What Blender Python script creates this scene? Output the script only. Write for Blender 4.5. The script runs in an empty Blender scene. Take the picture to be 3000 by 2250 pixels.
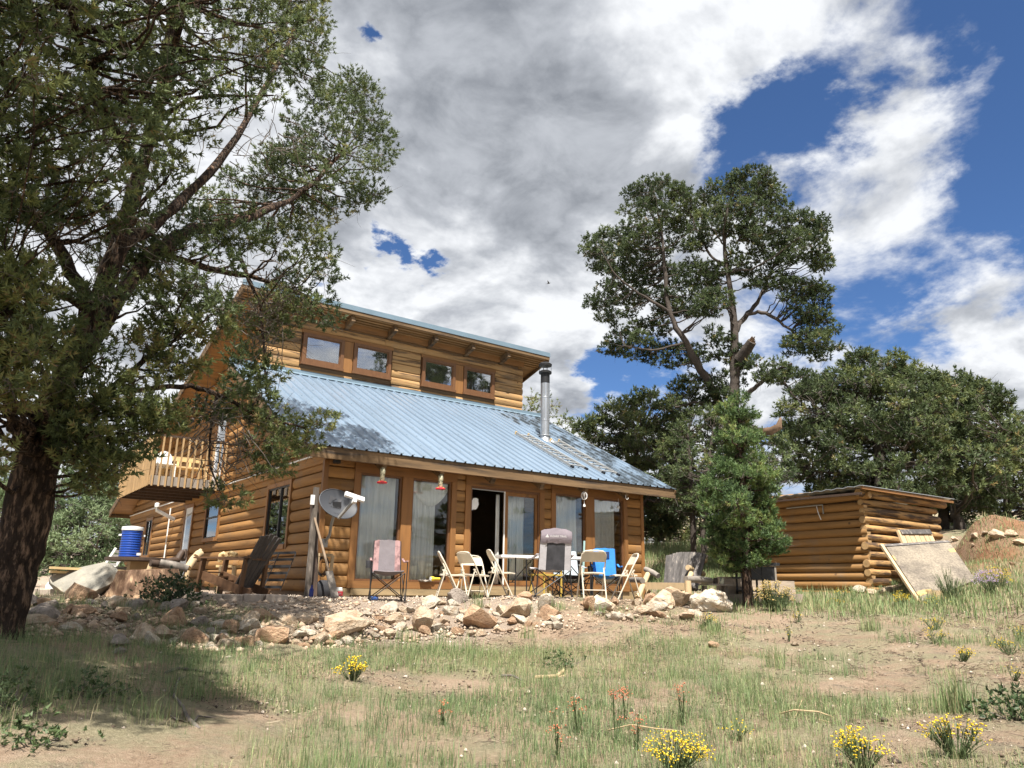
import bpy, math, random
import numpy as np
from mathutils import Vector, Matrix, Quaternion, noise as mnoise
random.seed(7); rng = np.random.default_rng(11)
SC = bpy.context.scene
COL = SC.collection
# ------------------------------------------------------------------ camera
CAM = np.array([-5.2248, -13.0011, .2015]); YAW, PITCH, ROLL, FPX = .6237, .2622, .0176, 2193.4
FW = np.array([math.sin(YAW)*math.cos(PITCH), math.cos(YAW)*math.cos(PITCH), math.sin(PITCH)])
_rt = np.array([math.cos(YAW), -math.sin(YAW), 0.]); _up = np.cross(_rt, FW)
RT = _rt*math.cos(ROLL)+_up*math.sin(ROLL); UP = -_rt*math.sin(ROLL)+_up*math.cos(ROLL)
cd = bpy.data.cameras.new('camera'); cam = bpy.data.objects.new('camera', cd); COL.objects.link(cam)
cd.sensor_width = 36; cd.lens = 36*FPX/3000; cd.clip_end = 5000; cd.clip_start = .05
m = Matrix.Identity(4)
for i in range(3):
    m[i][0], m[i][1], m[i][2], m[i][3] = RT[i], UP[i], -FW[i], CAM[i]
cam.matrix_world = m
SC.camera = cam
# photo pixel (3000 x 2250) -> place in the world
def ray(x, y):
    d = FW*FPX+RT*(x-1500)-UP*(y-1125); return d/math.hypot(d[0], d[1])
def atd(x, y, d): return CAM+ray(x, y)*d
def aty(x, y, Y): r = ray(x, y); return CAM+r*(Y-CAM[1])/r[1]
def atx(x, y, X): r = ray(x, y); return CAM+r*(X-CAM[0])/r[0]
def atz(x, y, Z): r = ray(x, y); return CAM+r*(Z-CAM[2])/r[2]
def Z0(x, y): return (x/1.659, 900+y/1.659)
def Z1(x, y): return (300+x/2.553, 1150+y/2.553)
def Z2(x, y): return (700+x/2.3284, 850+y/2.3284)
def Z3(x, y): return (850+x/3.3185, 1300+y/3.3185)
def Z4(x, y): return (1250+x/3.403, 1350+y/3.403)
def Z5(x, y): return (1750+x/3.687, 1400+y/3.687)
def Z6(x, y): return (2200+x/2.765, 1350+y/2.765)
def Z7(x, y): return (1400+x/3.403, 1050+y/3.403)
def H(x, y): return (x*1.35624, y*1.35624)
# ------------------------------------------------------------------ light
LD = np.array([.275, .43, -1.0]); LD /= np.linalg.norm(LD)
sun_el = math.asin(-LD[2]); sun_az = math.atan2(-LD[0], -LD[1])   # clockwise from +Y
sd = bpy.data.lights.new('sun', 'SUN'); sd.energy = 5.0; sd.angle = math.radians(.53); sd.color = (1, .95, .87)
so = bpy.data.objects.new('sun', sd); COL.objects.link(so)
so.rotation_euler = Vector(LD).to_track_quat('-Z', 'Y').to_euler()
so.location = (-10, -20, 40)
SC.view_settings.view_transform = 'Standard'; SC.view_settings.look = 'None'
SC.view_settings.exposure = 1.2; SC.view_settings.gamma = 1; SC.view_settings.use_curve_mapping = False
W = bpy.data.worlds.new('World'); SC.world = W; W.use_nodes = True
SKY_STR = .1
def build_world():
    nt = W.node_tree; nt.nodes.clear(); N = nt.nodes.new; L = nt.links.new
    def val(v):
        return v
    def math_(op, a, b=None, c=None, clamp=False):
        n = N('ShaderNodeMath'); n.operation = op; n.use_clamp = clamp
        for i, v in enumerate((a, b, c)):
            if v is None: continue
            if isinstance(v, (int, float)): n.inputs[i].default_value = v
            else: L(v, n.inputs[i])
        return n.outputs[0]
    def vmath(op, a, b=None):
        n = N('ShaderNodeVectorMath'); n.operation = op
        for i, v in enumerate((a, b)):
            if v is None: continue
            if isinstance(v, (tuple, list, np.ndarray)): n.inputs[i].default_value = tuple(v)
            else: L(v, n.inputs[i])
        return n
    def ramp(f, a, b, c=0., d=1.):
        n = N('ShaderNodeMapRange'); n.interpolation_type = 'SMOOTHSTEP'
        L(f, n.inputs[0])
        for i, v in enumerate((a, b, c, d)): n.inputs[i+1].default_value = v
        return n.outputs[0]
    out = N('ShaderNodeOutputWorld'); bg = N('ShaderNodeBackground'); bg.inputs[1].default_value = SKY_STR
    sky = N('ShaderNodeTexSky'); sky.sky_type = 'NISHITA'; sky.sun_disc = False
    sky.sun_elevation = sun_el; sky.sun_rotation = sun_az; sky.altitude = 2100; sky.dust_density = .4; sky.ozone_density = 1.6
    tc = N('ShaderNodeTexCoord'); D = vmath('NORMALIZE', tc.outputs['Generated']).outputs[0]
    sp = N('ShaderNodeSeparateXYZ'); L(D, sp.inputs[0])
    zz = math_('ADD', math_('MAXIMUM', sp.outputs[2], 0.0), .32)
    dv = vmath('DIVIDE', D); cb = N('ShaderNodeCombineXYZ'); L(zz, cb.inputs[0]); L(zz, cb.inputs[1]); L(zz, cb.inputs[2])
    L(cb.outputs[0], dv.inputs[1]); P = dv.outputs[0]
    def fbm(vec, scale, det, rough, dist=0., off=(0, 0, 0)):
        n = N('ShaderNodeTexNoise'); n.noise_dimensions = '3D'
        n.inputs['Scale'].default_value = scale; n.inputs['Detail'].default_value = det
        n.inputs['Roughness'].default_value = rough; n.inputs['Distortion'].default_value = dist
        L(vmath('ADD', vec, off).outputs[0], n.inputs['Vector']); return n.outputs['Fac']
    wn = N('ShaderNodeTexNoise'); wn.inputs['Scale'].default_value = 4.; wn.inputs['Detail'].default_value = 8; wn.inputs['Roughness'].default_value = .6; L(P, wn.inputs['Vector'])
    wv = vmath('SUBTRACT', wn.outputs['Color'], (.5, .5, .5)).outputs[0]; ws = vmath('SCALE', wv); ws.inputs[3].default_value = .36
    DW = vmath('NORMALIZE', vmath('ADD', D, ws.outputs[0]).outputs[0]).outputs[0]
    def bump(px, py, sharp):            # a ragged patch of the sky round one direction
        d = ray(px, py); d = d/np.linalg.norm(d)
        dt = vmath('DOT_PRODUCT', DW, tuple(d)).outputs['Value']
        return math_('POWER', math_('MAXIMUM', dt, 0.0), sharp)
    o1 = (3.1, .4, 1.7)
    n1 = fbm(P, 3.3, 10, .60, .25, o1)
    sunoff = tuple(np.array(o1)-LD*np.array([.10, .10, .10])*1.2)
    n2 = fbm(P, 3.3, 5, .55, .25, sunoff)
    nb = fbm(P, 1.1, 3, .5, 0., (7.7, 2.2, 0))
    dens = math_('ADD', math_('MULTIPLY', n1, 1.0), math_('MULTIPLY', math_('SUBTRACT', nb, .5), .35))
    # where the cover is broken (right) and closed (left and middle)
    bias = None
    for px, py, sh, amp in SKY_BUMPS:
        t = math_('MULTIPLY', bump(px, py, sh), amp)
        bias = t if bias is None else math_('ADD', bias, t)
    dens = math_('ADD', math_('ADD', dens, bias), .10)
    cover = ramp(dens, .41, .61)
    relief = math_('MULTIPLY', math_('SUBTRACT', n1, n2), 2.3)
    thick = ramp(dens, .50, 1.0)
    gb = None
    for px, py, sh, amp in GREY_BUMPS:
        t = math_('MULTIPLY', bump(px, py, sh), amp); gb = t if gb is None else math_('ADD', gb, t)
    n3 = fbm(P, 3.6, 8, .55, .4, (1.3, 9.1, 4.2))
    lum = math_('ADD', .90, relief)
    lum = math_('SUBTRACT', lum, math_('MULTIPLY', ramp(n3, .42, .68), .36))
    lum = math_('SUBTRACT', lum, math_('MULTIPLY', gb, ramp(n1, .30, .62, .6, 1.1)))
    edge = ramp(dens, .5, .62, .12, 0.)
    lum = math_('ADD', lum, edge)
    n4 = fbm(P, 7.5, 8, .6, .3, (5.5, 3.3, 8.8)); lum = math_('ADD', lum, math_('MULTIPLY', math_('SUBTRACT', n4, .5), .5))
    lum = math_('MINIMUM', math_('MAXIMUM', lum, ramp(n4, .3, .7, .20, .62)), 1.0)
    cr = N('ShaderNodeValToRGB'); L(lum, cr.inputs[0])
    e = cr.color_ramp.elements; e[0].position = .15; e[0].color = (.22, .24, .275, 1); e[1].position = 1.; e[1].color = (.90, .92, .95, 1)
    k = e.new(.6); k.color = (.50, .525, .57, 1)
    cm = vmath('SCALE', cr.outputs[0]); cm.inputs[3].default_value = CLOUD_GAIN/SKY_STR
    tint = vmath('MULTIPLY', sky.outputs[0], SKY_TINT).outputs[0]
    mx = N('ShaderNodeMix'); mx.data_type = 'RGBA'
    L(cover, mx.inputs[0]); L(tint, mx.inputs[6]); L(cm.outputs[0], mx.inputs[7])
    L(mx.outputs[2], bg.inputs[0]); L(bg.outputs[0], out.inputs[0])
CLOUD_GAIN = .475
SKY_TINT = (.37, .49, .63)
SKY_BUMPS = [  # px, py, sharpness, amount (+ closed, - open)
    (1250, 450, 5, .16), (700, 900, 6, .03),
    (2960, 330, 60, -.40), (2480, 40, 200, -.16), (2380, 350, 300, -.18), (2700, 900, 200, -.28), (1800, 1080, 500, -.40), (2250, 950, 90, -.22), (2750, 30, 200, -.10),
    (1003, 140, 2500, -.42), (1140, 740, 1600, -.44), (2250, 380, 400, -.20), (1950, 480, 900, -.2),
    (2620, 270, 400, .26), (2700, 640, 120, .26), (2850, 1060, 120, .24), (2350, 150, 250, .08), (1650, 1130, 300, .10), (2900, 130, 700, .18)]
GREY_BUMPS = [(1720, 330, 60, .22), (1150, 80, 60, .04), (1500, 60, 60, .10), (1450, 700, 120, .08), (2700, 1130, 200, .14), (1750, 1230, 300, .10)]
build_world()
# ------------------------------------------------------------------ helpers
ORG = {}
def tag(o, label=None, cat=None, group=None, kind=None):
    if label: o['label'] = label
    if cat: o['category'] = cat
    if group: o['group'] = group
    if kind: o['kind'] = kind
    return o
def thing(name, label, cat, loc=(0, 0, 0), group=None):
    o = bpy.data.objects.new(name, None); COL.objects.link(o); o.location = tuple(loc); o.empty_display_size = .1
    ORG[o.name] = np.array(loc, float)
    return tag(o, label, cat, group)
def finish(me, name, mat, parent=None, smooth=None, org=None):
    if mat is not None: me.materials.append(mat)
    if smooth is not None:
        me.polygons.foreach_set('use_smooth', [True]*len(me.polygons))
        if smooth < 180: me.set_sharp_from_angle(angle=math.radians(smooth))
    o = bpy.data.objects.new(name, me); COL.objects.link(o)
    if parent is not None:
        o.parent = parent; ORG[o.name] = ORG[parent.name]
    else:
        ORG[o.name] = np.zeros(3) if org is None else np.array(org, float); o.location = tuple(ORG[o.name])
    return o
def nrm(v): v = np.array(v, float); return v/(np.linalg.norm(v)+1e-12)
def frame_of(d, up=(0, 0, 1)):
    d = nrm(d); u = np.array(up, float)
    if abs(d@u) > .97: u = np.array([0, 1., 0])
    s = nrm(np.cross(d, u)); return s, np.cross(s, d)
class MB:
    def __init__(s): s.v = []; s.f = []
    def add(s, vs, fs):
        b = len(s.v); s.v += [tuple(map(float, v)) for v in vs]; s.f += [tuple(i+b for i in f) for f in fs]; return s
    def hexa(s, p):      # 8 corners: bottom 4 ccw, top 4 ccw
        return s.add(p, [(3, 2, 1, 0), (4, 5, 6, 7), (0, 1, 5, 4), (1, 2, 6, 5), (2, 3, 7, 6), (3, 0, 4, 7)])
    def box(s, a, b):
        x0, y0, z0 = np.minimum(a, b); x1, y1, z1 = np.maximum(a, b)
        return s.hexa([(x0, y0, z0), (x1, y0, z0), (x1, y1, z0), (x0, y1, z0), (x0, y0, z1), (x1, y0, z1), (x1, y1, z1), (x0, y1, z1)])
    def beam(s, p, q, w, h, up=(0, 0, 1)):   # w across, h along up
        p = np.array(p, float); q = np.array(q, float); a, u = frame_of(q-p, up); a = a*w/2; u = u*h/2
        return s.hexa([p-a-u, p+a-u, q+a-u, q-a-u, p-a+u, p+a+u, q+a+u, q-a+u])
    def tube(s, pts, rad, n=6, cap=True, closed=False):
        pts = [np.array(p, float) for p in pts]; m_ = len(pts)
        if isinstance(rad, (int, float)): rad = [rad]*m_
        vs = []; prev = None
        for i, p in enumerate(pts):
            if closed: d = pts[(i+1) % m_]-pts[i-1]
            else: d = pts[min(i+1, m_-1)]-pts[max(i-1, 0)]
            d = nrm(d)
            if prev is None: a, u = frame_of(d)
            else:
                a = nrm(prev-d*(prev@d)); u = np.cross(a, d)
            prev = a
            for k in range(n):
                t = 2*math.pi*k/n; vs.append(p+(a*math.cos(t)+u*math.sin(t))*rad[i])
        fs = []
        rng_ = range(m_ if closed else m_-1)
        for i in rng_:
            j = (i+1) % m_
            for k in range(n):
                l = (k+1) % n; fs.append((i*n+k, i*n+l, j*n+l, j*n+k))
        if cap and not closed:
            fs.append(tuple(range(n-1, -1, -1))); fs.append(tuple((m_-1)*n+k for k in range(n)))
        return s.add(vs, fs)
    def lathe(s, c, prof, n=16, axis=(0, 0, 1)):
        c = np.array(c, float); ax = nrm(axis); a, u = frame_of(ax)
        vs = []
        for r, h in prof:
            for k in range(n):
                t = 2*math.pi*k/n; vs.append(c+ax*h+(a*math.cos(t)+u*math.sin(t))*max(r, 1e-4))
        fs = []
        for i in range(len(prof)-1):
            for k in range(n):
                l = (k+1) % n; fs.append((i*n+k, i*n+l, (i+1)*n+l, (i+1)*n+k))
        fs.append(tuple(range(n-1, -1, -1))); fs.append(tuple((len(prof)-1)*n+k for k in range(n)))
        return s.add(vs, fs)
    def prism(s, poly, off):     # poly 3D points, extruded by off
        off = np.array(off, float); n = len(poly); vs = [np.array(p, float) for p in poly]; vs += [v+off for v in vs]
        fs = [tuple(range(n-1, -1, -1)), tuple(range(n, 2*n))]+[(i, (i+1) % n, n+(i+1) % n, n+i) for i in range(n)]
        return s.add(vs, fs)
    def sheet(s, grid, th=0.006):   # grid[i][j] of points, both sides with a little thickness
        g = np.array(grid, float); a, b = g.shape[:2]
        du = np.gradient(g, axis=0); dv = np.gradient(g, axis=1); nn = np.cross(du, dv); nn /= np.linalg.norm(nn, axis=2, keepdims=True)+1e-9
        top = (g+nn*th/2).reshape(-1, 3); bot = (g-nn*th/2).reshape(-1, 3); off = a*b; fs = []
        for i in range(a-1):
            for j in range(b-1):
                q = (i*b+j, (i+1)*b+j, (i+1)*b+j+1, i*b+j+1); fs.append(q); fs.append(tuple(off+k for k in q[::-1]))
        edge = [(0, j) for j in range(b)]+[(i, b-1) for i in range(1, a)]+[(a-1, j) for j in range(b-2, -1, -1)]+[(i, 0) for i in range(a-2, 0, -1)]
        for k in range(len(edge)):
            p = edge[k][0]*b+edge[k][1]; q = edge[(k+1) % len(edge)]; q = q[0]*b+q[1]; fs.append((p, q, off+q, off+p))
        return s.add(list(top)+list(bot), fs)
    def build(s, name, mat, parent=None, smooth=None, org=None, world=True):
        o_ = ORG[parent.name] if parent is not None else (np.zeros(3) if org is None else np.array(org, float))
        v = np.array(s.v, float)-o_
        me = bpy.data.meshes.new(name); me.from_pydata(v.tolist(), [], s.f); me.update()
        return finish(me, name, mat, parent, smooth, o_)
def copy_tree(o, loc=None, rz=None, label=None, group=None):
    def rec(a, par):
        c = a.copy(); COL.objects.link(c); ORG[c.name] = ORG[a.name]
        if par is not None: c.parent = par
        for k in [x for x in bpy.data.objects if x.parent == a]: rec(k, c)
        return c
    c = rec(o, None)
    if loc is not None: c.location = tuple(loc)
    if rz is not None: c.rotation_euler = (0, 0, rz)
    if label: c['label'] = label
    if group: c['group'] = group
    return c
def array_mesh(name, V, F, mat, parent=None, tint=None, org=None, smooth=False):
    """fast mesh from numpy arrays; F is (n,3) or (n,4)"""
    o_ = ORG[parent.name] if parent is not None else (np.zeros(3) if org is None else np.array(org, float))
    V = np.asarray(V, np.float32)-o_.astype(np.float32); F = np.asarray(F, np.int32)
    me = bpy.data.meshes.new(name); nv, nf, k = len(V), len(F), F.shape[1]
    me.vertices.add(nv); me.vertices.foreach_set('co', V.ravel())
    me.loops.add(nf*k); me.loops.foreach_set('vertex_index', F.ravel())
    me.polygons.add(nf); me.polygons.foreach_set('loop_start', np.arange(0, nf*k, k, dtype=np.int32))
    me.update(calc_edges=True)
    if tint is not None:
        at = me.attributes.new('tint', 'FLOAT', 'POINT'); at.data.foreach_set('value', np.asarray(tint, np.float32))
    if smooth: me.polygons.foreach_set('use_smooth', np.ones(nf, bool))
    return finish(me, name, mat, parent, None, o_)
# ------------------------------------------------------------------ materials
MATS = {}
def mat(name, col, rough=.7, metal=0., spec=.4, var=.0, vscale=6., bump=0., bscale=40., stretch=(1, 1, 1), col2=None, c2scale=3., c2lo=.5, c2hi=.7, rnd=0., tint=None, trans=0., coat=0., detail=6, knots=0.):
    if name in MATS: return MATS[name]
    m_ = bpy.data.materials.new(name); m_.use_nodes = True; nt = m_.node_tree; N = nt.nodes.new; L = nt.links.new
    b = nt.nodes['Principled BSDF']; b.inputs['Roughness'].default_value = rough; b.inputs['Metallic'].default_value = metal
    b.inputs['Specular IOR Level'].default_value = spec
    tc = N('ShaderNodeTexCoord'); mp = N('ShaderNodeMapping'); mp.inputs['Scale'].default_value = stretch
    L(tc.outputs['Object'], mp.inputs[0]); vec = mp.outputs[0]
    oi = N('ShaderNodeObjectInfo')
    if rnd > 0:
        ad = N('ShaderNodeVectorMath'); ad.operation = 'ADD'; sc = N('ShaderNodeVectorMath'); sc.operation = 'SCALE'
        cx = N('ShaderNodeCombineXYZ'); L(oi.outputs['Random'], cx.inputs[0]); L(oi.outputs['Random'], cx.inputs[1]); L(oi.outputs['Random'], cx.inputs[2])
        L(cx.outputs[0], sc.inputs[0]); sc.inputs[3].default_value = 37.; L(vec, ad.inputs[0]); L(sc.outputs[0], ad.inputs[1]); vec = ad.outputs[0]
    def noise(scale, det=detail, rg=.6):
        n = N('ShaderNodeTexNoise'); n.inputs['Scale'].default_value = scale; n.inputs['Detail'].default_value = det; n.inputs['Roughness'].default_value = rg
        L(vec, n.inputs['Vector']); return n.outputs['Fac']
    def mix(f, a, c, blend='MIX'):
        x = N('ShaderNodeMix'); x.data_type = 'RGBA'; x.blend_type = blend
        if isinstance(f, float): x.inputs[0].default_value = f
        else: L(f, x.inputs[0])
        for i, v in ((6, a), (7, c)):
            if isinstance(v, tuple): x.inputs[i].default_value = (*v[:3], 1)
            else: L(v, x.inputs[i])
        return x.outputs[2]
    def rng_(f, a, c, lo, hi):
        x = N('ShaderNodeMapRange'); L(f, x.inputs[0])
        for i, v in enumerate((a, c, lo, hi)): x.inputs[i+1].default_value = v
        return x.outputs[0]
    cur = tuple(col)
    if tint is not None:            # list of (pos,colour) driven by the stored attribute
        at = N('ShaderNodeAttribute'); at.attribute_name = 'tint'; cr = N('ShaderNodeValToRGB'); L(at.outputs['Fac'], cr.inputs[0])
        els = cr.color_ramp.elements
        els[0].position = tint[0][0]; els[0].color = (*tint[0][1], 1); els[1].position = tint[-1][0]; els[1].color = (*tint[-1][1], 1)
        for p_, c_ in tint[1:-1]: k = els.new(p_); k.color = (*c_, 1)
        cur = cr.outputs[0]
    if col2 is not None:
        f = rng_(noise(c2scale, 8, .65), c2lo, c2hi, 0, 1); cur = mix(f, cur, tuple(col2))
    if var > 0:
        f = rng_(noise(vscale), .3, .7, 1-var, 1+var); h = N('ShaderNodeHueSaturation'); L(f, h.inputs['Value'])
        if isinstance(cur, tuple): h.inputs['Color'].default_value = (*cur, 1)
        else: L(cur, h.inputs['Color'])
        cur = h.outputs[0]
    if knots > 0:
        kv = N('ShaderNodeTexVoronoi'); kv.inputs['Scale'].default_value = knots; L(tc.outputs['Object'], kv.inputs['Vector'])
        cur = mix(rng_(kv.outputs['Distance'], .035, .075, .85, 0.), cur, (.06, .032, .018))
        gz_ = N('ShaderNodeTexNoise'); gz_.inputs['Scale'].default_value = 1.3; gz_.inputs['Detail'].default_value = 8; gz_.inputs['Roughness'].default_value = .7; L(tc.outputs['Object'], gz_.inputs['Vector'])
        cur = mix(rng_(gz_.outputs['Fac'], .52, .72, 0., .55), cur, (.19, .145, .105))
    if rnd > 0:
        h = N('ShaderNodeHueSaturation'); f = rng_(oi.outputs['Random'], 0, 1, 1-rnd, 1+rnd); L(f, h.inputs['Value'])
        if isinstance(cur, tuple): h.inputs['Color'].default_value = (*cur, 1)
        else: L(cur, h.inputs['Color'])
        cur = h.outputs[0]
    if isinstance(cur, tuple): b.inputs['Base Color'].default_value = (*cur, 1)
    else: L(cur, b.inputs['Base Color'])
    if bump > 0:
        bn = N('ShaderNodeBump'); bn.inputs['Strength'].default_value = 1.; bn.inputs['Distance'].default_value = bump
        L(noise(bscale, 7, .65), bn.inputs['Height']); L(bn.outputs[0], b.inputs['Normal'])
    if coat: b.inputs['Coat Weight'].default_value = coat; b.inputs['Coat Roughness'].default_value = .15
    if trans > 0:
        out = nt.nodes['Material Output']; tr = N('ShaderNodeBsdfTranslucent'); ms = N('ShaderNodeMixShader'); ms.inputs[0].default_value = trans
        if isinstance(cur, tuple): tr.inputs[0].default_value = (*cur, 1)
        else: L(cur, tr.inputs[0])
        L(b.outputs[0], ms.inputs[1]); L(tr.outputs[0], ms.inputs[2]); L(ms.outputs[0], out.inputs[0])
    MATS[name] = m_; return m_
def glass_mat(name, refl=.1, tintc=(.97, .985, .98), ior=1.5):
    m_ = bpy.data.materials.new(name); m_.use_nodes = True; nt = m_.node_tree; nt.nodes.clear(); N = nt.nodes.new; L = nt.links.new
    out = N('ShaderNodeOutputMaterial'); mx = N('ShaderNodeMixShader'); t = N('ShaderNodeBsdfTransparent'); g = N('ShaderNodeBsdfGlossy')
    t.inputs[0].default_value = (*tintc, 1); g.inputs['Roughness'].default_value = .015; g.inputs[0].default_value = (1, 1, 1, 1)
    fr = N('ShaderNodeFresnel'); fr.inputs[0].default_value = ior; ad = N('ShaderNodeMath'); ad.operation = 'ADD'; ad.use_clamp = True
    L(fr.outputs[0], ad.inputs[0]); ad.inputs[1].default_value = refl
    nz = N('ShaderNodeTexNoise'); nz.inputs['Scale'].default_value = 1.1; nz.inputs['Detail'].default_value = 0; bn = N('ShaderNodeBump'); bn.inputs['Strength'].default_value = .15; bn.inputs['Distance'].default_value = .01
    L(nz.outputs['Fac'], bn.inputs['Height']); L(bn.outputs[0], g.inputs['Normal'])
    L(ad.outputs[0], mx.inputs[0]); L(t.outputs[0], mx.inputs[1]); L(g.outputs[0], mx.inputs[2]); L(mx.outputs[0], out.inputs[0])
    return m_
LOG = (.262, .137, .048); LOGD = (.12, .062, .028)
M = {}
M['log_x'] = mat('log wood along x', LOG, .72, spec=.22, knots=2.2, var=.22, vscale=1., stretch=(.7, 11, 11), col2=LOGD, c2scale=.7, c2lo=.50, c2hi=.74, bump=.006, bscale=2., rnd=.22)
M['log_y'] = mat('log wood along y', LOG, .72, spec=.22, knots=2.2, var=.22, vscale=1., stretch=(11, .7, 11), col2=LOGD, c2scale=.7, c2lo=.54, c2hi=.80, bump=.006, bscale=2., rnd=.2)
M['log_old'] = mat('weathered log wood', (.39, .235, .105), .75, spec=.2, knots=2.2, var=.25, vscale=1., stretch=(.8, 10, 10), col2=(.065, .042, .028), c2scale=.8, c2lo=.50, c2hi=.62, bump=.006, bscale=2., rnd=.12)
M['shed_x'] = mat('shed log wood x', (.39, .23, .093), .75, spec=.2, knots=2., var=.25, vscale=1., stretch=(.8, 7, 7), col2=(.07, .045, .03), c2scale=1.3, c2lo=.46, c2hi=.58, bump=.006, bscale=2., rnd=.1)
M['shed_y_shaded'] = mat('shaded shed log wood y', (.27, .148, .056), .75, spec=.2, knots=2., var=.2, vscale=1., stretch=(9, .8, 9), col2=(.09, .055, .03), c2scale=.9, c2lo=.60, c2hi=.75, bump=.006, bscale=2., rnd=.1)  # side logs coloured darker than the front logs to stand for their shade
M['log_end'] = mat('cut log end', (.38, .24, .11), .8, var=.3, vscale=14., bump=.004, bscale=20., rnd=.1)
M['trim'] = mat('trim wood', (.235, .11, .036), .55, spec=.35, var=.2, vscale=1., stretch=(9, 9, .8), col2=LOGD, c2scale=.7, c2lo=.58, c2hi=.8, bump=.002, bscale=3., rnd=.1)
M['trim_x'] = mat('trim wood along x', (.225, .108, .038), .6, spec=.3, var=.22, vscale=1., stretch=(.8, 9, 9), col2=(.085, .052, .03), c2scale=.9, c2lo=.54, c2hi=.72, bump=.003, bscale=3., rnd=.1)
M['fascia'] = mat('weathered fascia board', (.165, .105, .055), .7, spec=.25, var=.28, vscale=1., stretch=(.8, 9, 9), col2=(.05, .037, .028), c2scale=1.1, c2lo=.48, c2hi=.64, bump=.003, bscale=3., rnd=.1)
M['sash'] = mat('sash wood dark', (.14, .065, .028), .5, var=.2, vscale=6., stretch=(4, 4, 1))
M['soffit'] = mat('soffit boards', (.30, .165, .065), .65, var=.25, vscale=1., stretch=(.7, 10, 10), col2=LOGD, c2scale=.9, c2lo=.55, c2hi=.75, rnd=.12)
M['bal'] = mat('balcony wood', (.36, .24, .12), .7, var=.2, vscale=2., stretch=(6, 6, 1), rnd=.14)
M['greywood'] = mat('grey weathered wood', (.20, .175, .15), .85, var=.3, vscale=2., stretch=(8, 8, .8), bump=.004, bscale=4., rnd=.2)
M['postwood'] = mat('dark weathered post', (.095, .078, .064), .9, var=.4, vscale=2., stretch=(9, 9, .8), col2=(.19, .165, .14), c2scale=2., c2lo=.52, c2hi=.68, bump=.005, bscale=4.)
M['handlewood'] = mat('worn handle wood', (.24, .175, .12), .8, var=.25, vscale=4., stretch=(6, 6, 1))
M['palewood'] = mat('pale peeled wood', (.46, .34, .20), .75, var=.2, vscale=3., stretch=(3, 3, 1), col2=(.2, .14, .08), c2scale=3., c2lo=.55, c2hi=.75, bump=.003, bscale=10., rnd=.12)
M['lumber'] = mat('new lumber', (.58, .42, .21), .7, var=.14, vscale=2., stretch=(1, 6, 6), rnd=.1)
M['darkwood'] = mat('dark stained wood', (.055, .034, .023), .65, var=.3, vscale=4., stretch=(6, 6, 1), bump=.002, bscale=8.)
M['oldplank'] = mat('old plank wood', (.115, .105, .10), .85, var=.4, vscale=2.2, stretch=(7, 7, 1.2), col2=(.36, .31, .25), c2scale=2.2, c2lo=.56, c2hi=.75, bump=.004, bscale=6., rnd=.3)
M['sill'] = mat('base board', (.30, .22, .12), .75, var=.25, vscale=1., stretch=(.7, 8, 8), col2=(.12, .09, .05), c2scale=1.2, c2lo=.5, c2hi=.75, rnd=.1)
M['concrete'] = mat('concrete block', (.36, .30, .245), .9, var=.2, vscale=5., bump=.004, bscale=40., rnd=.16)
M['roof'] = mat('blue metal roofing', (.165, .222, .292), .28, spec=.5, var=.12, vscale=1.4, stretch=(5, .5, 1), rnd=.05, coat=.3)
M['roof_stain'] = mat('stained blue metal roofing', (.160, .216, .284), .30, spec=.5, var=.12, vscale=1.4, stretch=(2.2, 1.1, 1), col2=(.045, .058, .07), c2scale=1.25, c2lo=.44, c2hi=.53, rnd=.9 if False else .05, coat=.3)
M['flash'] = mat('blue flashing', (.15, .215, .27), .45, spec=.4, var=.08, vscale=2.)
M['steel'] = mat('galvanised steel', (.55, .56, .57), .32, metal=.9, var=.12, vscale=5., stretch=(1, 1, .6))
M['alu'] = mat('ladder aluminium', (.40, .40, .39), .45, metal=.5, var=.1, vscale=9.)
M['black'] = mat('black metal', (.018, .018, .02), .45, var=.2)
M['soot'] = mat('sooted steel', (.03, .03, .032), .5, metal=.5)
M['blackcloth'] = mat('black cloth', (.03, .03, .034), .9, var=.3, vscale=12.)
M['white'] = mat('white paint', (.74, .74, .72), .5, var=.05)
M['whiteplastic'] = mat('white plastic', (.72, .73, .74), .4, var=.05, vscale=4.)
M['tan'] = mat('tan enamel', (.56, .50, .40), .42, spec=.4, var=.08, vscale=7.)
M['curtain'] = mat('curtain cloth', (.80, .80, .76), .9, var=.12, vscale=3., stretch=(8, 8, .5), trans=.3)
M['dishgrey'] = mat('dish grey', (.05, .053, .061), .55, spec=.3, var=.06, vscale=5.)
M['decal'] = mat('dark grey print', (.05, .05, .055), .6)
M['pole'] = mat('galvanised pole', (.30, .29, .27), .5, metal=.4)
M['inner'] = mat('room wall', (.16, .11, .07), .9, var=.1)
M['interior'] = mat('dark screen', (.02, .02, .022), .6)  # near-black colour for the unlit rooms behind side and upper glass
M['glass'] = glass_mat('window glass', .02, ior=1.4)
M['glass_hi'] = glass_mat('upper window glass', .26, ior=1.6)
M['glass_side'] = glass_mat('side window glass', .16, ior=1.5)
M['bark'] = mat('pine bark', (.048, .034, .027), .95, spec=.15, var=.5, vscale=9., stretch=(2.4, 2.4, .62), col2=(.25, .165, .115), c2scale=11., c2lo=.50, c2hi=.62, bump=.16, bscale=9.)
M['bark_far'] = mat('pine bark distant', (.06, .048, .04), .95, var=.4, vscale=5., bump=.03, bscale=8.)
M['twig'] = mat('dead grey twig', (.13, .11, .095), .9, var=.3, vscale=8.)
M['breakwood'] = mat('broken orange heartwood', (.13, .08, .048), .8, var=.3, vscale=10.)
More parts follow.
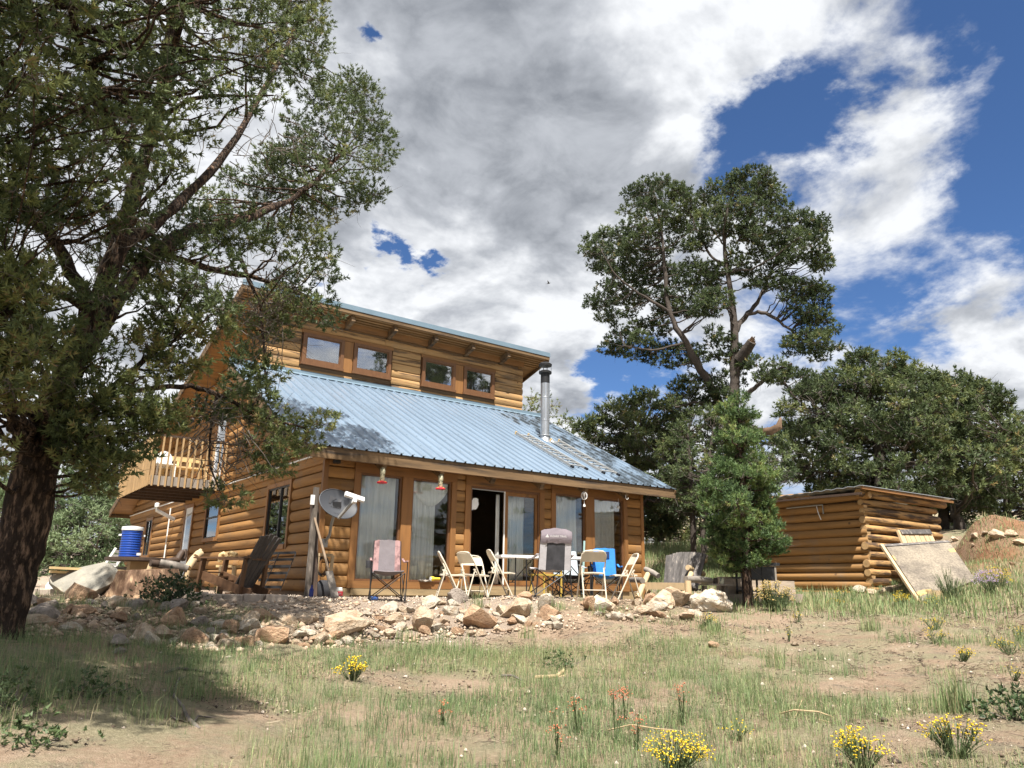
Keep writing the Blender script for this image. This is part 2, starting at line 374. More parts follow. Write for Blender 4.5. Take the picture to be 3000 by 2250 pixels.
G = lambda k: [(0, (.020*k, .030*k, .014*k)), (.45, (.049*k, .067*k, .029*k)), (.8, (.092*k, .112*k, .044*k)), (.97, (.14*k, .152*k, .056*k)), (1., (.15*k, .10*k, .05*k))]
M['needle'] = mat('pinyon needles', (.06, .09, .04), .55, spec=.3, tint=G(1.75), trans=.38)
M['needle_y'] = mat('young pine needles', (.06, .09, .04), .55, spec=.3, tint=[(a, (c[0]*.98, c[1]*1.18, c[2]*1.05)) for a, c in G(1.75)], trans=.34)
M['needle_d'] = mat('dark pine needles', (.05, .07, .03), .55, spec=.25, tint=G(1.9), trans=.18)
M['juniper'] = mat('juniper foliage', (.1, .14, .07), .6, spec=.25, tint=[(0, (.07, .105, .05)), (.5, (.15, .205, .10)), (1, (.24, .29, .16))], trans=.25)
M['shrub'] = mat('shrub leaves', (.05, .08, .04), .55, tint=[(0, (.02, .035, .015)), (.6, (.05, .085, .03)), (1, (.09, .13, .05))], trans=.2)
M['grass'] = mat('grass blades', (.1, .14, .06), .6, spec=.25, tint=[(0, (.10, .155, .068)), (.35, (.185, .255, .105)), (.58, (.285, .32, .145)), (.74, (.38, .33, .19)), (1, (.52, .43, .27))], trans=.25)
M['litter'] = mat('dry litter', (.2, .15, .1), .9, tint=[(0, (.05, .036, .028)), (.5, (.19, .14, .095)), (1, (.42, .35, .25))])
M['gravelbit'] = mat('gravel chips', (.3, .26, .24), .9, tint=[(0, (.18, .14, .11)), (.5, (.36, .295, .235)), (1, (.52, .45, .37))])

def projpx(x, y, z):
    d = np.stack([x-CAM[0], y-CAM[1], z-CAM[2]], -1); k = d@FW; k = np.where(k < .1, .1, k); return 1500+FPX*(d@RT)/k, 1125-FPX*(d@UP)/k
# ------------------------------------------------------------------ house dimensions
XO, WX, OV, EZ, YC, CH, UO, UZ, DEP, RE = .7178, 8.0, .5437, 2.5168, 4.8404, 5.2352, .49, 6.968, 18.93, 2.5336
PK = YC-UO
def zf(y): return EZ+(CH-EZ)*(y+OV)/(YC+OV)          # top of the front roof
def zr(y): return UZ+(RE-UZ)*(y-PK)/(DEP+OV-PK)      # underside of the long rear roof
# ------------------------------------------------------------------ terrain
TERR = -.05
CP = []
for px, py, d in [(1500, 2250, 5.1), (1500, 2050, 7.1), (1500, 1930, 9.3), (1500, 1875, 10.6), (1480, 1800, 11.6), (1500, 1757, 12.4),
                  (1000, 2250, 5.1), (1000, 2050, 7.0), (1000, 1900, 9.2), (1000, 1830, 10.4), (950, 1765, 11.6),
                  (500, 2250, 5.0), (500, 2050, 6.6), (500, 1920, 8.2), (450, 1840, 9.7), (400, 1775, 11.3), (300, 1748, 12.6),
                  (0, 2250, 5.0), (0, 2050, 6.2), (60, 1890, 8.0), (100, 1810, 9.8), (150, 1750, 12.),
                  (2000, 2250, 5.2), (2000, 2050, 7.4), (2000, 1900, 10.), (2000, 1830, 11.6), (2190, 1785, 13.6), (1850, 1860, 10.6), (1900, 1775, 12.8),
                  (2500, 2250, 5.3), (2500, 2050, 7.8), (2500, 1900, 10.8), (2500, 1800, 13.6), (2550, 1745, 17.4), (2700, 1760, 16.0),
                  (3000, 2250, 5.4), (3000, 2050, 8.2), (3000, 1900, 11.2), (3000, 1800, 14.0), (2900, 1710, 17.0), (3000, 1720, 16.5),
                  (2850, 1590, 21.5), (2950, 1565, 22.5), (3000, 1545, 24.), (2850, 1660, 19.), (3000, 1640, 19.5),
                  (1890, 1700, 20.), (1900, 1640, 25.), (1950, 1605, 30.), (2080, 1600, 30.)]:
    CP.append(tuple(atd(px, py, d)))
for x, y in [(0, 0), (0, -1.5), (2, -2), (2, 0), (4, 0), (6, 0), (8, 0), (4, -2), (6, -2), (8, -1.6), (-1.2, 3), (-2.4, 3), (-1, 7), (-3, 6), (-1, 11), (-1, 0), (0, 19), (8, 4), (8, 8), (4, 19), (-2, 14), (-4, 20)]:
    CP.append((x, y, TERR-(.0 if x > -2.5 else .1)))
CP += [(9.6, 2, .05), (-6, -14, -1.35), (-9, -9, -.9), (-9, -20, -1.9), (2, -18, -1.3), (-8, 0, -.7), (-9, 8, -.8), (-14, -6, -1.1), (-15, 14, -1.4), (-6, 24, -.6), (14, 30, 3.0), (22, 20, 3.4), (30, 0, 3.2), (24, -12, 1.5), (14, -16, .4), (11.5, -3.5, .18), (14, -4.2, .35), (12, 0, .4), (10, 8, .6)]
CP = np.array(CP)
def _ker(a, b): return -np.sqrt(((a[:, None, :]-b[None, :, :])**2).sum(2)+.6)
_n = len(CP); _A = np.zeros((_n+3, _n+3)); _A[:_n, :_n] = _ker(CP[:, :2], CP[:, :2])-np.eye(_n)*.06
_A[:_n, _n] = 1; _A[:_n, _n+1:] = CP[:, :2]; _A[_n, :_n] = 1; _A[_n+1:, :_n] = CP[:, :2].T
_w = np.linalg.solve(_A, np.concatenate([CP[:, 2], np.zeros(3)]))
def vnoise(x, y, seed=0):
    x = np.asarray(x, float); y = np.asarray(y, float)
    xi = np.floor(x).astype(np.int64); yi = np.floor(y).astype(np.int64); fx = x-xi; fy = y-yi
    def h(a, b):
        n = (a*374761393+b*668265263+seed*1442695041) & 0x7fffffff
        n = ((n ^ (n >> 13))*1274126177) & 0x7fffffff; return ((n ^ (n >> 16)) & 0xffff)/65535.
    sx = fx*fx*(3-2*fx); sy = fy*fy*(3-2*fy)
    return (h(xi, yi)*(1-sx)+h(xi+1, yi)*sx)*(1-sy)+(h(xi, yi+1)*(1-sx)+h(xi+1, yi+1)*sx)*sy
def fbm(x, y, sc, seed=0, oct=4):
    s = 0; a = .5
    for i in range(oct): s = s+a*vnoise(np.asarray(x)*sc+i*17.3, np.asarray(y)*sc-i*9.1, seed+i); a *= .5; sc *= 2.1
    return s/(1-.5**oct)
def ground(x, y):
    x = np.atleast_1d(np.asarray(x, float)); y = np.atleast_1d(np.asarray(y, float)); sh = x.shape
    q = np.stack([x.ravel(), y.ravel()], 1); out = np.empty(len(q))
    for i in range(0, len(q), 20000):
        s = q[i:i+20000]; out[i:i+20000] = _ker(s, CP[:, :2])@_w[:_n]+_w[_n]+s@_w[_n+1:]
    z = out.reshape(sh)
    r = np.hypot(x-2, y-2); k = np.clip((r-30)/50, 0, 1); far = 1.5+1.2*np.sin(x*.02)+.8*np.cos(y*.017)+np.clip(x, -80, 120)*.02
    z = z*(1-k)+far*k
    inside = (x > -.05) & (x < 8.05) & (y > -.02) & (y < 19); z = np.where(inside, TERR-.05, z)
    return z
def gz(x, y): return float(ground(x, y)[0])
def atg(px, py, d0=4., d1=60.):
    r = ray(px, py); ds = np.geomspace(d0, d1, 260); P = CAM+ds[:, None]*r
    g = ground(P[:, 0], P[:, 1]); below = np.nonzero(P[:, 2] < g)[0]
    if len(below) == 0: return None
    k = below[0]
    if k == 0: return P[0]
    a = P[k-1, 2]-g[k-1]; b = g[k]-P[k, 2]; t = a/(a+b); return P[k-1]*(1-t)+P[k]*t
def onterr(p):      # put a point down on the ground
    p = np.array(p, float); p[2] = gz(p[0], p[1]); return p
def axis(lo, hi, f0, f1, fine, grow=1.16):
    a = list(np.arange(f0, f1+1e-6, fine)); s = fine; v = f1
    while v < hi: s *= grow; v += s; a.append(v)
    s = fine; v = f0
    while v > lo: s *= grow; v -= s; a.insert(0, v)
    return np.array(a)
gx = axis(-700, 900, -10, 16, .135); gy = axis(-300, 1200, -10.5, 1.5, .115)
GX, GY = np.meshgrid(gx, gy, indexing='ij'); GZ = ground(GX, GY)
near = np.exp(-(np.hypot(GX-2, GY+5)/26)**2)
pat = np.clip((GZ-TERR+.03)/.03, 0, 1)*0
rough = (fbm(GX, GY, 1.3, 3)-.5)*.10+(fbm(GX, GY, 5., 5)-.5)*.05
flat = ((GX > -3.2) & (GX < 9) & (GY > -2.6)).astype(float)
GZ2 = GZ+rough*near*(1-.8*flat)
V = np.stack([GX, GY, GZ2], -1).reshape(-1, 3); a, b = GX.shape
I = np.arange(a*b).reshape(a, b); F = np.stack([I[:-1, :-1], I[1:, :-1], I[1:, 1:], I[:-1, 1:]], -1).reshape(-1, 4)
# gravel on the terrace, red earth on the bank
def terrace_mask(x, y):
    x = np.asarray(x, float); y = np.asarray(y, float)
    n = (fbm(x, y, 1.1, 21)-.5)*1.0
    e = np.interp(x, [-4, -2.5, -1.3, 0, 1.5, 3.5, 5.5, 7.5, 9.2, 10.5], [2, -.6, -4.3, -4.5, -3.9, -3.2, -2.9, -2.6, -1.2, 2])
    return np.clip((y-e+n*.5)/.35+.5, 0, 1)*np.clip((10-x)/.8, 0, 1)*np.clip((x+3.6)/.8, 0, 1)
def soil_mat():
    m_ = bpy.data.materials.new('dry soil'); m_.use_nodes = True; nt = m_.node_tree; N = nt.nodes.new; L = nt.links.new
    b = nt.nodes['Principled BSDF']; b.inputs['Roughness'].default_value = .95; b.inputs['Specular IOR Level'].default_value = .15
    tc = N('ShaderNodeTexCoord'); V_ = tc.outputs['Object']
    def noise(s, d=8, r=.62):
        n = N('ShaderNodeTexNoise'); n.inputs['Scale'].default_value = s; n.inputs['Detail'].default_value = d; n.inputs['Roughness'].default_value = r; L(V_, n.inputs['Vector']); return n.outputs['Fac']
    def rmp(f, els):
        c = N('ShaderNodeValToRGB'); L(f, c.inputs[0]); e = c.color_ramp.elements
        e[0].position, e[0].color = els[0][0], (*els[0][1], 1); e[1].position, e[1].color = els[-1][0], (*els[-1][1], 1)
        for p_, c_ in els[1:-1]: k = e.new(p_); k.color = (*c_, 1)
        return c.outputs[0]
    def mix(f, a, c):
        x = N('ShaderNodeMix'); x.data_type = 'RGBA'; L(f, x.inputs[0]); L(a, x.inputs[6]); L(c, x.inputs[7]); return x.outputs[2]
    def at(nm): x = N('ShaderNodeAttribute'); x.attribute_name = nm; return x.outputs['Fac']
    def step(f, lo, hi):
        x = N('ShaderNodeMapRange'); x.interpolation_type = 'SMOOTHSTEP'; L(f, x.inputs[0]); x.inputs[1].default_value = lo; x.inputs[2].default_value = hi; return x.outputs[0]
    soil = rmp(noise(1.6), [(.25, (0.265, 0.181, 0.122)), (.45, (0.404, 0.282, 0.192)), (.6, (0.499, 0.366, 0.260)), (.8, (0.594, 0.467, 0.350))])
    fine = rmp(noise(26, 6, .7), [(.3, (0.192, 0.133, 0.090)), (.5, (0.425, 0.314, 0.223)), (.72, (0.616, 0.499, 0.382))])
    litter = rmp(noise(60, 4, .7), [(.3, (0.106, 0.079, 0.059)), (.55, (0.350, 0.282, 0.201)), (.75, (0.573, 0.488, 0.361))])
    green = rmp(noise(40, 6, .75), [(.3, (.14, .15, .08)), (.5, (.33, .31, .19)), (.72, (.52, .46, .31))])
    x = N('ShaderNodeMix'); x.data_type = 'RGBA'; x.inputs[0].default_value = .45; L(soil, x.inputs[6]); L(fine, x.inputs[7]); c = x.outputs[2]
    c = mix(step(noise(2.3, 9, .7), .50, .62), c, litter)
    gm = N('ShaderNodeMath'); gm.operation = 'MULTIPLY'; L(step(noise(1.1, 8, .65), .42, .60), gm.inputs[0]); L(at('lush'), gm.inputs[1])
    c = mix(gm.outputs[0], c, green)
    red = rmp(noise(4, 8, .7), [(.3, (0.212, 0.090, 0.048)), (.6, (0.361, 0.181, 0.095)), (.8, (0.478, 0.298, 0.181))])
    c = mix(at('red'), c, red)
    gr = rmp(noise(70, 3, .75), [(.28, (0.176, 0.134, 0.105)), (.5, (0.429, 0.346, 0.276)), (.72, (0.643, 0.544, 0.434))])
    gr2 = rmp(noise(2.2, 6, .6), [(.3, (0.409, 0.295, 0.204)), (.7, (0.526, 0.420, 0.325))])
    x = N('ShaderNodeMix'); x.data_type = 'RGBA'; x.inputs[0].default_value = .4; L(gr, x.inputs[6]); L(gr2, x.inputs[7])
    c = mix(at('gravel'), c, x.outputs[2])
    L(c, b.inputs['Base Color'])
    bn = N('ShaderNodeBump'); bn.inputs['Distance'].default_value = .05; ad = N('ShaderNodeMath'); L(noise(22, 8, .7), ad.inputs[0]); L(noise(90, 3, .7), ad.inputs[1])
    L(ad.outputs[0], bn.inputs['Height']); L(bn.outputs[0], b.inputs['Normal'])
    return m_
gobj = array_mesh('ground', V, F, soil_mat(), smooth=True)
def vattr(me, nm, val):
    at = me.attributes.new(nm, 'FLOAT', 'POINT'); at.data.foreach_set('value', np.asarray(val, np.float32).ravel())
vattr(gobj.data, 'gravel', terrace_mask(GX, GY))
_rb = [atd(2900, 1600, 21.5), atd(2960, 1660, 19.)]
red = sum(np.exp(-((GX-p[0])**2+(GY-p[1])**2)/s) for p, s in ((_rb[0], 2.6), (_rb[1], 2.6)))
vattr(gobj.data, 'red', np.clip(red*1.1-.15, 0, .85)*np.clip(fbm(GX, GY, 1.4, 8)*2.6-.5, 0, 1))
vattr(gobj.data, 'lush', np.clip(1.2-terrace_mask(GX, GY)*2, 0, 1)*np.where(np.hypot(GX-2, GY) > 16, 1.5, .75))
tag(gobj, kind='structure')
# ------------------------------------------------------------------ the log house
house = thing('log_house', 'two storey honey brown log house with blue metal roof and row of upper windows', 'house', (0, 0, TERR))
def log(p, q, out, h, mat_, parent, bulge=.055, name='log', n=6):
    p = np.array(p, float); q = np.array(q, float); out = np.array(out, float); up = np.array([0, 0, 1.])
    h = h*(1+random.uniform(-.02, .01)); bulge *= random.uniform(.85, 1.12); j = out*random.uniform(-.006, .006)
    prof = []
    for k in range(n+1):
        t = math.pi*k/n; s = math.sin(t); prof.append((bulge*s**.75, -math.cos(t)*h/2))
    prof = [(-.03, h/2)]+prof[::-1]+[(-.03, -h/2)]
    vs = [p+out*o+up*z+j for o, z in prof]+[q+out*o+up*z+j for o, z in prof]; m_ = len(prof)
    fs = [(i, i+1, m_+i+1, m_+i) for i in range(m_-1)]
    if np.dot(np.cross(q-p, up), out) < 0: fs = [f[::-1] for f in fs]
    fs += [tuple(range(m_)), tuple(range(2*m_-1, m_-1, -1))]
    return MB().add(vs, fs).build(name, mat_, parent, smooth=40)
def spans(lo, hi, cuts, joints=0):
    cuts = sorted(cuts); out = []; a = lo
    for c0, c1 in cuts:
        if c0 > a+.05: out.append((a, min(c0, hi)))
        a = max(a, c1)
    if a < hi-.05: out.append((a, hi))
    if joints:
        r = []
        for s, e in out:
            while e-s > joints*1.5:
                j = s+joints*random.uniform(.7, 1.25); r.append((s, j)); s = j+.004
            r.append((s, e))
        out = r
    return out
LH = .215
# front wall
fw_mb = MB()
Tz0, Tz1 = .236, 2.178
for x0, x1, z0, z1 in [(.06, .60, -.05, 2.62), (.60, 2.70, -.05, .20), (.60, 2.70, 2.22, 2.62), (1.56, 1.73, .2, 2.22), (2.70, 3.08, -.05, 2.62), (3.08, 4.93, 2.18, 2.62), (3.08, 4.93, -.05, .15), (4.93, 5.30, -.05, 2.62), (5.30, 7.44, -.05, .20), (5.30, 7.44, 2.22, 2.62), (6.24, 6.45, .2, 2.22), (7.44, 7.94, -.05, 2.62)]:
    fw_mb.box((x0, .02, z0), (x1, .16, z1))
fwall = fw_mb.build('front_wall', M['inner'], house)
for i in range(11):
    z = .1+LH*(i+.5)
    if z > 2.36: break
    for x0, x1 in ((.0, .53), (2.765, 2.975), (5.015, 5.215), (7.525, 8.0)):
        log((x0, 0, z), (x1, 0, z), (0, -1, 0), LH, M['log_x'], fwall, .05)
MB().box((-.02, -.045, -.12), (8.02, .03, .095)).build('base_board', M['sill'], house)
for x0, x1 in ((-.06, 2.3), (2.305, 5.1), (5.105, 8.06)):
    MB().box((x0, -.075, 2.355), (x1, .0, 2.60)).build('frieze_beam', M['trim_x'], house)
def trimv(x0, x1, z0, z1, y=-.07): return MB().box((x0, y, z0), (x1, .02, z1)).build('trim_board', M['trim'], fwall)
def trimh(x0, x1, z0, z1, y=-.075, m_='trim_x'): return MB().box((x0, y, z0), (x1, .02, z1)).build('trim_board', M[m_], fwall)
# trims around the three openings
trimh(.53, 2.765, 2.185, 2.35); trimh(.53, 2.765, .10, .228, -.085)
for a_, b_ in ((.53, .655), (1.535, 1.757), (2.645, 2.765)): trimv(a_, b_, .23, 2.183)
trimh(2.975, 5.015, 2.155, 2.35); trimh(2.975, 5.015, .10, .172, -.16, 'sill'); trimh(3.05, 4.95, .0, .097, -.22, 'sill')
for a_, b_ in ((2.975, 3.10), (4.89, 5.015)): trimv(a_, b_, .174, 2.153)
trimh(5.215, 7.525, 2.185, 2.35); trimh(5.215, 7.525, .10, .228, -.085)
for a_, b_ in ((5.215, 5.335), (6.215, 6.475), (7.405, 7.525)): trimv(a_, b_, .23, 2.183)
trimh(.6, 2.7, -.02, .092, -.1, 'sill')
def curtain(x0, x1, z0, z1, y, parent, folds=7, amp=.036):
    n = 40; g = []
    ph = [random.uniform(0, 6) for _ in range(3)]
    for i in range(n+1):
        t = i/n; row = []
        for j in range(7):
            s = j/6; a_ = amp*(.6+.5*s)
            yy = y+a_*math.sin(t*folds*6.28+ph[0]+.3*math.sin(s*3+ph[1]))+a_*.5*math.sin(t*folds*2.7*6.28+ph[2]+s)
            row.append((x0+(x1-x0)*t, yy, z1+(z0-z1)*s))
        g.append(row)
    return MB().sheet(g, .003).build('curtain', M['curtain'], parent, smooth=180)
def window(x0, x1, z0, z1, y=-.0, mat_='glass', fr=.035, par=None, cur=None, folds=7):
    w = MB()
    for a_, b_ in (((x0, y-.03, z0), (x0+fr, y+.05, z1)), ((x1-fr, y-.03, z0), (x1, y+.05, z1)), ((x0+fr, y-.03, z0), (x1-fr, y+.05, z0+fr)), ((x0+fr, y-.03, z1-fr), (x1-fr, y+.05, z1))): w.box(a_, b_)
    o = w.build('window', M['sash'], par or house)
    MB().box((x0+fr, y+.005, z0+fr), (x1-fr, y+.011, z1-fr)).build('pane', M[mat_], o)
    if cur: curtain(cur[0], cur[1], z0+.02, z1-.015, y+.085, o, folds)
    return o
w1 = window(.657, 1.533, .23, 2.183, cur=(.68, 1.47), folds=6)
w2 = window(1.759, 2.643, .23, 2.183, cur=(1.79, 2.33), folds=5)
# swag over the second window
g = []
for i in range(13):
    t = i/12; row = []
    for j in range(7):
        s = j/6; drop = .10+.34*(1-(2*t-1)**2)*s+.05*s
        row.append((1.79+.83*t, .055-.012*math.sin(s*9), 2.16-drop*(.2+.8*s)))
    g.append(row)
MB().sheet(g, .003).build('swag_curtain', M['curtain'], w2, smooth=180)
window(5.337, 6.213, .23, 2.183, cur=(5.37, 6.06), folds=6)
window(6.477, 7.403, .23, 2.183, cur=(6.52, 7.22), folds=6)
# sliding door
door = MB()
for a_, b_ in (((3.102, -.05, .174), (3.14, .06, 2.153)), ((4.85, -.05, .174), (4.888, .06, 2.153)), ((3.14, -.05, 2.11), (4.85, .06, 2.153)), ((3.14, -.05, .174), (4.85, .06, .20))): door.box(a_, b_)
door = door.build('sliding_door', M['sash'], house)
fp = MB()
for a_, b_ in (((3.98, -.02, .202), (4.07, .03, 2.108)), ((4.79, -.02, .202), (4.848, .03, 2.108)), ((4.07, -.02, .202), (4.79, .03, .29)), ((4.07, -.02, 2.03), (4.79, .03, 2.108))): fp.box(a_, b_)
fp.build('door_panel', M['trim'], door); MB().box((4.07, .0, .29), (4.79, .006, 2.03)).build('pane', M['glass'], door)
curtain(4.1, 4.6, .22, 2.06, .14, door, 5)
MB().box((3.952, -.045, .2), (3.976, -.022, 2.108)).build('screen_frame', M['white'], door)
MB().box((3.15, -.035, 2.09), (3.95, -.02, 2.107)).build('screen_rail', M['alu'], door)
cut = MB(); cc = np.array(aty(*Z3(1790, 590), -.0)); 
for ox, oz, rx, rz in ((0, 0, .10, .11), (-.09, -.09, .06, .045), (.02, .09, .07, .045), (-.13, -.13, .03, .06)):
    cut.prism([(cc[0]+ox+rx*math.cos(t)*(1+.15*math.sin(3*t)), -.012-.002*len(cut.v)/20, cc[2]+oz+rz*math.sin(t)) for t in np.linspace(0, 2*math.pi, 11)[:-1]], (0, .004, 0))
cut.build('paper_decoration', M['white'], door)
curtain(3.86, 3.95, .22, 2.05, .12, door, 1, .015)
# rooms behind the front windows
MB().box((.1, .17, .0), (7.9, 4.7, .14)).build('floor', M['inner'], house)
MB().box((.06, 4.70, .0), (7.94, 4.8, 5.05)).build('inner_wall', M['inner'], house)
# side walls and gable
def gable_poly(x):
    pts = [(0.0, TERR-.1), (DEP, TERR-.1), (DEP, zr(DEP)-.02), (YC, zr(YC)-.02), (YC, zf(YC)-.16), (.0, zf(0)-.16)]
    return [(x, y, z) for y, z in pts]
swall = MB().prism(gable_poly(.05), (.12, 0, 0)).build('side_wall', M['inner'], house)
MB().prism(gable_poly(7.85), (.13, 0, 0)).build('side_wall', M['log_y'], house)
MB().box((.17, DEP-.15, TERR-.1), (7.85, DEP, zr(DEP))).build('rear_wall', M['log_x'], house)
def sidepx(*q): return [tuple(atx(*Z1(*p), 0)) for p in q]
bdr = sidepx((740, 395), (830, 620))
bd0, bd1 = 6.95, 7.85
SO = [(1.61, 3.12, .79, 2.19), (6.62, 8.05, 1.12, 2.32), (9.30, 10.30, -.2, 2.30), (14.65, 15.85, .85, 2.24), (bd0-.08, bd1+.08, 2.55, 4.56)]
i = 0; z = .02
while True:
    zc_ = z+LH/2
    if zc_ > 6.9: break
    def lim(zz):
        y0 = 0. if zz < zf(0)-.2 else (zz+.18-EZ)/(CH-EZ)*(YC+OV)-OV
        if zz > zf(YC)-.18: y0 = YC
        y1 = DEP if zz < zr(DEP) else PK+(zz-UZ)*(DEP+OV-PK)/(RE-UZ)
        return y0, min(y1, DEP)
    y0, y1 = lim(zc_)
    if y1-y0 > .1 and not (2.30 < zc_ < 2.48):
        cuts = [(a_, b_) for a_, b_, c_, d_ in SO if zc_ > c_+.03 and zc_ < d_-.03]
        for s, e in spans(y0, y1, cuts, 5.2): log((0.05, s, zc_), (0.05, e, zc_), (-1, 0, 0), LH, M['log_y'], swall, .082)
    z += LH
MB().box((-.055, -.03, 2.30), (.05, DEP, 2.47)).build('band_beam', M['log_y'], house)
MB().box((-.085, -.05, 2.47), (.05, DEP, 2.495)).build('drip_edge', M['white'], house)
MB().beam((-.03, -.03, -.05), (-.03, -.03, 2.34), .09, .09, (0, 1, 0)).build('corner_board', M['trim'], house)
MB().beam((8.02, -.02, -.05), (8.02, -.02, 2.5), .09, .09, (0, 1, 0)).build('corner_board', M['trim'], house)
def side_window(y0, y1, z0, z1, split=None, hor=None, tr=.09, matg='glass_side'):
    t = MB()
    t.box((-.05, y0-tr, z0-tr), (.05, y0, z1+tr)).box((-.05, y1, z0-tr), (.05, y1+tr, z1+tr)).box((-.05, y0, z1), (.05, y1, z1+tr)).box((-.07, y0, z0-tr), (.05, y1, z0))
    o = t.build('side_window', M['trim'], house)
    f_ = MB(); k = .03
    f_.box((-.03, y0, z0), (.04, y0+k, z1)).box((-.03, y1-k, z0), (.04, y1, z1)).box((-.03, y0+k, z0), (.04, y1-k, z0+k)).box((-.03, y0+k, z1-k), (.04, y1-k, z1))
    if split: f_.box((-.034, split-.02, z0+k), (.04, split+.02, z1-k))
    if hor: f_.box((-.034, y0+k, hor-.02), (.04, y1-k, hor+.02))
    f_.build('frame', M['black'], o)
    MB().box((-.006, y0+k, z0+k), (0, y1-k, z1-k)).build('pane', M[matg], o)
    MB().box((.036, y0+k, z0+k), (.049, y1-k, z1-k)).build('dark_backing', M['interior'], o)  # dark board in place of the unlit room behind the pane
    return o
side_window(1.7255, 3.007, .897, 2.077, split=2.25)
side_window(6.75, 7.93, 1.23, 2.22, hor=1.75)
side_window(14.78, 15.7, .95, 2.12, split=15.2)
t = MB().box((-.05, 9.30, -.03), (.05, 9.40, 2.26)).box((-.05, 10.2, -.03), (.05, 10.30, 2.26)).box((-.05, 9.40, 2.17), (.05, 10.2, 2.26)).build('side_door', M['trim'], house)
MB().box((-.03, 9.4, .0), (.04, 10.2, 2.17)).build('door_leaf', M['whiteplastic'], t)
MB().box((-.034, 9.52, .95), (-.031, 10.08, 2.0)).build('pane', M['glass_side'], t)
MB().tube([(-.03, 9.5, 1.0), (-.08, 9.5, 1.0), (-.08, 9.6, 1.0)], .012).build('handle', M['steel'], t)
t = MB().box((-.05, bd0-.07, 2.56), (.05, bd0, 4.5)).box((-.05, bd1, 2.56), (.05, bd1+.07, 4.5)).box((-.05, bd0, 4.43), (.05, bd1, 4.5)).build('balcony_door', M['trim'], house)
MB().box((-.02, bd0, 2.56), (.045, bd1, 4.43)).build('door_leaf', M['whiteplastic'], t); MB().box((-.026, bd0+.14, 3.0), (-.022, bd1-.14, 4.25)).build('pane', M['glass_side'], t)
# front roof
X0, X1 = -XO, WX+XO
roof = MB().prism([(X0+.02, -OV+.05, zf(-OV+.05)-.035), (X0+.02, YC-.02, zf(YC-.02)-.035), (X0+.02, YC-.02, zf(YC-.02)-.15), (X0+.02, -OV+.05, zf(-OV+.05)-.15)], (X1-X0-.04, 0, 0)).build('roof', M['soffit'], house)
sl = math.atan((CH-EZ)/(YC+OV)); UPN = np.array([0, -math.sin(sl), math.cos(sl)]); ALONG = np.array([0, math.cos(sl), math.sin(sl)])
def panel_mesh(w, ribs, L_, name):
    prof = []; s = w/ribs
    for k in range(ribs):
        b_ = k*s
        prof += [(b_, 0), (b_+s*.10, 0), (b_+s*.15, .032), (b_+s*.27, .032), (b_+s*.32, 0), (b_+s*.62, .001), (b_+s*.66, .004), (b_+s*.70, .001)]
    prof.append((w, 0)); vs = []; n = len(prof)
    for l in (0, L_):
        for x, h in prof: vs.append((x, l, h))
    for l in (0, L_):
        for x, h in prof: vs.append((x, l, h-.008))
    fs = [(i, i+1, n+i+1, n+i) for i in range(n-1)]+[(2*n+i, 3*n+i, 3*n+i+1, 2*n+i+1) for i in range(n-1)]+[(i, 2*n+i, 2*n+i+1, i+1) for i in range(n-1)]+[(n+i, n+i+1, 3*n+i+1, 3*n+i) for i in range(n-1)]
    me = bpy.data.meshes.new(name); me.from_pydata(vs, [], fs); me.materials.append(M['roof']); me.update(); return me
PW = (X1-X0)/10; LEN = math.hypot(YC+OV, CH-EZ)-.02
pm = panel_mesh(PW, 4, LEN, 'roof_panel'); pms = pm.copy(); pms.materials[0] = M['roof_stain']
for k in range(10):
    o = bpy.data.objects.new('roof_panel', pms if k > 7 else pm); COL.objects.link(o); o.parent = roof
    p = np.array([X0+k*PW, -OV, zf(-OV)])+UPN*(-.0+.0012*(k % 2)); o.location = tuple(p-ORG[house.name]); o.rotation_euler = (sl, 0, 0); ORG[o.name] = ORG[house.name]
sc_mb = MB()
for r in range(9):
    for k in range(40):
        x = X0+.02+k*PW/4+PW/4*.5; l = .12+r*LEN/8.6
        c_ = np.array([x, -OV, zf(-OV)])+ALONG*l; sc_mb.lathe(c_, [(.015, 0), (.015, .010), (.005, .016)], 5, UPN)
tag(sc_mb.build('roof_screws', M['flash'], roof), kind='stuff')
MB().beam((X0+.02, YC+.0, zf(YC)+.035), (X1-.02, YC+.0, zf(YC)+.035), .05, .13).build('wall_flashing', M['flash'], house)
MB().beam((X0+.0, YC-.10, zf(YC-.1)+.028), (X1, YC-.10, zf(YC-.1)+.028), .16, .012, UPN).build('wall_flashing', M['flash'], house)
# fascia and rafter tails of the lower eave
for a_, b_ in ((X0+.0, 4.35), (4.354, X1-.0)):
    MB().box((a_, -OV+.03, EZ-.215), (b_, -OV+.085, EZ-.012)).build('fascia', M['fascia'], house)
EAVE_PX = [Z3(905, 205), Z3(1465, 265), Z3(1965, 310), Z4(655, 150), Z4(1140, 205), Z4(1575, 265), Z4(1980, 345)]
TAILX = [float(aty(px, py, -.4)[0]) for px, py in EAVE_PX]
for x in TAILX:
    MB().beam((x, -OV+.09, zf(-OV)-.26), (x, .03, zf(.03)-.26), .09, .18, UPN).build('rafter', M['fascia'], house)
def rake(p, q, h=.19): return MB().beam(p, q, .045, h, (0, 0, 1)).build('rake_board', M['fascia'], house)
for x in (X0+.0225, X1-.0225):
    rake((x, -OV+.03, zf(-OV)-.12), (x, YC-.03, zf(YC)-.14))
